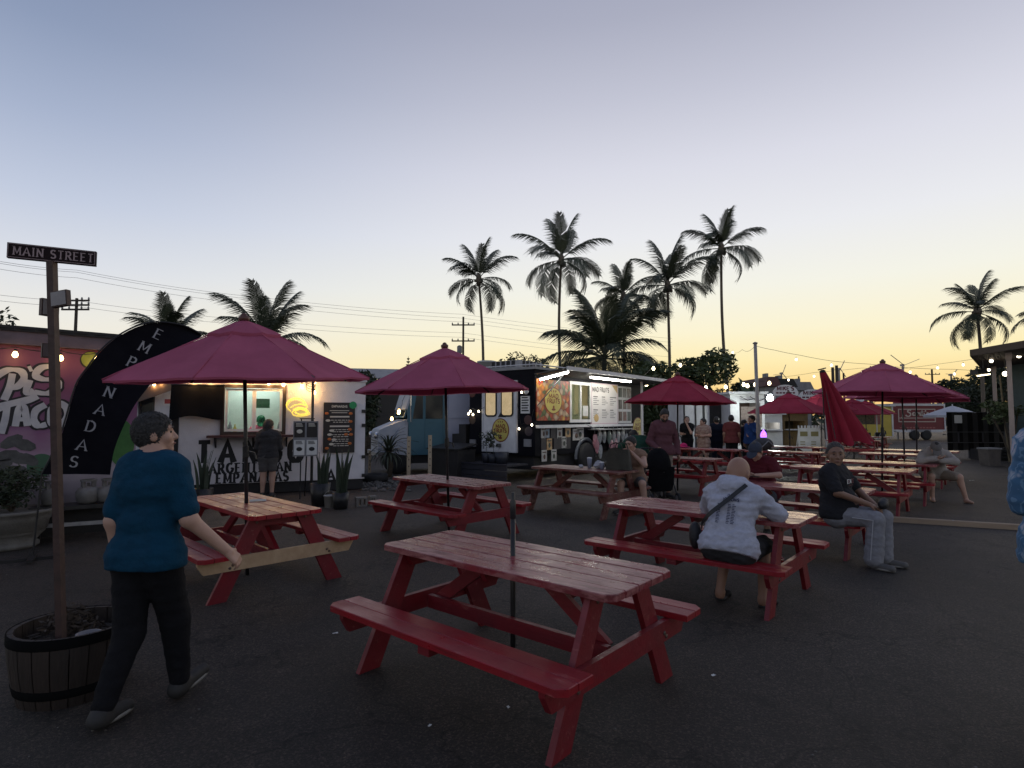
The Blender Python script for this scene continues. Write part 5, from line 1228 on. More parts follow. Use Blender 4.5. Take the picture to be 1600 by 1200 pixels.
mb = MB(); mb.prism([(.12, 1.62), (.42, 1.62), (.42, 2.42), (.24, 2.42)], -.012, -.002, 'y'); mb.box(.5, 1.02, -.012, -.002, 1.62, 2.42); mb.build('side_window', GLASS_D, T)
mb = MB(); frame(mb, .47, 1.05, .75, 2.50, .025, -.018, -.003); mb.box(.60, .72, -.03, -.012, 1.5, 1.53); mb.build('door', TEAL, T)
mb = MB(); mb.tube([(.05, -.05, 1.5), (.02, -.28, 1.52), (.0, -.30, 2.15)], .012, 6); mb.box(-.02, .015, -.36, -.26, 2.0, 2.3); mb.build('mirror', CHROME, T)
mb = MB(); mb.tube([(.35, 1.0, 2.8), (.35, 1.0, 2.9)], .06, 8); [mb.lathe([(.04, 0), (.05, .03), (.03, .07)], 8, (.32, y_, 2.782)) for y_ in (.3, .7, 1.4, 1.8)]; mb.build('marker_lamps', GREY, T)
wheel(T, -.30, .12, .42, .42, .26)
mb = MB(); mb.box(1.16, 2.75, .0, 2.08, .55, 2.95); mb.build('box_body', LILAC, T)
mb = MB(); [mb.box(1.16, 2.75, -.014, -.002, z, z + .03) for z in (.58, 1.62, 2.88)]; [mb.box(x, x + .03, -.012, -.002, .62, 2.87) for x in (1.17, 1.93, 2.71)]; mb.build('box_trim', mat('lilac_trim', (.28, .30, .40), rough=.5), T)
mb = MB(); mb.box(.02, 2.7, .1, 2.0, .3, .548); mb.build('chassis', DARK, T); wheel(T, 2.2, .14, .42, .42, .26)
for q, d in ((591, 20.5), (618, 20.8), (597, 21.2)): pass
b1 = [v.o + v.x * a + v.n * b + Vector((0, 0, c)) for a, b, c in ((-.10, .35, 1.80), (-.05, .62, 1.86), (-.28, .5, 1.62))]
bulb_string('pale bulbs strung across the windscreen of the old blue van', [b1[2] + Vector((-.7, -.1, .1)), b1[2] + Vector((0, 0, .1)), b1[0] + Vector((-.03, -.03, .25)), b1[1] + Vector((-.03, -.03, .3)), b1[1] + Vector((.3, -.5, .8))], [b + Vector((-.12, -.10, .05)) for b in b1], m=BULB, r=.045)

# grey metal roof of the shed behind
p = at(575, 575, 30); T = thing('shed', (p.x, 30, 0), .25, 'long shed with a grey metal roof behind the white trailer', 'shed'); zr = p.z
mb = MB()
for i in range(24): x0 = -6 + i * .42; mb.add([(x0, 0, zr - .55), (x0 + .40, 0, zr - .55), (x0 + .40, 3.4, zr + .25), (x0, 3.4, zr + .25)], [(0, 1, 2, 3)]); mb.box(x0 + .40, x0 + .42, 0, .02, zr - .56, zr - .53)
mb.add([(-6, -.01, zr - .56), (4.1, -.01, zr - .56), (4.1, 3.4, zr + .24), (-6, 3.4, zr + .24)], [(0, 1, 2, 3)]); mb.build('roof', mat('grey_metal_roof', (.30, .29, .28), (.22, .21, .2), 3, .6), T)
mb = MB(); mb.box(-5.8, 3.9, .3, 3.2, 0, zr - .58); mb.build('wall', mat('dark_shed_wall', (.05, .045, .04), rough=.8), T)

# ------------------------------------------------------------ black MAD FRUITS truck
NAVY = mat('black_truck_paint', (.006, .006, .009), (.009, .009, .013), 2, .6, spec=.06); YEL = mat('logo_yellow', (.62, .50, .10), (.55, .46, .12), 6, .5); BRN = mat('logo_brown', (.22, .045, .012), rough=.5)
cy = math.atan2(.796, .605); s = Fr(.61, 15.5, cy); T = thing('food_truck', (.61, 15.5, 0), cy, 'black MAD FRUITS truck with bright service window and fluorescent tubes', 'food truck')
SL, SW = 6.8, 2.31
r_ = Fr(.61 - .796 * SW, 15.5 + .605 * SW, math.atan2(-.605, .796))                 # rear face, local frame left to right
wx = s.rect(889, 597, 923, 660); dz = wx[2:]
mb = MB(); hole_wall(mb, 0, SL, .62, 2.95, [(wx[0] + .04, wx[1] - .04, wx[2] + .06, wx[3] - .06)], 0, .06); mb.box(0, .06, .06, SW - .06, .62, 2.95); mb.box(SL - .06, SL, .06, SW - .06, .62, 2.95); mb.box(0, SL, SW - .06, SW, .62, 2.95); mb.build('body', NAVY, T)
mb = MB(); mb.box(-.03, SL + .03, -.03, SW + .03, 2.953, 3.02); mb.build('roof', mat('dull_white_roof', (.32, .32, .33), (.22, .22, .22), 4, .6), T)
mb = MB(); mb.box(.1, SL - .1, .12, SW - .1, .25, .617); mb.build('chassis', DARK, T)
mb = MB(); mb.box(.1, SL - .1, 1.2, 1.24, .9, 2.9); mb.build('interior_wall', mat('yellowish_interior', (.60, .62, .42), (.45, .48, .33), 5, .6), T)
mb = MB(); mb.box(wx[0] - .3, wx[1] + .3, .5, .8, 2.86, 2.90); mb.build('ceiling_lamp', mat('kitchen_lamp2', (1, 1, 1), emit=40, ecol=(1, .98, .75)), T)
mb = MB(); frame(mb, wx[0], wx[1], wx[2], wx[3], .09, -.04, -.002); xm = (wx[0] + wx[1]) / 2; mb.box(xm - .035, xm + .035, -.03, -.004, wx[2] + .09, wx[3] - .09); W = mb.build('service_window', WHITE2, T)
for a, b in ((wx[0] + .09, xm - .035), (xm + .035, wx[1] - .09)):
    mb = MB(); mb.box(a, b, .01, .016, wx[2] + .09, wx[3] - .09); mb.build('pane', GLASS, W)
px_box(s, T, 'notice', PAPER, (910, 634, 918, 650), -.02, -.01)
# fruit banner beside the window
a = s.rect(837, 594, 889, 657); mb = MB(); mb.box(a[0], a[1], -.03, -.003, a[2], a[3])
def fruit_print():
    m, N, L, b = nodes_of('fruit_banner_print'); tc = N.new('ShaderNodeTexCoord'); vo = N.new('ShaderNodeTexVoronoi'); vo.inputs['Scale'].default_value = 7; vo.inputs['Randomness'].default_value = 1
    L.new(tc.outputs['Object'], vo.inputs['Vector']); sp = N.new('ShaderNodeSeparateColor'); L.new(vo.outputs['Color'], sp.inputs[0])
    r = N.new('ShaderNodeValToRGB'); r.color_ramp.interpolation = 'CONSTANT'; e = r.color_ramp.elements; e[0].position = 0; e[0].color = (.50, .06, .015, 1); e[1].position = .2; e[1].color = (.62, .20, .02, 1)
    for p_, c in ((.4, (.35, .03, .02, 1)), (.55, (.66, .34, .04, 1)), (.7, (.12, .16, .04, 1)), (.8, (.60, .42, .25, 1)), (.88, (.55, .12, .03, 1))): x = e.new(p_); x.color = c
    L.new(sp.outputs[0], r.inputs[0]); mx = N.new('ShaderNodeMix'); mx.data_type = 'RGBA'; mx.blend_type = 'MULTIPLY'; mx.inputs[0].default_value = 1
    r2 = N.new('ShaderNodeValToRGB'); r2.color_ramp.elements[0].color = (1.1, 1.1, 1.1, 1); r2.color_ramp.elements[1].color = (.45, .4, .4, 1); r2.color_ramp.elements[1].position = .7; L.new(vo.outputs['Distance'], r2.inputs[0])
    L.new(r.outputs[0], mx.inputs[6]); L.new(r2.outputs[0], mx.inputs[7]); L.new(mx.outputs[2], b.inputs['Base Color']); b.inputs['Roughness'].default_value = .45; return m
FB = mb.build('fruit_banner', fruit_print(), T)
def logo(fr, par, cx, cy_, rx, ry, y):
    (x, z), (x2, _), (_, z2) = fr.uv(cx, cy_), fr.uv(cx + rx, cy_), fr.uv(cx, cy_ - ry); w, h = abs(x2 - x), abs(z2 - z)
    mb = MB(); mb.disc((x, y, z), w, h); o = mb.build('logo', BRN, par); mb = MB(); mb.disc((x, y - .004, z), w * .90, h * .92); mb.build('logo_ground', YEL, o)
    mb = MB(); write(mb, 'MAD', x, z + h * .18, h * .30, y - .008, wt=.26, thin=.2, center=True, wid=1.0 * w / h * 1.3); write(mb, 'FRUITS', x, z - h * .20, h * .32, y - .008, wt=.24, thin=.18, center=True, wid=.86 * w / h * 1.2, sp=.10)
    for q in (-.3, 0, .3): mb.add([(x + q * w * .6, y - .008, z + h * .58), (x + q * w * .9 - w * .08, y - .008, z + h * .78), (x + q * w * .9 + w * .08, y - .008, z + h * .74)], [(0, 1, 2)])
    mb.disc((x, y - .008, z - h * .66), w * .22, h * .09, 14); mb.disc((x, y - .009, z - h * .48), w * .10, h * .12, 14); mb.build('logo_print', BRN, o); return o
logo(s, FB, 863, 626, 14, 21, -.036)
# menu panel and photo sheet
a = s.rect(923, 601, 963, 661); mb = MB(); mb.box(a[0], a[1], -.04, -.003, a[2], a[3]); MP = mb.build('menu_panel', mat('white_menu', (.70, .67, .66), (.66, .62, .60), 3, .5), T); w_, h_ = a[1] - a[0], a[3] - a[2]
mb = MB(); write(mb, 'MAD FRUITS', a[0] + w_ * .02, a[2] + h_ * .80, h_ * .11, -.044, fit=w_ * .64, wt=.2, sp=.1); rr = random.Random(7)
for c in range(3):
    for k in range(12):
        if k in (5, 6): continue
        z = a[2] + h_ * (.66 - k * .048); x = a[0] + w_ * (.05 + c * .32); mb.quad(x, x + w_ * rr.uniform(.12, .26), z, z + h_ * .014 * (1.7 if k in (0, 7) else 1), -.044)
mb.build('print', mat('menu_grey_print', (.10, .09, .09), rough=.6), MP)
mb = MB(); mb.add([(a[0] + w_ * .78, -.044, a[3] - .005), (a[1] - .005, -.044, a[3] - .005), (a[1] - .005, -.044, a[2] + h_ * .78)], [(0, 1, 2)]); mb.ball((a[0] + w_ * .16, -.044, a[2] + h_ * .13), (w_ * .09, .004, h_ * .10), 12, 5); mb.build('decoration', mat('menu_gold', (.5, .33, .12), rough=.5), MP)
mb = MB(); frame(mb, a[0] - .03, a[1] + .03, a[2] - .03, a[3] + .03, .03, -.045, -.002); mb.build('frame', mat('pinkish_frame', (.55, .40, .45), rough=.5), MP)
a = s.rect(964, 604, 985, 661); mb = MB(); mb.box(a[0], a[1], -.03, -.003, a[2], a[3]); MP = mb.build('photo_sheet', PAPER, T); w_, h_ = a[1] - a[0], a[3] - a[2]
FC = [mat('photo_tone%d' % i, c, (c[0] * .4, c[1] * .4, c[2] * .4), 9, .5) for i, c in enumerate(((.12, .06, .04), (.20, .07, .05), (.05, .07, .05), (.10, .08, .07)))]
for i in range(9):
    x, z = a[0] + w_ * (.05 + (i % 3) * .32), a[2] + h_ * (.06 + (i // 3) * .32); mb = MB(); mb.box(x, x + w_ * .26, -.036, -.032, z, z + h_ * .25); mb.build('photo', FC[i % 4], MP)
# lit ledge
a = s.rect(837, 657, 985, 665); mb = MB(); mb.box(a[0], a[1], -.10, -.002, wx[2] - .14, wx[2] - .06); mb.build('ledge', WHITE2, T)
logo(s, T, 996, 669, 8, 17, -.02)
POST = [(854, 675, 1), (864, 676, 3), (874, 676, 0), (887, 674, 2), (900, 679, 0), (858, 694, 2), (869, 693, 3), (881, 691, 0), (850, 712, 0), (865, 711, 0), (849, 676, 0), (906, 677, 0), (849, 693, 3), (887, 692, 3), (875, 692, 3)]
PP = [mat('poster_white', (.55, .54, .52), (.35, .33, .3), 6, .6), mat('poster_blue', (.35, .40, .46), (.15, .2, .25), 7, .6), mat('poster_orange', (.55, .42, .22), (.35, .15, .05), 8, .6), mat('poster_dark', (.03, .03, .035), (.05, .04, .04), 8, .6)]
for i, (x, y, k) in enumerate(POST):
    hw = 4.0 if i not in (4, 11) else 5.5; a = s.rect(x - hw, y - 9, x + hw, y + 9); mb = MB(); mb.box(a[0], a[1], -.012, -.002, a[2], a[3]); o = mb.build('poster', PP[k], T)
    if k != 3: mb = MB(); mb.ball(((a[0] + a[1]) / 2, -.014, a[2] + (a[3] - a[2]) * .4), ((a[1] - a[0]) * .22, .003, (a[3] - a[2]) * .22), 10, 5); mb.quad(a[0] + .03, a[1] - .03, a[3] - .08, a[3] - .05, -.014); mb.build('print', FC[(i * 2) % 4], o)
# wheel with arch
c = s.uv(914, 713); mb = MB(); P = []
for k in range(17):
    an = math.pi * k / 16; P.append([(c[0] + rr_ * math.cos(an), y_, c[1] - .05 + rr_ * math.sin(an) * 1.0) for rr_, y_ in ((.62, -.002), (.62, -.05), (.52, -.05), (.52, -.002))])
mb.grid(P); mb.build('wheel_arch', mat('grey_arch', (.10, .11, .13), rough=.4), T, True); wheel(T, c[0], -.0, .45, .45, .24); wheel(T, c[0] - 1.05 + 4.2, .0, .45, .45, .24)
# fold down shelf with clipboard
a = s.rect(918, 668, 972, 671); mb = MB(); mb.box(a[0], a[1], -.38, -.01, a[2], a[2] + .025); sh = mb.build('fold_shelf', STEEL, T); mb = MB(); mb.tube([(a[0], -.36, a[2]), (a[0] - .1, -.2, a[2] + .1), (a[0] - .2, -.02, a[2] + .18)], .012, 5); mb.build('strut', STEEL, sh)
mb = MB(); mb.box(a[0] + .05, a[0] + .42, -.34, -.1, a[2] + .026, a[2] + .045); mb.build('clipboard', PAPER, sh)
# awning over the window side
mb = MB(); mb.add([(-.02, 0, 2.80), (SL, 0, 2.80), (SL, -1.0, 2.90), (-.02, -1.0, 2.90), (-.02, 0, 2.83), (SL, 0, 2.83), (SL, -1.0, 2.93), (-.02, -1.0, 2.93)], [(0, 3, 2, 1), (4, 5, 6, 7), (0, 1, 5, 4), (2, 3, 7, 6), (0, 4, 7, 3), (1, 2, 6, 5)]); AW = mb.build('awning', mat('dark_awning', (.045, .042, .04), (.07, .065, .06), 5, .6), T)
mb = MB(); mb.beam((-.02, -1.03, 2.92), (SL, -1.03, 2.92), .05, .10); mb.build('awning_rail', WHITE, T)
mb = MB(); [mb.tube([(x, -1.0, 2.88), (x, -.02, 1.95)], .014, 6) for x in (.06, SL - .3)]; mb.build('awning_strut', STEEL, T)
def tube_lamp(a, b):
    a, b = Vector(a), Vector(b); mb = MB(); mb.beam(a + Vector((0, 0, .04)), b + Vector((0, 0, .04)), .10, .03); h = mb.build('lamp_housing', WHITE2, T); mb = MB(); mb.tube([a, b], .026, 8); mb.build('tube', TUBE, h, True)
tube_lamp((.10, -.10, 2.66), (.10, -.98, 2.82)); 
e0, e1 = s.uv(923, 585, -.72), s.uv(985, 596, -.72); tube_lamp((e0[0], -.72, 2.79), (e1[0], -.72, 2.79))
mb = MB(); q = s.uv(1003, 640, -.5); mb.tube([(q[0], -.5, 0), (q[0], -.5, 2.86)], .045, 8); mb.build('awning_post', WHITE, T)
# roof gear
def rb(px0, py0, px1, py1, d): return at(px0, py1, d), at(px1, py0, d)
def roofbox(nm, x0, x1, y0, y1, z1, m): mb = MB(); mb.box(x0, x1, y0, y1, 3.022, z1); return mb.build(nm, m, T)
o = roofbox('roof_vent', .25, 1.35, .7, 1.8, 3.26, mat('dull_vent', (.30, .30, .31), rough=.6)); mb = MB(); [mb.box(.24, .248, .85 + .18 * i, .97 + .18 * i, 3.08, 3.25) for i in range(5)]; [mb.box(.4 + .18 * i, .52 + .18 * i, .692, .699, 3.08, 3.25) for i in range(5)]; mb.build('slot', DARK, o)
mb = MB(); mb.tube([(.0, -.0, 3.08), (.0, SW, 3.08)], .018, 6); mb.tube([(.0, 0, 3.08), (SL, 0, 3.08)], .018, 6); [mb.tube([(x, 0, 3.02), (x, 0, 3.08)], .014, 5) for x in (.02, 2, 4, 6)]; mb.build('roof_rail', WHITE, T)
mb = MB(); mb.lathe([(.24, 0), (.26, .22), (.29, .22), (.29, .27), (.2, .29)], 18, (.35, SW - .35, 3.022)); mb.build('roof_tank', mat('pale_tank', (.42, .42, .40), rough=.6), T, True)
# rear doors (own frame, still children of the truck)
def rear(x, y, z):         # rear-face frame -> truck frame
    p = r_.o + r_.x * x + r_.n * y; d = p - s.o; return (d.dot(s.x), d.dot(s.n), z)
BASE_MB = MB
class RM(MB):
    def build(q, *a, **k): q.v = [rear(*p) for p in q.v]; return BASE_MB.build(q, *a, **k)
a = r_.rect(757, 604, 807, 704); dm = (a[0] + a[1]) / 2
for x0, x1 in ((a[0], dm - .008), (dm + .008, a[1])):
    mb = RM(); xc = (x0 + x1) / 2; mb.box(x0, x1, -.05, -.003, a[2], 2.62); D_ = mb.build('rear_door', WHITE2, T)
    w0, w1, z0, z1 = xc - .17, xc + .17, 1.72, 2.40
    def rr_rect(x0_, x1_, z0_, z1_, rd): return [(cx + rd * math.cos(an), cz + rd * math.sin(an)) for cx, cz, b0 in ((x1_ - rd, z1_ - rd, 0), (x0_ + rd, z1_ - rd, 90), (x0_ + rd, z0_ + rd, 180), (x1_ - rd, z0_ + rd, 270)) for an in [math.radians(b0 + 90 * q / 5) for q in range(6)]]
    mb = RM(); mb.prism(rr_rect(w0 - .045, w1 + .045, z0 - .045, z1 + .045, .11), -.066, -.052, 'y'); G_ = mb.build('window_seal', RUBBER, D_); mb = RM(); mb.prism(rr_rect(w0, w1, z0, z1, .07), -.072, -.067, 'y'); mb.build('window', mat('warm_lit_pane', (.5, .38, .22), (.25, .18, .10), 5, .15, emit=.35, ecol=(1, .75, .4)), G_)
mb = RM(); frame(mb, a[0] - .05, a[1] + .05, a[2] - .04, 2.67, .045, -.06, -.002); mb.build('door_frame', WHITE, T)
class RF:                  # logo helper in the rear frame
    @staticmethod
    def uv(px, py, off=0): return r_.uv(px, py, off)
MB_, MB = MB, RM
logo(RF, T, 784, 672, 13.5, 18.5, -.056)
mb = MB(); x, z = r_.uv(786, 649); mb.add([(x - .14, -.056, z - .05), (x + .14, -.056, z - .05), (x, -.056, z + .14)], [(0, 1, 2)]); mb.build('emblem', INK, T)
for px, w in ((770, 9), (782, 9)):
    mb = MB(); b = r_.rect(px - w / 2, 693, px + w / 2, 699); [mb.quad(b[0] + .03 * q, b[0] + .03 * q + .022, b[2], b[3], -.056) for q in range(int((b[1] - b[0]) / .03))]; mb.build('plate_print', INK, T)
b = r_.rect(814, 619, 828, 646); mb = MB(); mb.box(b[0], b[1], -.015, -.003, b[2], b[3]); q_ = mb.build('notice', PAPER, T); mb = MB(); [mb.quad(b[0] + .03, b[1] - .03 - .03 * (k % 2), b[2] + .06 + .07 * k, b[2] + .095 + .07 * k, -.017) for k in range(6)]; mb.build('print', INK, q_)
x, z = r_.uv(824, 611); mb = MB(); mb.ball((x, -.05, z), (.075, .05, .09), 12, 8); mb.build('lamp', WHITE2, T, True)
x, z = r_.uv(826, 692); mb = MB(); mb.box(x - .12, x + .1, -.06, -.003, z - .1, z + .1); mb.build('socket_box', GREY, T)
x, z = r_.uv(740, 692); mb = MB(); mb.box(x - .1, x + .1, -.06, -.003, z - .1, z + .1); mb.build('socket_box', GREY, T)
for px, py, k in ((738, 614, 0), (738, 656, 2), (825, 656, 1), (826, 674, 3)):
    b = r_.rect(px - 6, py - 6, px + 6, py + 6); mb = MB(); mb.ball(((b[0] + b[1]) / 2, -.003, (b[2] + b[3]) / 2), (.13, .004, .13), 12, 5); mb.build('painted_fruit', mat('dim_fruit%d' % k, ((.09, .02, .01), (.06, .02, .02), (.05, .03, .02), (.03, .02, .03))[k], rough=.5), T)
MB = MB_
bulb_string('small pale bulbs strung across the back of the black truck', [wallpt(r_, x, y, -.1) for x, y in ((732, 636), (738, 638), (748, 642), (757, 636))], [wallpt(r_, x, y, -.1) for x, y in ((735, 640), (748, 640), (732, 644), (739, 645))], m=BULB_W, r=.030)
bulb_string('pale bulbs hung beside the notice at the corner of the black truck', [wallpt(r_, x, y, -.1) for x, y in ((808, 630), (814, 664), (830, 655), (834, 640))], [wallpt(r_, x, y, -.1) for x, y in ((811, 667), (831, 661), (815, 610))], m=BULB_W, r=.028)
# dark deck before the rear doors, bins and pots on it
DK = mat('navy_deck_boards', (.016, .017, .026), (.022, .022, .03), 5, .6); d0 = gp(836, 752); d0 = Vector((.55, 14.9, 0)); a0 = r_.uv(702, 740, -.9)[0]
T = thing('deck', (r_.o.x, r_.o.y, 0), r_.yaw, 'dark navy timber deck before the rear doors of the black truck', 'deck')
for i in range(4): mb = MB_(); mb.box(a0 + .5, SW - .12, -1.05 + i * .23, -.84 + i * .23, .40, .44); mb.build('floor_board', DK, T)
for i in range(3): mb = MB_(); mb.box(a0 + .5, SW - .12, -1.09, -1.055, .02 + i * .14, .145 + i * .14); mb.build('fascia_board', DK, T)
mb = MB_(); mb.box(a0 + .5, SW - .12, -1.11, -1.05, .445, .47); mb.build('edge_rail', mat('navy_edge', (.03, .03, .045), rough=.5), T)
def onr(x, y, z=0): p = r_.o + r_.x * x + r_.n * y; return Vector((p.x, p.y, z))
for i, (px, h, w, lb) in enumerate(((757, .26, .13, 'small dark planter pot on the deck, beside the yellow logo doors'), (768, .24, .15, 'middle planter pot of the three on the deck'), (781, .30, .19, 'widest planter pot of the three on the deck'))):
    x = r_.uv(px, 715, -.7)[0]; p = onr(x, -.62, .442); S_ = thing('plant_pot', p, 0, lb, 'plant pot', 'pots on the deck'); mb = MB_(); mb.lathe([(w * .75, 0), (w, h), (w * .9, h), (w * .88, h - .03), (.01, h - .04)], 14); mb.build('pot', mat('slate_pot', (.03, .035, .045), (.02, .02, .03), 5, .5), S_, True)
    if i < 2:
        mb = MB_(); r2 = random.Random(i); [leaf_cloud(mb, (r2.uniform(-.1, .1), r2.uniform(-.1, .1), h + r2.uniform(.15, .6)), (.12, .12, .12), 24, .045, r2, 0) for _ in range(6)]; mb.tube([(0, 0, h - .05), (.02, 0, h + .6)], .006, 5); mb.build('foliage', LEAF_D, S_)
p = onr(a0 + .15, -.9); S_ = thing('storage_bin', p, r_.yaw, 'large black storage bin with sloping lid left of the deck', 'bin'); mb = MB_(); mb.prism([(-.55, 0), (.45, 0), (.5, .78), (-.6, .78)], -.35, .35, 'y'); mb.build('bin', DARK, S_)
mb = MB_(); mb.add([(-.63, -.39, .785), (.53, -.39, .785), (.53, .39, .90), (-.63, .39, .90), (-.63, -.39, .82), (.53, -.39, .82), (.53, .39, .94), (-.63, .39, .94)], [(3, 2, 1, 0), (4, 5, 6, 7), (0, 1, 5, 4), (1, 2, 6, 5), (2, 3, 7, 6), (3, 0, 4, 7)]); mb.build('lid', BLACKM, S_)
p = at(722, 690, 17.6); S_ = thing('black_steps', (p.x, 17.2, 0), -.4, 'stepped black crates beside the pale van box', 'crates'); [MB_().box(-.4 + .22 * i, -.18 + .22 * i, -.2, .2, 0, .9 + .28 * i).build('crate', DARK, S_) for i in range(3)]
# hanging slipper bags by the wheel
BAGS = [(930, 690, 1), (937, 683, 0), (944, 682, 0), (952, 684, 2), (959, 681, 0), (966, 683, 0), (973, 680, 0), (979, 688, 0), (933, 698, 1), (955, 698, 1), (962, 695, 1), (938, 706, 0)]
BM = [mat('clear_plastic_bag', (.50, .52, .52), (.30, .32, .31), 7, .25), mat('pink_plastic_bag', (.62, .22, .26), (.5, .3, .32), 7, .3), mat('greenish_plastic_bag', (.22, .28, .24), (.15, .18, .16), 7, .3)]
BAGL = ['upper pink plastic bag at the wheel end of the hanging cluster', 'clear bag directly right of the upper pink bag on the black truck', 'clear bag just left of the greenish one in the hanging cluster', 'greenish plastic bag hanging in the middle of the cluster', 'clear bag just right of the greenish one in the hanging cluster', 'clear bag second from the far end of the hanging cluster', 'tall clear bag highest at the far end of the cluster', 'last clear bag of the cluster, nearest the yellow oval', 'lower pink bag under the upper pink one beside the wheel', 'pink bag under the greenish bag in the cluster', 'pink bag to the right under the clear bags', 'lowest clear bag of the cluster, beside the wheel arch']
for i, (x, y, k) in enumerate(BAGS):
    c = wallpt(s, x, y, -.14 - .03 * (i % 2)); S_ = thing('hanging_bag', c, cy, BAGL[i], 'plastic bag', 'plastic bags hung on the truck' ); r2 = random.Random(i); mb = MB_(); P = []
    for a_ in range(7):
        v_ = a_ / 6; rad_ = .03 + .10 * math.sin(math.pi * min(1, .12 + v_ * .83)) ; P.append([(math.cos(q * .628) * rad_ * r2.uniform(.75, 1.1) * 1.0, math.sin(q * .628) * rad_ * .4, .22 - .42 * v_ + r2.uniform(-.01, .01)) for q in range(10)])
    P = [r0 + [r0[0]] for r0 in P]; mb.grid(P); mb.build('bag', BM[k], S_); mb = MB_(); mb.tube([(0, 0, .2), (0, .02, .34)], .005, 4); mb.build('string', STEEL, S_)
# ------------------------------------------------------------ stalls behind the queue
def stall(label, px0, px1, top, d, m, yaw=0, depth=2.2, opening=True, inner=(.06, .045, .03), lamp=0, name='food_stall'):
    p0, p1 = at(px0, top, d), at(px1, top, d); L_ = p1.x - p0.x; h = p0.z; T = thing(name, (p0.x, d, 0), yaw, label, 'food stall')
    mb = MB(); hole_wall(mb, 0, L_, .3, h, [(L_ * .12, L_ * .88, 1.15, h - .35)] if opening else [], 0, .06); mb.box(0, .06, .06, depth, .3, h); mb.box(L_ - .06, L_, .06, depth, .3, h); mb.box(0, L_, depth, depth + .06, .3, h); mb.build('wall', m, T)
    mb = MB(); mb.box(-.1, L_ + .1, -.2, depth + .1, h + .003, h + .10); mb.build('roof', WHITE, T); mb = MB(); mb.box(.05, L_ - .05, .08, depth, 0, .297); mb.build('skirt', DARK, T)
    if opening:
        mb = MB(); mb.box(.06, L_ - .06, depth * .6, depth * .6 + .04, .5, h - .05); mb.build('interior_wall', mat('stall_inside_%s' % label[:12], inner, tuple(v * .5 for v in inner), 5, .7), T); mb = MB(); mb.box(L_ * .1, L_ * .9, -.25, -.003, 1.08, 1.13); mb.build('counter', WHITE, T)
        if lamp: mb = MB(); mb.box(L_ * .2, L_ * .8, .3, .45, h - .25, h - .2); mb.build('ceiling_lamp', mat('stall_lamp%d' % int(lamp), (1, 1, 1), emit=lamp, ecol=(1, .95, .85)), T)
    return T, L_, h
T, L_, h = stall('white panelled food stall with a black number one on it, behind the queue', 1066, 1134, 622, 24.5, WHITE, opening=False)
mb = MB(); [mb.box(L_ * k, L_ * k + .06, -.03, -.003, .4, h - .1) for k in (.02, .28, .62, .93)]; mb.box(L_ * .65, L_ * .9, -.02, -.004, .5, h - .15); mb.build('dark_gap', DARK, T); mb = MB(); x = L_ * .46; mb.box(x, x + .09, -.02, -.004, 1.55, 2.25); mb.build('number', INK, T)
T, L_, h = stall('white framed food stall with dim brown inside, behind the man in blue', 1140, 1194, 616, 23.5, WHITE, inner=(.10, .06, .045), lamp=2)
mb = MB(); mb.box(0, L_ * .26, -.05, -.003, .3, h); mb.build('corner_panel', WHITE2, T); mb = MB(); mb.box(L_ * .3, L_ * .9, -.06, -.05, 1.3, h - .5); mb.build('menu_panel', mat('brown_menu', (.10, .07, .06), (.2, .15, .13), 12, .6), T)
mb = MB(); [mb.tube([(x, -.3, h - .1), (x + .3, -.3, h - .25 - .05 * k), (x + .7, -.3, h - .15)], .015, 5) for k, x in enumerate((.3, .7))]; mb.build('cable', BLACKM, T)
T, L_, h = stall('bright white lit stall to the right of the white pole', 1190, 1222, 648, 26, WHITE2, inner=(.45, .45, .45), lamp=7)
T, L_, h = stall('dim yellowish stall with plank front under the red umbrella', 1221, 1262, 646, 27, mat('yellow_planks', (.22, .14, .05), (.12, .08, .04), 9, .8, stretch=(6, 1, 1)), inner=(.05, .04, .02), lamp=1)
# arched tent signs
def arch_sign(label, px0, px1, y0, y1, d, txt):
    a, b = at(px0, y1, d), at(px1, y0, d); w, h = b.x - a.x, b.z - a.z; T = thing('sign_board', (a.x, d, 0), 0, label, 'sign', 'white arched signs over the far stalls'); pl = [(0, a.z), (w, a.z), (w, a.z + h * .35)] + [(w * (.5 + .5 * math.cos(q) * .95), a.z + h * (.35 + .65 * math.sin(q))) for q in [math.pi * k / 10 for k in range(1, 10)]] + [(0, a.z + h * .35)]
    mb = MB(); mb.prism(pl, 0, .05, 'y'); mb.build('board', WHITE, T); mb = MB(); write(mb, txt, w * .16, a.z + h * .48, h * .34, -.004, fit=w * .68, wt=.26, thin=.2); [mb.quad(w * (.12 + .13 * k), w * (.12 + .13 * k + .10), a.z + h * .17, a.z + h * .32, -.004) for k in range(6)]; mb.build('lettering', mat('sign_red_brown', (.10, .02, .03), rough=.6), T)
    mb = MB(); [mb.tube([(w * k, .08, 0), (w * k, .08, a.z + h * .3)], .04, 6) for k in (.08, .92)]; mb.build('post', WHITE, T)
arch_sign('white arched sign with dark lettering over the stall, nearer the white pole', 1208, 1247, 601, 618, 28, "MIKE'S")
arch_sign('white arched sign half hidden by the half closed umbrella', 1248, 1294, 608, 625, 28.5, "MIKE'S")
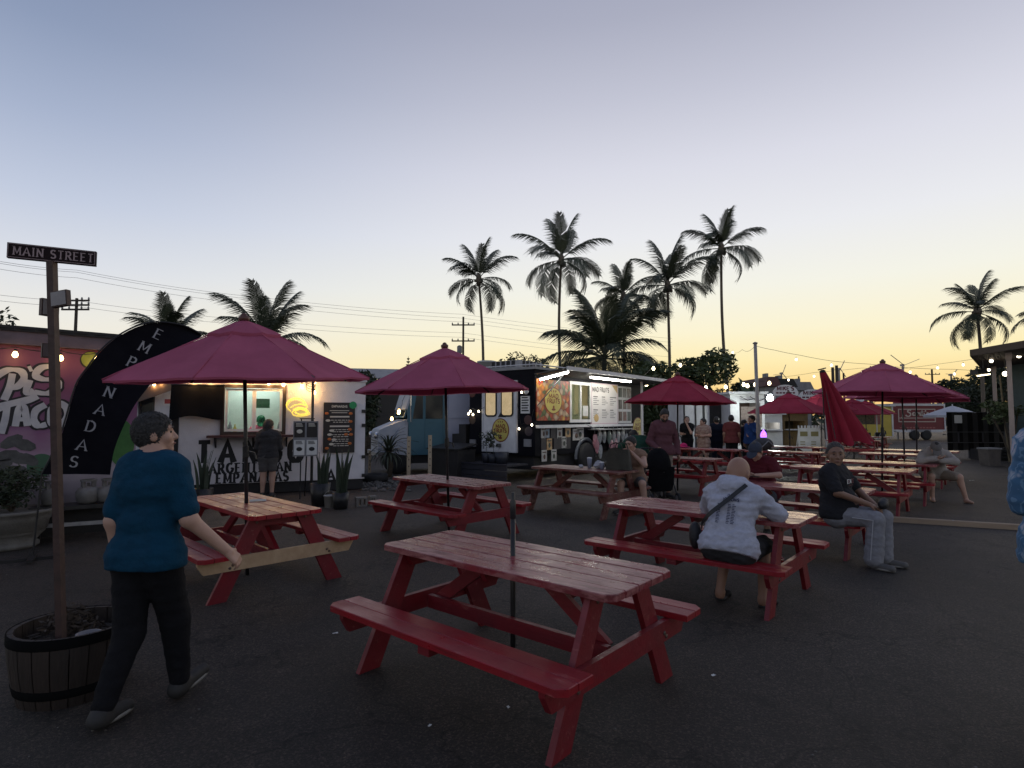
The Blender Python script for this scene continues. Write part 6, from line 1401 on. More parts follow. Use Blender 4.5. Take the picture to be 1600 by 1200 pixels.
for px0, px1, y0, y1, d, lb, m in ((1196, 1214, 589, 604, 33, 'dull red roof of a far stall beside the banana plant', mat('dull_red_roof', (.12, .05, .05), rough=.7)), (1212, 1240, 592, 605, 34, 'dark square roof of a far building behind the arched sign', DARK), (1244, 1266, 597, 610, 35, 'grey roof of a far building with a vent on top', GREY)):
    a, b = at(px0, y1, d), at(px1, y0, d); T = thing('far_building', (a.x, d, 0), 0, lb, 'building'); w = b.x - a.x; mb = MB(); mb.box(0, w, 0, 3, 0, a.z); mb.build('wall', GREY, T); mb = MB(); mb.prism([(-.15, a.z + .003), (w + .15, a.z + .003), (w * .9, b.z), (w * .1, b.z)], -.2, 3.2, 'y'); mb.build('roof', m, T)
    mb = MB(); mb.box(w * .4, w * .6, .5, 1, b.z + .003, b.z + .25); mb.build('vent', GREY, T)
p = at(1203, 622, 22); T = thing('floodlight', p, 0, 'dazzling white floodlight beside the white pole', 'floodlight'); mb = MB(); mb.ball((0, 0, 0), .12, 12, 8); mb.build('lamp', mat('floodlight_lamp', (1, 1, 1), emit=30, ecol=(.9, 1, .95)), T, True); mb = MB(); mb.lathe([(.03, .1), (.10, .14), (.05, .2)], 10); mb.tube([(0, .3, .15), (0, 0, .18)], .03, 6); mb.build('housing', GREY, T)
fl = bpy.data.lights.new('floodlight_light', 'POINT'); fl.energy = 120; fl.shadow_soft_size = .12; fl.color = (.92, 1, .95); fo = bpy.data.objects.new('floodlight_light', fl); COL.objects.link(fo); fo.parent = T; fo.location = (0, -.25, -.1)
p = at(1193, 678, 21.5); T = thing('neon_lamp', p, 0, 'small glowing magenta and blue neon flame at the lit stall', 'neon sign'); mb = MB(); mb.tube([(-.10, 0, -.10), (-.07, 0, .02), (0, 0, .14), (.07, 0, .02), (.10, 0, -.10), (-.10, 0, -.10)], .03, 6); mb.build('outer_tube', mat('blue_neon', (.2, .1, 1), emit=3, ecol=(.35, .12, 1)), T); mb = MB(); mb.tube([(-.03, -.02, -.06), (0, -.02, .05), (.03, -.02, -.06)], .03, 6); mb.build('inner_tube', mat('pink_neon', (1, .1, .3), emit=4, ecol=(1, .10, .25)), T); mb = MB(); mb.box(-.13, .13, .03, .05, -.13, .16); mb.build('back', DARK, T)
# white side signs and small table by the far stalls
for px, lb in ((1256, 'white A frame menu sign with yellow picture, left of its pair'), (1273, 'white A frame menu sign partly behind the half closed umbrella')):
    a, b = at(px - 8, 696, 25), at(px + 8, 667, 25); T = thing('aframe_sign', (a.x, 25, 0), 0, lb, 'sign', 'A frame menu signs'); w = b.x - a.x; mb = MB(); mb.box(0, w, 0, .04, .15, b.z - .05); [mb.box(w * k, w * k + .05, .0, .05, b.z - .05, b.z + .06) for k in (0, .3, .6, .88)]; mb.build('board', WHITE2, T); mb = MB(); mb.quad(w * .15, w * .85, b.z - .40, b.z - .2, -.004); [mb.quad(w * .15, w * .6, .4 + .1 * k, .44 + .1 * k, -.004) for k in range(3)]; mb.build('print', mat('sign_print', (.25, .22, .1), rough=.6), T); mb = MB(); mb.beam((w * .1, .04, b.z - .1), (w * .1, .4, 0), .04, .02); mb.beam((w * .9, .04, b.z - .1), (w * .9, .4, 0), .04, .02); mb.build('back_leg', WHITE, T)
p = gp(1256, 706); T = thing('folding_table', (p.x, 24, 0), 0, 'small white folding table before the A frame signs', 'table'); mb = MB(); mb.box(-.45, .45, -.3, .3, .74, .78); mb.build('tabletop', WHITE2, T); mb = MB(); [mb.beam((x, y, 0), (-x * .6, y, .74), .03, .03) for x in (-.35, .35) for y in (-.25, .25)]; mb.build('legs', GREY, T)
# white pole
q0, q1 = gp(1187, 742), at(1180, 537, 16.7); T = thing('light_pole', (q0.x, q0.y, 0), 0, 'tall slim white pole holding the bulb strings beside the queue', 'pole'); mb = MB(); mb.tube([(0, 0, 0), (q1.x - q0.x, q1.y - q0.y, q1.z)], [.055, .045], 10); mb.build('post', mat('dull_white_post', (.34, .32, .30), (.28, .26, .25), 4, .5), T, True); mb = MB(); mb.lathe([(.06, 0), (.075, .03), (.02, .06)], 10, (q1.x - q0.x, q1.y - q0.y, q1.z - .01)); mb.tube([(0, -.05, 2.4), (.02, -.09, 2.4), (0, -.05, 2.3)], .01, 5); mb.build('cap', GREY, T)
PT = q1 - Vector((0, 0, .06))
# ------------------------------------------------------------ wooden roof building at the right
WB = mat('dark_roof_timber', (.055, .035, .022), (.035, .022, .015), 6, .7, stretch=(.3, 3, 3)); d = 20
T = thing('pavilion', (0, 0, 0), 0, 'open pavilion with deep dark wooden eaves and pale columns', 'building'); c0 = at(1517, 552, d); dirx = Vector((-.11, -.994, 0)); dirb = Vector((.66, .75, 0))
def PV(a, b, z): q = Vector((c0.x, c0.y, 0)) + dirx * a + dirb * b; return (q.x, q.y, z)
Z0 = c0.z; mb = MB()
def slab(mb, a0, a1, b0, b1, z0, z1): mb.add([PV(a, b, z) for a in (a0, a1) for b in (b0, b1) for z in (z0, z1)], [(0, 1, 3, 2), (4, 6, 7, 5), (0, 4, 5, 1), (2, 3, 7, 6), (0, 2, 6, 4), (1, 5, 7, 3)])
slab(mb, 0, 7, 0, 8, Z0 - .06, Z0 + .10); mb.build('roof', DARK, T); mb = MB()
slab(mb, -.04, 7, -.05, -.003, Z0 - .10, Z0 + .12); slab(mb, -.05, -.003, -.05, 8, Z0 - .10, Z0 + .12); mb.build('fascia', WB, T)
for i in range(26): mb = MB(); slab(mb, .02 + .26 * i, .02 + .26 * i + .24, .02, 7.9, Z0 - .085, Z0 - .063); mb.build('soffit_board', WB, T)
COLM = mat('pale_column', (.34, .27, .24), (.28, .22, .2), 4, .6)
for a, b in ((1.6, 1.0), (.6, 6.5), (5.5, .6)): mb = MB(); slab(mb, a, a + .24, b, b + .24, 0, Z0 - .09); slab(mb, a - .04, a + .28, b - .04, b + .28, 0, .12); slab(mb, a - .03, a + .27, b - .03, b + .27, Z0 - .3, Z0 - .091); mb.build('column', COLM, T)
mb = MB(); slab(mb, 1.7, 7, 6.9, 7.0, 0, Z0 - .1); mb.build('back_wall', mat('dark_teal_wall', (.05, .08, .08), (.04, .06, .06), 5, .7), T)
for px, py, r_2 in ((1549, 564, .06), (1592, 556, .07), (1571, 584, .09), (1545, 578, .05)):
    p = at(px, py, d + (1.2 if px < 1580 else .2)); mb = MB(); mb.ball(p, r_2, 10, 7); lp = mb.build('lamp', BULB_W, T, True); mb = MB(); mb.tube([p + Vector((0, 0, r_2)), Vector((p.x, p.y, Z0 - .07))], .012, 5); mb.build('cord', BLACKM, lp)
p = at(1537, 586, d + .6); mb = MB(); mb.beam(p - Vector((.22, 0, .03)), p + Vector((.22, 0, .03)), .05, .04); lp = mb.build('tube_lamp', mat('warm_tube', (1, .9, .6), emit=6, ecol=(1, .85, .55)), T); mb = MB(); mb.box(p.x - .25, p.x + .1, p.y - .05, p.y + .3, p.z + .03, p.z + .2); mb.tube([p + Vector((0, 0, .2)), (p.x, p.y, Z0 - .06)], .015, 5); mb.build('lamp_housing', BLACKM, lp)
p = at(1590, 543, d - 1.2); mb = MB(); mb.box(p.x - .1, p.x + .1, p.y - .06, p.y + .02, p.z - .08, p.z + .08); mb.build('speaker_box', GREY, T)
q = at(1562, 586, 22); q2 = at(1568, 622, 22); T = thing('bamboo_pole', (q2.x, 22, 0), 0, 'thin leaning bamboo pole before the dark trees', 'pole'); mb = MB(); mb.tube([(.1, 0, 0), (q.x - q2.x, 0, q.z)], .03, 6); mb.build('pole', mat('bamboo', (.16, .13, .08), rough=.6), T)
# bulb strings from the white pole
def S3(px, py, d): return at(px, py, d)
bulb_string('bulb string sagging from the white pole toward the pavilion, upper one', sag([PT, S3(1210, 547, 17), S3(1250, 555, 17.5), S3(1299, 564, 18), S3(1360, 569, 18.6), S3(1422, 575, 19), S3(1491, 577, 19.5), S3(1537, 579, 20)], 4, .01), [S3(1244, 559, 17.4), S3(1299, 568, 18), S3(1360, 573, 18.6), S3(1422, 579, 19), S3(1491, 582, 19.5)], m=BULB_W, r=.032)
bulb_string('thin bulb string running low across the sunset behind the red umbrellas', sag([S3(1195, 590, 26), S3(1232, 588, 26), S3(1272, 582, 26), S3(1347, 575, 25.5), S3(1400, 577, 25), S3(1465, 569, 24), S3(1540, 558, 22)], 4, .01), [S3(1232, 592, 26), S3(1272, 586, 26), S3(1347, 580, 25.5), S3(1465, 573, 24), S3(1505, 568, 23)], m=BULB_W, r=.04)
bulb_string('dark wire from the white pole to the tall curved palm', sag([PT, S3(1160, 546, 24), S3(1143, 549, 34), S3(1118, 556, 38)], 6, .12), [S3(1145, 549, 30)], m=BULB_W, r=.05)
bulb_string('warm bulbs strung through the frangipani trees above the stroller umbrella', sag([S3(985, 598, 21), S3(996, 596, 22), S3(1021, 572, 27), S3(1063, 567, 28), S3(1100, 585, 28), S3(1103, 601, 27), S3(1134, 600, 26), S3(1164, 597, 26), S3(1202, 595, 26)], 4, .02), [S3(995, 598, 22), S3(1010, 598, 22.2), S3(1021, 574, 27), S3(1063, 569, 28), S3(1103, 604, 27), S3(1134, 603, 26), S3(1162, 599, 26), S3(1168, 601, 26), S3(1180, 599, 26), S3(1202, 597, 26)], m=mat('bright_warm_bulb', (1, .85, .6), emit=9, ecol=(1, .80, .48)), r=.075)

# ------------------------------------------------------------ red trailer, yellow stall, black fence
REDT = mat('red_trailer_paint', (.16, .016, .022), (.13, .013, .018), 2, .5); CRM = mat('cream_lettering', (.50, .42, .36), rough=.6)
d = 43.8; a, b = at(1394, 687, d), at(1475, 633, d); w = b.x - a.x; h = b.z; T = thing('food_trailer', (a.x, d, 0), 0, "red food trailer with cream framed panel and Santi's script lettering", 'food trailer')
mb = MB(); mb.box(0, w, 0, 2.3, .72, h); mb.build('body', REDT, T); mb = MB(); frame(mb, -.04, w + .04, .68, h + .04, .09, -.05, -.002); mb.box(-.05, w + .05, -.06, 2.35, h + .043, h + .11); mb.build('edge_trim', WHITE, T)
fz0, fz1 = h * .30 + .55, h - .28; mb = MB(); frame(mb, w * .13, w * .83, fz0, fz1, .06, -.02, -.004); mb.box(w * .13 + .06, w * .83 - .06, -.02, -.004, fz0 + .28, fz0 + .33); mb.build('panel_frame', CRM, T)
SANTI = [[(.62, .92), (.45, 1.0), (.25, .88), (.28, .68), (.52, .50), (.55, .22), (.32, .02), (.08, .10), (.02, .25)], [(1.10, .55), (.90, .58), (.80, .35), (.92, .15), (1.08, .28), (1.12, .55), (1.14, .15), (1.28, .2)], [(1.28, .2), (1.34, .55), (1.36, .15), (1.38, .42), (1.55, .56), (1.62, .40), (1.64, .15), (1.76, .22)], [(1.76, .22), (1.86, .95), (1.84, .30), (1.92, .14), (2.02, .22)], [(1.70, .66), (2.02, .70)], [(2.10, .55), (2.10, .22), (2.18, .14), (2.28, .24)], [(2.12, .72), (2.14, .75)], [(2.28, .95), (2.24, .74)], [(2.62, .52), (2.46, .56), (2.42, .42), (2.56, .30), (2.54, .14), (2.36, .16)]]
def santi(x0, z0, wd, hh, par, y):
    mb = MB(); [strip(mb, smooth_pl([(x0 + p[0] / 2.65 * wd, z0 + p[1] * hh) for p in pl], 4), .06, .09, lambda p, q, k: (p, y - k, q), .0005 * i) for i, pl in enumerate(SANTI)]; return mb.build('lettering', CRM, par)
santi(w * .27, fz0 + .42, w * .44, (fz1 - fz0) * .50, T, -.012)
mb = MB(); [mb.quad(w * (.15 + .062 * k), w * (.15 + .062 * k + .045), .86, .96, -.006) for k in range(11)]; mb.build('small_print', mat('dim_red_print', (.30, .10, .09), rough=.6), T)
mb = MB(); mb.box(.3, w - .2, -.05, 2.3, .58, .67); mb.build('chassis_rail', WHITE, T); wheel(T, w * .42, .0, .38, .38, .22); wheel(T, w * .64, .0, .38, .38, .22)
mb = MB(); mb.box(w * .35, w * .72, -.1, .3, .60, .78); mb.build('mudguard', GREY, T)
mb = MB(); mb.box(w + .1, w + 1.9, -.6, .4, .35, .42); [mb.box(w + .2 + .6 * k, w + .24 + .6 * k, -.58, -.54, .42, .85) for k in range(3)]; mb.build('steps_rail', GREY, T)
a2, b2 = at(1400, 632, d + .5), at(1459, 617, d + .5); sg = thing('sign_board', (a2.x, d + .8, 0), 0, "red rooftop board with cream Santi's script above the red trailer", 'sign'); w2 = b2.x - a2.x; mb = MB(); mb.box(0, w2, 0, .06, a2.z + .03, b2.z); mb.build('board', REDT, sg); mb = MB(); [mb.box(w2 * k, w2 * k + .08, .07, .12, 0, b2.z - .1) for k in (.1, .9)]; mb.build('post', GREY, sg); santi(w2 * .22, a2.z + .28, w2 * .56, (b2.z - a2.z) * .62, sg, -.01); mb = MB(); [mb.quad(w2 * (.34 + .05 * k), w2 * (.34 + .05 * k + .035), a2.z + .10, a2.z + .2, -.008) for k in range(7)]; mb.build('small_print', CRM, sg)
YC = mat('yellow_awning', (.52, .40, .07), (.45, .34, .06), 2, .7); d = 34
p = at(1369, 633, d); T = thing('yellow_umbrella', (p.x, d, 0), 0, 'wide yellow umbrella beside the red trailer', 'umbrella'); R0 = 24 * d / FOC; mb = MB(); P = [[(R0 * t_ * math.cos(q), R0 * t_ * math.sin(q), p.z - .36 * t_ ** 1.4) for q in [2 * math.pi * k / 24 for k in range(25)]] for t_ in (.02, .3, .6, .85, 1)]; P.append([(x, y, z - .14) for x, y, z in P[-1]]); mb.grid(P); mb.build('canopy', YC, T, True); mb = MB(); mb.tube([(0, 0, 0), (0, 0, p.z)], .03, 6); mb.build('pole', WHITE, T)
a, b = at(1384, 677, 40), at(1394.5, 635, 40); T = thing('yellow_stall', (a.x - 3.0, 40, 0), 0, 'yellow stall with dim serving opening left of the red trailer', 'food stall'); w = b.x - a.x; mb = MB(); hole_wall(mb, 0, 3 + w, .4, b.z, [(.3, 2.7, 1.2, 2.1)], 0, .06); mb.build('wall', YC, T); mb = MB(); mb.box(3 + w - .1, 3 + w, -.05, -.003, .4, b.z); mb.box(-.1, 3 + w + .1, -.2, 2, b.z + .003, b.z + .08); mb.build('trim', WHITE, T); mb = MB(); mb.box(.1, 2.9, 1, 1.05, .4, b.z - .05); mb.build('interior_wall', mat('dim_inside', (.05, .045, .035), (.15, .12, .08), 8, .7), T)
mb = MB(); mb.lathe([(.3, 0), (.35, .1), (.35, .35), (.2, .45)], 12, (1.9, 1, b.z + .09)); mb.build('roof_vent', WHITE, T)
YF = mat('yellow_shirt', (.5, .38, .06), rough=.8)
for px, lb in ((1352, 'dark folding chair in the distance under the yellow umbrella'), (1368, 'second dark folding chair, right below the yellow umbrella'), (1378, 'dark folding chair closest to the red trailer')):
    p = gp(px, 700); T = thing('folding_chair', (p.x, p.y, 0), px * .1, lb, 'chair', 'distant folding chairs'); mb = MB(); mb.box(-.2, .2, -.2, .2, .43, .46); mb.build('seat', DARK, T); mb = MB(); mb.box(-.2, .2, .19, .21, .6, .85); mb.build('backrest', DARK, T); mb = MB(); [mb.beam((x, -.2, 0), (x, .2, .85), .025, .025) for x in (-.19, .19)]; [mb.beam((x, .2, 0), (x, -.15, .45), .025, .025) for x in (-.17, .17)]; mb.build('legs', GREY, T)
d = 31; p = at(1488, 634, d); T = thing('white_umbrella', (p.x, d, 0), .3, 'white square umbrella above the black fence', 'umbrella'); R0 = 36 * d / FOC; mb = MB()
P = [[(R0 * t_ * x, R0 * t_ * y, p.z - .50 * t_ ** 1.1) for x, y in ((1, 0), (.75, .75), (0, 1), (-.75, .75), (-1, 0), (-.75, -.75), (0, -1), (.75, -.75), (1, 0))] for t_ in (.02, .2, .5, 1)]; P.append([(x, y, z - .12) for x, y, z in P[-1]]); mb.grid(P); mb.build('canopy', mat('white_canvas', (.5, .5, .52), (.45, .45, .47), 3, .8), T); mb = MB(); mb.tube([(0, 0, 0), (0, 0, p.z + .08)], .03, 6); mb.build('pole', WHITE, T)
d = 24; a, b = at(1482, 712, d), at(1572, 644, d); T = thing('black_fence', (a.x, d, 0), -.05, 'tall black boarded fence with grey rails and a white notice', 'fence'); w = b.x - a.x; n = 12
for i in range(n): mb = MB(); mb.box(w * i / n + .006, w * (i + 1) / n - .006, 0, .03, .32 + .01 * (i % 2), b.z - .012 * (i % 3)); mb.build('board', DARK if i % 2 else mat('black_boards', (.008, .008, .008), (.012, .011, .011), 4, .85, spec=.1), T)
for z in (.62, 1.05, b.z - .02): mb = MB(); mb.box(-.02, w + .02, -.05, -.003, z, z + .03); mb.build('rail', mat('dull_rail', (.06, .06, .065), rough=.5), T)
mb = MB(); [mb.box(w * k, w * k + .05, -.04, -.004, .66, 1.04) for k in (.16, .55, .9)]; [mb.box(w * k, w * k + .08, .035, .1, 0, b.z - .05) for k in (.02, .35, .68, .97)]; mb.build('post', mat('dull_rail2', (.05, .05, .055), rough=.5), T)
mb = MB(); mb.box(w * .12, w * .24, -.02, -.004, b.z - .45, b.z - .12); mb.build('notice', PAPER, T)
T = thing('storage_box', (a.x + .4, d - 1.2, 0), .1, 'low dark heap of gear and hoses before the black fence', 'box'); mb = MB(); mb.box(0, 1.0, -.3, .5, 0, .42); mb.build('crate', DARK, T); mb = MB(); [mb.tube([(1.0 + .45 * math.cos(q * .6) * (1 - k * .1), -.3 + .2 * math.sin(q * .6), .12 + .12 * k) for q in range(11)], .03, 6) for k in range(4)]; mb.build('hose', RUBBER, T)
p = gp(1547, 727); T = thing('planter_box', (p.x, p.y, 0), .1, 'weathered grey planter box before the black fence', 'planter'); mb = MB(); mb.prism([(-.20, 0), (.20, 0), (.25, .56), (-.25, .56)], -.2, .2, 'y'); mb.build('box', mat('grey_brown_box', (.10, .085, .075), (.07, .06, .055), 6, .8), T); mb = MB(); mb.box(-.27, .27, -.22, .22, .563, .61); mb.build('rim', GREY, T)
p = at(1578, 640, 21); T2 = thing('shrub', (p.x, 21, 0), 0, 'leafy green plant beside the pale column', 'plant'); mb = MB(); r2 = random.Random(33); [leaf_cloud(mb, (r2.uniform(-.75, .35), r2.uniform(-.3, .3), r2.uniform(1.55, 2.15)), (.28, .25, .2), 50, .10, r2, 0) for _ in range(12)]; mb.build('foliage', LEAF, T2); mb = MB(); [mb.tube([(0, 0, 0), (x * .4, 0, 1), (x, 0, 2)], .03, 5) for x in (-.8, -.3, .3)]; mb.build('stems', BARK, T2)
# timber kerb on the asphalt
a, b = gp(1240, 806), gp(1600, 829); dr = (b - a).normalized(); b = b + dr * 1.2; T = thing('timber_kerb', (a.x, a.y, 0), math.atan2(dr.y, dr.x), 'long pale timber beam lying on the asphalt behind the woman', 'kerb'); mb = MB(); mb.box(0, (b - a).length, 0, .12, 0, .075); mb.build('beam', mat('pale_timber', (.34, .25, .17), (.26, .19, .13), 5, .8, stretch=(.2, 2, 2), bump=.3), T); mb = MB(); [mb.lathe([(.015, .0), (.015, .004)], 8, (x, .06, .075)) for x in (.5, 2.2, 3.8)]; mb.build('bolts', STEEL, T)
# power poles, wires, wind turbines
PW = mat('pole_wood', (.06, .05, .042), (.04, .034, .03), 8, .9)
def upole(label, px, top, d, arms, arm_w, r=.14, xf=False):
    p = at(px, top, d); T = thing('utility_pole', (p.x, d, 0), 0, label, 'utility pole', 'utility poles'); mb = MB(); mb.tube([(0, 0, 0), (0, 0, p.z)], [r, r * .7], 7); mb.build('post', PW, T)
    for y in arms:
        z = at(px, y, d).z; mb = MB(); mb.beam((-arm_w, -.1, z), (arm_w, -.1, z), .1, .12); mb.build('crossarm', PW, T); mb = MB(); [mb.lathe([(.05, 0), (.07, .08), (.03, .2)], 7, (x, -.1, z + .05)) for x in (-arm_w * .95, -arm_w * .45, arm_w * .45, arm_w * .95)]; mb.build('insulator', GREY, T)
    if xf: z = at(px, xf, d).z; mb = MB(); mb.lathe([(.22, -.4), (.25, -.3), (.25, .3), (.1, .4)], 10, (-.36, -.1, z)); mb.build('transformer', GREY, T)
    return T
upole('utility pole with three crossarms beside the signpost', 120, 466, 42, (470, 477, 484), 1.0)
upole('utility pole with two crossarms left of the slim palm', 724, 495, 58, (508, 533), 1.15, xf=546)
for i, (px, y, d) in enumerate(((1301, 574, 90), (1307, 571, 88), (1456, 577, 95), (1248, 588, 100), (1318, 583, 92))):
    upole(('thick far pole beside the half closed umbrella tip, left of two', 'thick far pole beside the half closed umbrella tip, right of two', 'far utility pole right of the large umbrella peak', 'tiny far pole above the arched sign', 'shortest far pole beside the umbrella tip')[i], px, y, d, (y + 8, y + 24) if i == 2 else (), 1.2, r=.3 if i < 2 else .2)
def power_line(label, pts):
    p0 = pts[0]; T = thing('power_line', p0, 0, label, 'power line', 'power lines'); mb = MB(); [mb.tube([Vector(q) - p0 for q in pl], .011, 4) for pl in [sag(pts, 8, .18)]]; mb.build('wire', mat('wire_grey', (.22, .22, .24), rough=.6), T)
for (ya, yb, yc, d0, lb) in ((404, 464, 491, 30, 'topmost power line crossing the sky behind the signpost'), (407, 468, 497, 30, 'second power line from the top behind the signpost'), (416, 476, 503, 30, 'third power line from the top behind the signpost'), (457, 500, 520, 34, 'fourth power line, level with the three crossarms'), (466, 508, 527, 34, 'lowest power line below the three crossarms')):
    power_line(lb, [at(-90, ya - (yb - ya) * .22, d0), at(120, ya + (yb - ya) * .3, d0 + 11), at(400, yb, d0 + 20), at(722, yc, 58), at(1050, yc + 38, 75)])
TURB = mat('turbine_white', (.30, .28, .27), rough=.6)
for i, (px, y, bl_, an, lb) in enumerate(((1221, 584, 15, 1.2, 'wind turbine farthest left on the sunset horizon'), (1311, 577, 15, 1.1, 'wind turbine beside the tip of the half closed umbrella'), (1410, 571, 26, .38, 'largest wind turbine, standing right of the big umbrella'), (1486, 586, 11, .9, 'smallest wind turbine beside the dark trees'))):
    d = 900; p = at(px, y, d); sc_ = d / FOC; T = thing('wind_turbine', (p.x, d, 0), 0, lb, 'wind turbine', 'wind turbines on the horizon'); mb = MB(); mb.tube([(0, 0, 0), (0, 0, p.z)], [2.2, 1.2], 8); mb.build('tower', TURB, T); mb = MB(); mb.box(-1.2, 1.2, -3, 4, p.z - 1, p.z + 2); mb.build('nacelle', TURB, T)
    for k in range(3): mb = MB(); a_ = an + k * 2.0944; mb.beam((0, -4, p.z), (math.cos(a_) * bl_ * sc_, -4, p.z + math.sin(a_) * bl_ * sc_), .5, 1.4, (0, 1, 0)); mb.build('blade', TURB, T)
# litter
r2 = random.Random(77); mb = MB()
for i in range(130):
    p = gp(r2.uniform(0, 1600), r2.choice((r2.uniform(800, 1200), r2.uniform(740, 900)))); s_ = r2.uniform(.003, .009); mb.ball((p.x, p.y, s_ * .4), (s_, s_ * .8, s_ * .6), 5, 4)
tag(mb.build('debris', mat('grit', (.16, .15, .14), (.07, .06, .05), 3, .9)), 'scattered small grit and chips on the asphalt', kind='stuff')
r2 = random.Random(21)
for i, (px, py, s_, lb) in enumerate(((1519, 752, .10, 'crumpled white paper on the asphalt right of the hunched man'), (1597, 853, .07, 'white scrap at the picture edge near the aloha shirt'), (671, 1137, .018, 'tiny white chip on the asphalt below the nearest table'), (524, 992, .03, 'small white scrap left of the nearest table'), (1115, 1058, .025, 'tiny white chip right of the nearest table'), (794, 1108, .02, 'tiny pale chip under the nearest bench'))):
    p = gp(px, py); T = thing('paper_scrap', (p.x, p.y, .004), r2.uniform(0, 3), lb, 'litter', 'scraps on the asphalt'); mb = MB(); P = [[(s_ * (u / 3 - .5) * 1.3, s_ * (v_ / 3 - .5) * .8, .006 + .25 * s_ * r2.random()) for u in range(4)] for v_ in range(4)]; mb.grid(P); mb.build('paper', PAPER, T)
# ------------------------------------------------------------ people
R = math.radians
C_BLUE = cloth('blue_tee', (.004, .047, .092), (.003, .036, .072)); C_BLACKP = cloth('black_trousers', (.009, .009, .011)); C_HOOD = cloth('grey_hoodie', (.46, .47, .54), (.38, .39, .46), scale=30)
C_DGREY = cloth('dark_grey_cloth', (.035, .034, .036)); C_MAROON = cloth('maroon_tee', (.10, .014, .022)); C_CHAR = cloth('charcoal_tee', (.022, .022, .026)); C_JOG = cloth('grey_joggers', (.25, .25, .27), (.20, .20, .215), scale=22)
C_PALE = cloth('pale_hoodie', (.36, .33, .30), (.30, .27, .25)); C_BEIGE = cloth('beige_shorts', (.30, .25, .20)); C_PLUM = cloth('plum_henley', (.13, .055, .065), (.11, .045, .055)); C_GREEN = cloth('green_jumper', (.028, .085, .058)); C_TAN = cloth('tan_dress', (.26, .15, .12), (.40, .30, .25), scale=16); C_NAVY = cloth('navy_cloth', (.012, .016, .03)); C_ROYAL = cloth('royal_blue_jacket', (.018, .05, .17)); C_BRICK = cloth('brick_red_tee', (.17, .045, .045)); C_GREY = cloth('grey_shorts', (.11, .105, .105)); C_DENIM = cloth('denim_shorts', (.05, .055, .075))
SHOE = mat('dark_trainer', (.020, .019, .018), (.03, .028, .026), 20, .7); SOLE = mat('pale_sole', (.22, .21, .19), rough=.7); SANDAL = mat('black_sandal', (.01, .01, .01), rough=.6); CAPG = cloth('greyblue_cap', (.05, .06, .085)); CAPP = cloth('pale_grey_cap', (.17, .16, .155))

# man in the blue T shirt, walking away to the right
J = stand(1.65, 0, .06)
J['head'] += V3(.04, -.03, .0)
J.update(knR=V3(-.08, -.14, .48), anR=V3(-.08, -.20, .095), toeR=V3(-.09, -.36, .085), knL=V3(.07, .02, .45), anL=V3(.08, .18, .10), toeL=V3(.085, .03, .04),
         elR=V3(-.24, -.02, 1.07), wrR=V3(-.38, -.16, .87), elL=V3(.18, .04, 1.06), wrL=V3(.17, .0, .82))
person('man in a blue T-shirt and black trousers walking past the barrel planter', (-2.06, 3.33, 0), R(172), J, C_BLUE, C_BLACKP, (SHOE, SOLE), SKIN_P, 'curly', HAIR_G, hs=.98, face=(-.74, -.66, .10), fat=.86, shw=.80, strands=(4600, .026, .42, (-.4, -.35)), res=.012, sleeve=.80, hem=-.10, leg=1.92, loose=.017, curl=.8, noise=.0030)

# bald man in the grey hoodie at the table
def bench_at(k, u, v): x, y, a = TAB[k]; p = ton(k, u, v, 0); return p
pb = bench_at('C', .46, -.645); a_ = TAB['C'][2]
J = sit(.42, .16, -.12, .44)
J.update(elL=V3(.33, -.42, .80), wrL=V3(.16, -.62, .83), elR=V3(-.31, -.36, .80), wrR=V3(-.10, -.60, .83))
J['head'] = J['neck'] + V3(.01, -.10, .12); J['anL'] = V3(.19, -.30, .085); J['toeL'] = V3(.22, -.46, .035); J['anR'] = V3(-.17, -.34, .085); J['toeR'] = V3(-.19, -.50, .035)
B1 = person('bald man in a grey hoodie seen from behind, eating at a red table', (pb.x, pb.y, 0), a_ + math.pi, J, C_HOOD, C_DGREY, None, SKIN, 'bald', face=(-.05, -.75, -.65), tilt=(0, -.6, .8), fat=1.12, hs=1.22, res=.012, sleeve=1.92, hem=-.06, leg=1.0, loose=.030, hood=True, noise=.007, curl=.7, seated=True, palms=dict(R=(0, 0, -1), L=(0, 0, -1)))
for k in 'RL':
    a, t = J['an' + k], J['toe' + k]; d_ = nrm((t - a) * V3(1, 1, 0)); G = Field(.008, .01); m_ = (a + t) / 2 * V3(1, 1, 0) + V3(0, 0, .010); G.ell(m_, (.052, .15, .014), np.stack([V3(d_[1], -d_[0], 0), d_, V3(0, 0, 1)])); G.cap(m_ + d_ * .05 + V3(d_[1], -d_[0], 0) * .045 + V3(0, 0, .02), m_ + d_ * .05 - V3(d_[1], -d_[0], 0) * .045 + V3(0, 0, .02), .034, k=.01); field_obj('sandal', [G], SANDAL, B1)
# print on the back of the hoodie: follows the back by offsetting along its lean
up_ = nrm(J['neck'] - J['pelvis']); bk_ = nrm(np.cross(V3(1, 0, 0), up_)); bk_ = bk_ if bk_[1] > 0 else -bk_
def BKP(x, z, k=0):
    c = J['pelvis'] + up_ * z; rr_ = (.112 * (.5 + .5 * 1.12) + .016 + .009) + .012; sx_ = max(0, abs(x) - .075); o = math.sqrt(max(1e-4, rr_ * rr_ - sx_ * sx_)) if sx_ < rr_ else 0
    return tuple(c + V3(-x, 0, 0) + bk_ * (o + .006 + k))
PR = mat('navy_shirt_print', (.04, .045, .085), rough=.8); mb = MB()
write(mb, 'IVE', .0, .395, .026, wt=.2, to3=lambda x, z, k: BKP(x, z, k)); write(mb, 'ICTIONS', -.035, .36, .026, wt=.2, to3=lambda x, z, k: BKP(x, z, k)); rr = random.Random(5)
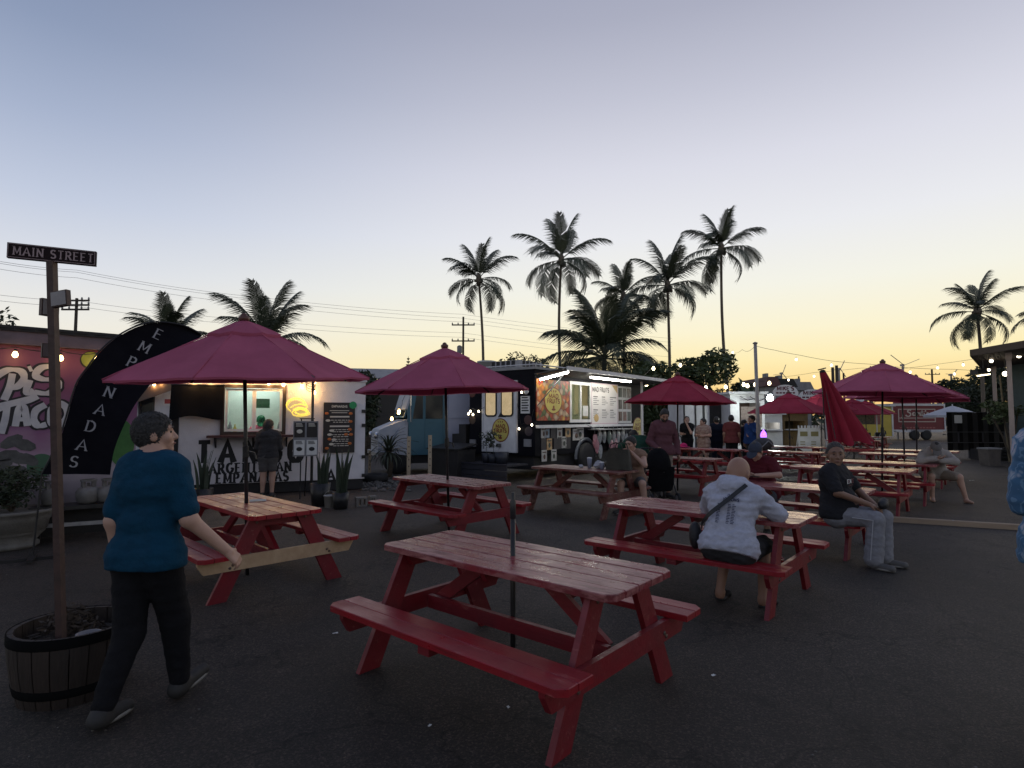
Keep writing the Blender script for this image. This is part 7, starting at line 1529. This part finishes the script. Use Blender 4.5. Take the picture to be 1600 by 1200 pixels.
for col in (-.075, .015, .052):
    for k in range(13):
        l_ = rr.uniform(.018, .032); z = .325 - k * .0135; mb.add([BKP(col, z), BKP(col + l_, z), BKP(col + l_, z + .007), BKP(col, z + .007)], [(0, 1, 2, 3)])
mb.build('shirt_print', PR, B1)
# his cross body bag
wb = B1.matrix_basis; SB = thing('sling_bag', (pb.x, pb.y, 0), a_ + math.pi, 'black cross body sling bag worn over the grey hoodie', 'bag')
mb = MB(); pts = []
for i in range(15):
    k = i / 14; x = -.145 + k * .385; z = .515 - .39 * k ** .9; q = V3(*BKP(-x, z, .012)); pts.append(q)
L_s, R_s = [], []
for i, q in enumerate(pts):
    dd = nrm(pts[min(i + 1, 14)] - pts[max(i - 1, 0)]); n_ = np.cross(dd, bk_); L_s.append(q + n_ * .018); R_s.append(q - n_ * .018)
mb.grid([L_s, R_s]); mb.grid([[q + bk_ * .005 for q in R_s], [q + bk_ * .005 for q in L_s]]); mb.build('strap', BLACKM, SB, True)
G = Field(.01, .03); e_ = pts[-1]; G.ell(e_ + V3(.05, .02, -.06), (.05, .07, .12)); G.ell(e_ + V3(.065, .0, .0), (.035, .05, .05)); field_obj('pouch', [G], mat('black_nylon', (.010, .010, .012), (.016, .016, .018), 30, .6, bump=.2), SB)

# man in maroon on the far bench of the same row
pb = bench_at('D', -.56, .645); a_ = TAB['D'][2]
J = sit(.30, .20, .02, .44); J.update(elL=V3(.31, -.26, .84), wrL=V3(.06, -.46, .83), elR=V3(-.32, -.26, .84), wrR=V3(-.08, -.48, .83))
J['head'] = J['neck'] + V3(0, -.09, .12)
person('man in a maroon T-shirt and grey blue cap looking down at his phone', (pb.x, pb.y, 0), a_, J, C_MAROON, C_DENIM, (SHOE, SHOE), SKIN_P, 'short', HAIR_G, face=(-.1, -.80, -.60), tilt=(0, -.5, .85), fat=1.22, res=.013, sleeve=.66, hem=-.04, leg=1.0, loose=.024, cap=CAPG, curl=1.0, seated=True, palms=dict(R=(.4, 0, .9), L=(-.4, 0, .9)))
q = ton('D', -.5, .10, .795); T = thing('phone', (q.x, q.y, q.z + .03), a_, 'dark phone held by the man in maroon', 'phone'); mb = MB(); mb.box(-.075, .075, -.038, .038, 0, .009); mb.build('body', BLACKM, T)

# woman in black at the bench end
pw_ = Vector((3.80, 6.86, 0)); J = sit(-.06, .13, .0, .44); J.update(knR=V3(-.13, -.43, .53), knL=V3(.10, -.44, .53), anR=V3(-.16, -.40, .075), anL=V3(.07, -.43, .075), toeR=V3(-.20, -.56, .035), toeL=V3(.08, -.60, .035))
J.update(elR=V3(-.29, -.10, .80), wrR=V3(-.07, -.34, .68), elL=V3(.27, -.12, .80), wrL=V3(.07, -.36, .66)); J['head'] = J['neck'] + V3(-.01, -.02, .145)
WM = person('woman in a black printed T-shirt and grey joggers sitting sideways on the bench', (pw_.x, pw_.y, 0), R(42), J, C_CHAR, C_JOG, (mat('grey_shoe', (.10, .095, .09), rough=.7), SOLE), SKIN_B, 'thin', mat('grey_brown_hair', (.035, .028, .024), (.08, .07, .065), 50, .6, bump=.8, bscale=80), face=(-.86, -.51, .03), hs=1.12, strands=(2400, .060, .12, (-1, -.15)), fat=1.24, res=.012, sleeve=.82, hem=-.05, leg=1.94, loose=.032, flare=1.85, curl=.6, noise=.0042, palms=dict(R=(.2, .3, -1), L=(-.2, .3, -1)), seated=True)
mb = MB(); ch_ = J['chest']
def FRP(x, z, k=0):
    r0 = .112 * (.5 + .5 * 1.26) + .016 + .0096 + .004; s_ = max(0, abs(x) - .075); return (x, ch_[1] - math.sqrt(max(1e-4, r0 * r0 - s_ * s_)) - .010 - k - .03 * max(0, .02 - z), ch_[2] + z)
mb.add([FRP(-.10, -.01), FRP(-.03, -.01), FRP(-.03, .04), FRP(-.10, .04)], [(0, 1, 2, 3)]); write(mb, 'N', -.02, -.008, .045, wt=.24, to3=lambda x, z, k: FRP(x, z, k + .002)); mb.build('shirt_print', PAPER, WM)
mb = MB(); write(mb, 'OS', .025, -.008, .045, wt=.2, to3=lambda x, z, k: FRP(x, z, k + .002)); [mb.add([FRP(-.05 + .022 * k, -.035), FRP(-.05 + .022 * k + .016, -.035), FRP(-.05 + .022 * k + .016, -.027), FRP(-.05 + .022 * k, -.027)], [(0, 1, 2, 3)]) for k in range(6)]; mb.tube([FRP(-.065 + .018 * math.cos(q), .015 + .018 * math.sin(q), .003) for q in [k * .785 for k in range(9)]], .003, 4); mb.build('shirt_print', mat('dark_red_print', (.12, .02, .03), rough=.8), WM)
mb = MB()
for sg in (-1,):
    pl = [lerp(J['hipR'], J['knR'], .5) + V3(sg * .115, 0, .01), J['knR'] + V3(sg * .098, -.0, .0), lerp(J['knR'], J['anR'], .5) + V3(sg * .10, 0, 0), J['anR'] + V3(sg * .095, 0, .03)]; mb.tube([tuple(q) for q in pl], .006, 5)
mb.build('trouser_stripe', mat('pale_stripe', (.4, .4, .42), rough=.9), WM)
M_ = Matrix.Translation((pw_.x, pw_.y, 0)) @ Matrix.Rotation(R(42), 4, 'Z'); q = M_ @ Vector((.03, -.46, .68)); T = thing('pouch', q, R(42), 'black pouch held on the lap of the woman in black', 'pouch'); G = Field(.008, .02); G.ell((0, 0, 0), (.085, .05, .055)); G.ell((.03, 0, .03), (.045, .04, .04)); field_obj('pouch_body', [G], mat('black_nylon', (.01, .01, .012)), T)

# hunched man in the pale hoodie
pb = bench_at('I', .80, .60); a_ = TAB['I'][2]; J = sit(.62, .30, -.10, .44); J.update(elL=V3(.28, -.50, .80), wrL=V3(.02, -.56, .82), elR=V3(-.28, -.50, .80), wrR=V3(-.02, -.60, .86))
J['head'] = J['neck'] + V3(0, -.10, .085); J['knL'] = V3(.36, -.34, .50); J['anL'] = V3(.46, -.30, .075); J['toeL'] = V3(.53, -.44, .03); J['knR'] = V3(-.10, -.44, .50); J['anR'] = V3(-.08, -.34, .075); J['toeR'] = V3(-.08, -.50, .03)
person('hunched man in a pale hoodie and cap leaning on crossed arms over a table', (pb.x, pb.y, 0), a_ + .25, J, C_PALE, C_BEIGE, None, SKIN_P, 'short', HAIR, face=(0, -.55, -.83), tilt=(0, -.8, .5), fat=1.1, res=.017, sleeve=1.9, hem=-.03, leg=.9, loose=.028, hood=True, cap=CAPP, seated=True)
q = ton('I', .70, .22, .84); T = thing('phone', q, a_, 'dark phone in the hands of the hunched man', 'phone'); mb = MB(); mb.box(-.04, .04, -.004, .004, 0, .14); mb.build('body', BLACKM, T)

# person in the aloha shirt cut by the picture edge
def aloha():
    m, N, L, b = nodes_of('blue_aloha_cloth'); tc = N.new('ShaderNodeTexCoord'); w1 = N.new('ShaderNodeTexNoise'); w1.inputs['Scale'].default_value = 9; w1.inputs['Detail'].default_value = 3; L.new(tc.outputs['Object'], w1.inputs['Vector']); v = N.new('ShaderNodeTexVoronoi'); v.inputs['Scale'].default_value = 11; va = N.new('ShaderNodeVectorMath'); va.operation = 'MULTIPLY_ADD'; L.new(w1.outputs['Color'], va.inputs[0]); va.inputs[1].default_value = (.12, .12, .12); L.new(tc.outputs['Object'], va.inputs[2]); L.new(va.outputs[0], v.inputs['Vector'])
    r = N.new('ShaderNodeValToRGB'); e = r.color_ramp.elements; e[0].position = .0; e[0].color = (.45, .38, .46, 1); e[1].position = 1; e[1].color = (.04, .10, .19, 1); x = e.new(.30); x.color = (.30, .35, .43, 1); x = e.new(.42); x.color = (.045, .13, .25, 1); L.new(v.outputs['Distance'], r.inputs[0]); n2 = N.new('ShaderNodeTexWave'); n2.inputs['Scale'].default_value = 16; n2.inputs['Distortion'].default_value = 9; L.new(tc.outputs['Object'], n2.inputs['Vector']); r2 = N.new('ShaderNodeValToRGB'); r2.color_ramp.elements[0].position = .82; r2.color_ramp.elements[1].position = .95; L.new(n2.outputs[0], r2.inputs[0]); mx = N.new('ShaderNodeMix'); mx.data_type = 'RGBA'; L.new(r2.outputs[0], mx.inputs[0]); L.new(r.outputs[0], mx.inputs[6]); mx.inputs[7].default_value = (.11, .21, .33, 1); L.new(mx.outputs[2], b.inputs['Base Color']); b.inputs['Roughness'].default_value = .85; return m
J = stand(1.84, .15, .05); J.update(elR=V3(-.30, .02, 1.20), wrR=V3(-.29, -.16, .98))
for k in ('shR', 'shL', 'neck', 'chest', 'head', 'elR', 'elL', 'wrR', 'wrL'): J[k] = J[k] + V3({'chest': -.08, 'elR': -.06, 'wrR': -.03}.get(k, -.13), 0, 0)
person('person in a blue flowered aloha shirt cut by the picture edge', (2.96, 3.10, 0), R(20), J, aloha(), C_BLACKP, (SHOE, SOLE), SKIN, 'short', HAIR, face=(.5, -.8, 0), fat=1.35, res=.013, sleeve=.95, hem=-.14, leg=1.9, loose=.035, noise=.006)

# man with the stroller
J = stand(1.82, .1, .08); J.update(elR=V3(-.29, .0, 1.16), wrR=V3(-.22, -.26, 1.02), elL=V3(.30, .0, 1.15), wrL=V3(.30, -.10, .88)); J['head'] += V3(0, -.05, -.01)
person('bearded man in a plum long sleeved shirt standing behind the stroller', (3.12, 12.1, 0), R(8), J, C_PLUM, C_BEIGE, (SHOE, SOLE), SKIN, 'short', HAIR, face=(-.15, -.82, -.5), tilt=(0, -.4, .9), fat=1.12, res=.017, sleeve=1.9, hem=-.12, leg=1.15, loose=.02, beard=True)
T = thing('stroller', (2.86, 11.5, 0), R(10), 'black baby stroller with folded canopy in front of the bearded man', 'stroller'); NY = mat('black_stroller_cloth', (.006, .006, .007), (.009, .009, .010), 9, .95, spec=.1)
mb = MB(); P = [[(.255 * math.cos(q), -.02 - math.cos(k * .39 - .15) * math.sin(q) * .24, .66 + max(-.02, math.sin(k * .39 - .15)) * math.sin(q) ** .8 * .40) for q in [math.pi * i / 14 for i in range(15)]] for k in range(7)]; mb.grid(P); mb.grid([[(p[0] * .98, p[1], p[2] - .01) for p in r0[::-1]] for r0 in P]); mb.build('canopy', NY, T, True)
mb = MB(); P = [[(x * (1 - .1 * (k == 0)), -.16 - .03 * math.cos(x * 6) - .02 * k, z) for x in (-.25, -.15, 0, .15, .25)] for k, z in enumerate((.24, .40, .55, .70))]; mb.grid(P); mb.grid([[(p[0], p[1] + .05, p[2]) for p in r0[::-1]] for r0 in P]); mb.build('seat_back', NY, T, True)
mb = MB(); mb.box(-.23, .23, -.12, .35, .38, .43); mb.build('seat', NY, T); mb = MB(); mb.prism([(-.2, .22), (.2, .22), (.24, .36), (-.24, .36)], -.15, .3, 'y'); mb.build('basket', NY, T)
mb = MB(); [mb.tube([(s_ * .27, -.30, .10), (s_ * .27, -.05, .50), (s_ * .26, .28, .98)], .014, 6) for s_ in (-1, 1)]; [mb.tube([(s_ * .27, .38, .10), (s_ * .27, .05, .48), (s_ * .27, -.1, .6)], .014, 6) for s_ in (-1, 1)]; mb.tube([(-.26, .28, .98), (-.2, .34, 1.03), (.2, .34, 1.03), (.26, .28, .98)], .016, 6); mb.build('frame', BLACKM, T)
for x in (-.27, .27):
    for y in (-.30, .38): wheel(T, x, y, .105, .105, .045, 'x')
mb = MB(); mb.box(-.02, .03, -.235, -.225, .60, .68); mb.build('tag', PAPER, T)

# woman at the weathered table, olive bag, food
pb = bench_at('E', .66, .64); a_ = TAB['E'][2]; J = sit(.22, .10, .05, .44); J.update(elL=V3(.27, -.26, .82), wrL=V3(.06, -.26, 1.02), elR=V3(-.27, -.24, .82), wrR=V3(-.06, -.44, .84)); J['head'] = J['neck'] + V3(.0, -.06, .135)
J['knL'] = V3(.26, -.38, .52); J['anL'] = V3(.30, -.34, .08); J['toeL'] = V3(.34, -.5, .04)
person('woman in a strapless tan top eating at the weathered table', (pb.x, pb.y, 0), a_ + .2, J, cloth('tan_top', (.27, .17, .12)), C_GREY, (SHOE, SOLE), SKIN_P, 'short', HAIR, sleeve=.04, hem=-.03, face=(-.3, -.9, -.2), fat=.98, res=.017, leg=.8, loose=.012, seated=True)
q = ton('E', .68, .08, .752); T = thing('tote_bag', q, a_ + .2, 'olive tote bag standing open on the weathered table', 'bag'); BGM = mat('olive_canvas', (.035, .033, .024), (.05, .046, .034), 6, .85, bump=.3)
mb = MB(); P = [[((.21 - .012 * k) * x, (.13 - .02 * k) * y + .015 * math.sin(k * 2 + x * 4), z + .02 * math.sin(x * 3 + k)) for x, y in ((-1, -.8), (-.4, -1), (.4, -1), (1, -.8), (1, .8), (.4, 1), (-.4, 1), (-1, .8), (-1, -.8))] for k, z in enumerate((0, .12, .24, .36))]; mb.grid(P); mb.build('body', BGM, T, True); mb = MB(); [mb.tube([(-.12, y, .35), (-.09, y, .44), (.0, y, .47), (.09, y, .44), (.12, y, .35)], .01, 5) for y in (-.14, .14)]; mb.build('handle', BGM, T)
for u, v_, lb, h_ in ((.10, .05, 'pale blue paper cup on the weathered table', .16), (.40, -.02, 'small clear cup beside the crumpled wrapper on the weathered table', .10)):
    q = ton('E', u, v_, .752); T = thing('cup', q, 0, lb, 'cup', 'cups on the weathered table'); mb = MB(); mb.lathe([(.032, 0), (.042, h_), (.044, h_ + .005), (.04, h_ + .012), (.038, h_ + .012)], 14); mb.build('cup_body', mat('pale_blue_cup', (.30, .34, .45), rough=.5), T, True); mb = MB(); mb.lathe([(.046, h_ + .013), (.046, h_ + .022), (.03, h_ + .03)], 14); mb.build('lid', WHITE2, T, True)
for u, v_, s_, lb in ((.28, .08, .11, 'large crumpled white food wrapper on the weathered table'), (.46, .10, .06, 'small crumpled napkin beside the olive bag'), (-.05, .0, .05, 'crumpled napkin near the far end of the weathered table')):
    q = ton('E', u, v_, .752); T = thing('food_wrapper', q, 0, lb, 'wrapper', 'wrappers on the weathered table'); mb = MB(); mb.ball((0, 0, s_ * .55), (s_, s_ * .8, s_ * .6), 11, 8); r2 = random.Random(int(u * 100) + 3); mb.v = [(x * r2.uniform(.75, 1.15), y * r2.uniform(.75, 1.15), max(.002, z * r2.uniform(.7, 1.2))) for x, y, z in mb.v]; mb.build('paper', mat('grey_white_paper', (.42, .42, .45), (.36, .36, .39), 12, .7), T)
q = ton('A', .02, .10, .752); T = thing('napkin', q, .4, 'white napkins lying beside the pole on the plywood board table', 'napkin'); mb = MB(); P = [[(.055 * x - .1, .05 * y, .004 + .008 * ((x * 3 + y * 5) % 3)) for x in range(4)] for y in range(3)]; mb.grid(P); mb.build('paper', PAPER, T)
# green jumper person hunched with back turned
J = sit(.40, .14, 0, .44); J['head'] = J['neck'] + V3(0, -.14, .03); J.update(elL=V3(.28, -.42, .82), wrL=V3(.10, -.62, .83), elR=V3(-.28, -.42, .82), wrR=V3(-.10, -.62, .83))
person('person in a green jumper bent forward, back turned, beside the stroller', (2.72, 12.25, .20), R(195), J, C_GREEN, C_DGREY, (SHOE, SOLE), SKIN, 'short', HAIR, face=(0, -.6, -.8), tilt=(0, -.8, .6), fat=1.15, res=.018, sleeve=1.9, hem=-.04, leg=1.9, loose=.02, seated=True)
st_ = thing('stool', (2.70, 12.25, 0), .3, 'low dark stool under the person in the green jumper', 'stool'); mb = MB(); mb.box(-.2, .2, -.2, .2, .59, .63); mb.build('seat', DARK, st_); mb = MB(); [mb.box(x, x + .04, y, y + .04, 0, .59) for x in (-.19, .15) for y in (-.19, .15)]; mb.build('legs', BLACKM, st_)
# woman at the window
J = stand(1.58, .0, .0); J.update(elR=V3(-.21, -.06, 1.02), wrR=V3(-.10, -.24, 1.10), elL=V3(.22, -.05, 1.02), wrL=V3(.12, -.22, 1.04))
t = TG; pz_ = t.o + t.x * (t.uv(420, 700)[0]) - t.n * .62
person('woman with a dark ponytail in a grey hoodie and shorts ordering at the trailer window', (pz_.x, pz_.y, 0), t.yaw + math.pi - .15, J, cloth('charcoal_hoodie', (.055, .053, .055)), C_GREY, (SHOE, SOLE), SKIN_P, 'long', HAIR, face=(-.45, -.85, .05), fat=1.0, res=.016, sleeve=1.9, hem=-.06, leg=.62, loose=.024, hood=True)
# vendor inside the trailer
x = t.uv(408, 650, .62)[0]; pv = t.o + t.x * x + t.n * .62; J = stand(1.62)
person('vendor in a green cap and pink shirt inside the trailer window', (pv.x, pv.y, .05), t.yaw, {k: v for k, v in J.items()}, cloth('pink_tee', (.50, .12, .18)), C_BLACKP, (SHOE, SOLE), SKIN, 'short', HAIR, face=(0, -.7, -.7), tilt=(0, -.6, .7), res=.018, sleeve=.6, leg=1.9, cap=cloth('green_cap', (.02, .12, .06)))
# the queue
def qp(px, d): return ((px - 800) / FOC * d * 1.0, d, 0)
G_ = 'people queuing at the far stalls'
J = stand(1.68); J.update(elL=V3(.20, -.14, 1.14), wrL=V3(.05, -.16, 1.45), elR=V3(-.2, -.05, 1.1), wrR=V3(-.05, -.2, 1.1)); person('woman in black with a hand raised to her face, first in the queue', qp(1073, 19.6), R(-40), J, C_BLACKP, C_BLACKP, (SHOE, SOLE), SKIN_P, 'long', HAIR, face=(.4, -.8, .3), res=.020, sleeve=.6, leg=1.9, group=G_)
J = stand(1.60); J.update(elL=V3(.24, -.08, 1.06), wrL=V3(-.02, -.2, 1.06), elR=V3(-.24, -.08, 1.06), wrR=V3(.02, -.22, 1.02)); person('woman in a tan patterned dress with folded arms', qp(1098, 19.4), R(-35), J, C_TAN, C_TAN, (SHOE, SOLE), SKIN_P, 'short', HAIR, face=(-.7, -.7, 0), res=.020, sleeve=.5, leg=1.0, hem=-.2, loose=.03, group=G_)
J = stand(1.66); person('person in dark navy standing between the tan dress and the red shirt', qp(1119, 19.8), R(170), J, C_NAVY, C_NAVY, (SHOE, SOLE), SKIN, 'short', HAIR, res=.020, sleeve=1.9, leg=1.9, group=G_)
J = stand(1.72); person('person in a brick red T-shirt seen from behind in the queue', qp(1142, 19.2), R(160), J, C_BRICK, C_BLACKP, (SHOE, SOLE), SKIN, 'short', HAIR, fat=1.1, res=.020, sleeve=.6, leg=1.9, hem=-.12, group=G_)
J = stand(1.70); J.update(elL=V3(.26, -.14, 1.2), wrL=V3(.08, -.22, 1.42)); person('man in a royal blue jacket beside the white pole', qp(1174, 18.6), R(-60), J, C_ROYAL, C_DGREY, (SHOE, SOLE), SKIN, 'short', HAIR, face=(-.4, -.9, 0), fat=1.15, res=.020, sleeve=1.9, leg=1.9, hem=-.12, loose=.03, group=G_)
J = stand(1.55); person('shorter person facing the man in royal blue', qp(1162, 19.6), R(60), J, C_NAVY, C_DGREY, (SHOE, SOLE), SKIN, 'short', HAIR, res=.020, sleeve=1.9, leg=1.9, group=G_)
q = ton('L', -.55, .05, .752); T = thing('backpack', q, .3, 'dark backpack lying on a far red table beside the man in royal blue', 'backpack'); G = Field(.018, .06); G.ell((0, 0, .17), (.30, .2, .18)); G.ell((-.16, 0, .13), (.18, .18, .14)); field_obj('pack', [G], mat('dark_pack', (.02, .02, .022), (.05, .05, .055), 5, .7), T); mb = MB(); mb.tube([(-.2, -.19, .1), (0, -.21, .26), (.2, -.18, .12)], .018, 5); mb.build('strap', GREY, T)
q = ton('O', -.85, .1, .752); T = thing('hat', q, 0, 'magenta sun hat lying on a far red table', 'hat'); G = Field(.012, .03); G.ell((0, 0, .06), (.11, .11, .08)); G.ell((0, 0, .018), (.2, .17, .016)); field_obj('hat_body', [G], cloth('magenta_felt', (.40, .02, .12)), T)
# strapless top of the woman at the weathered table
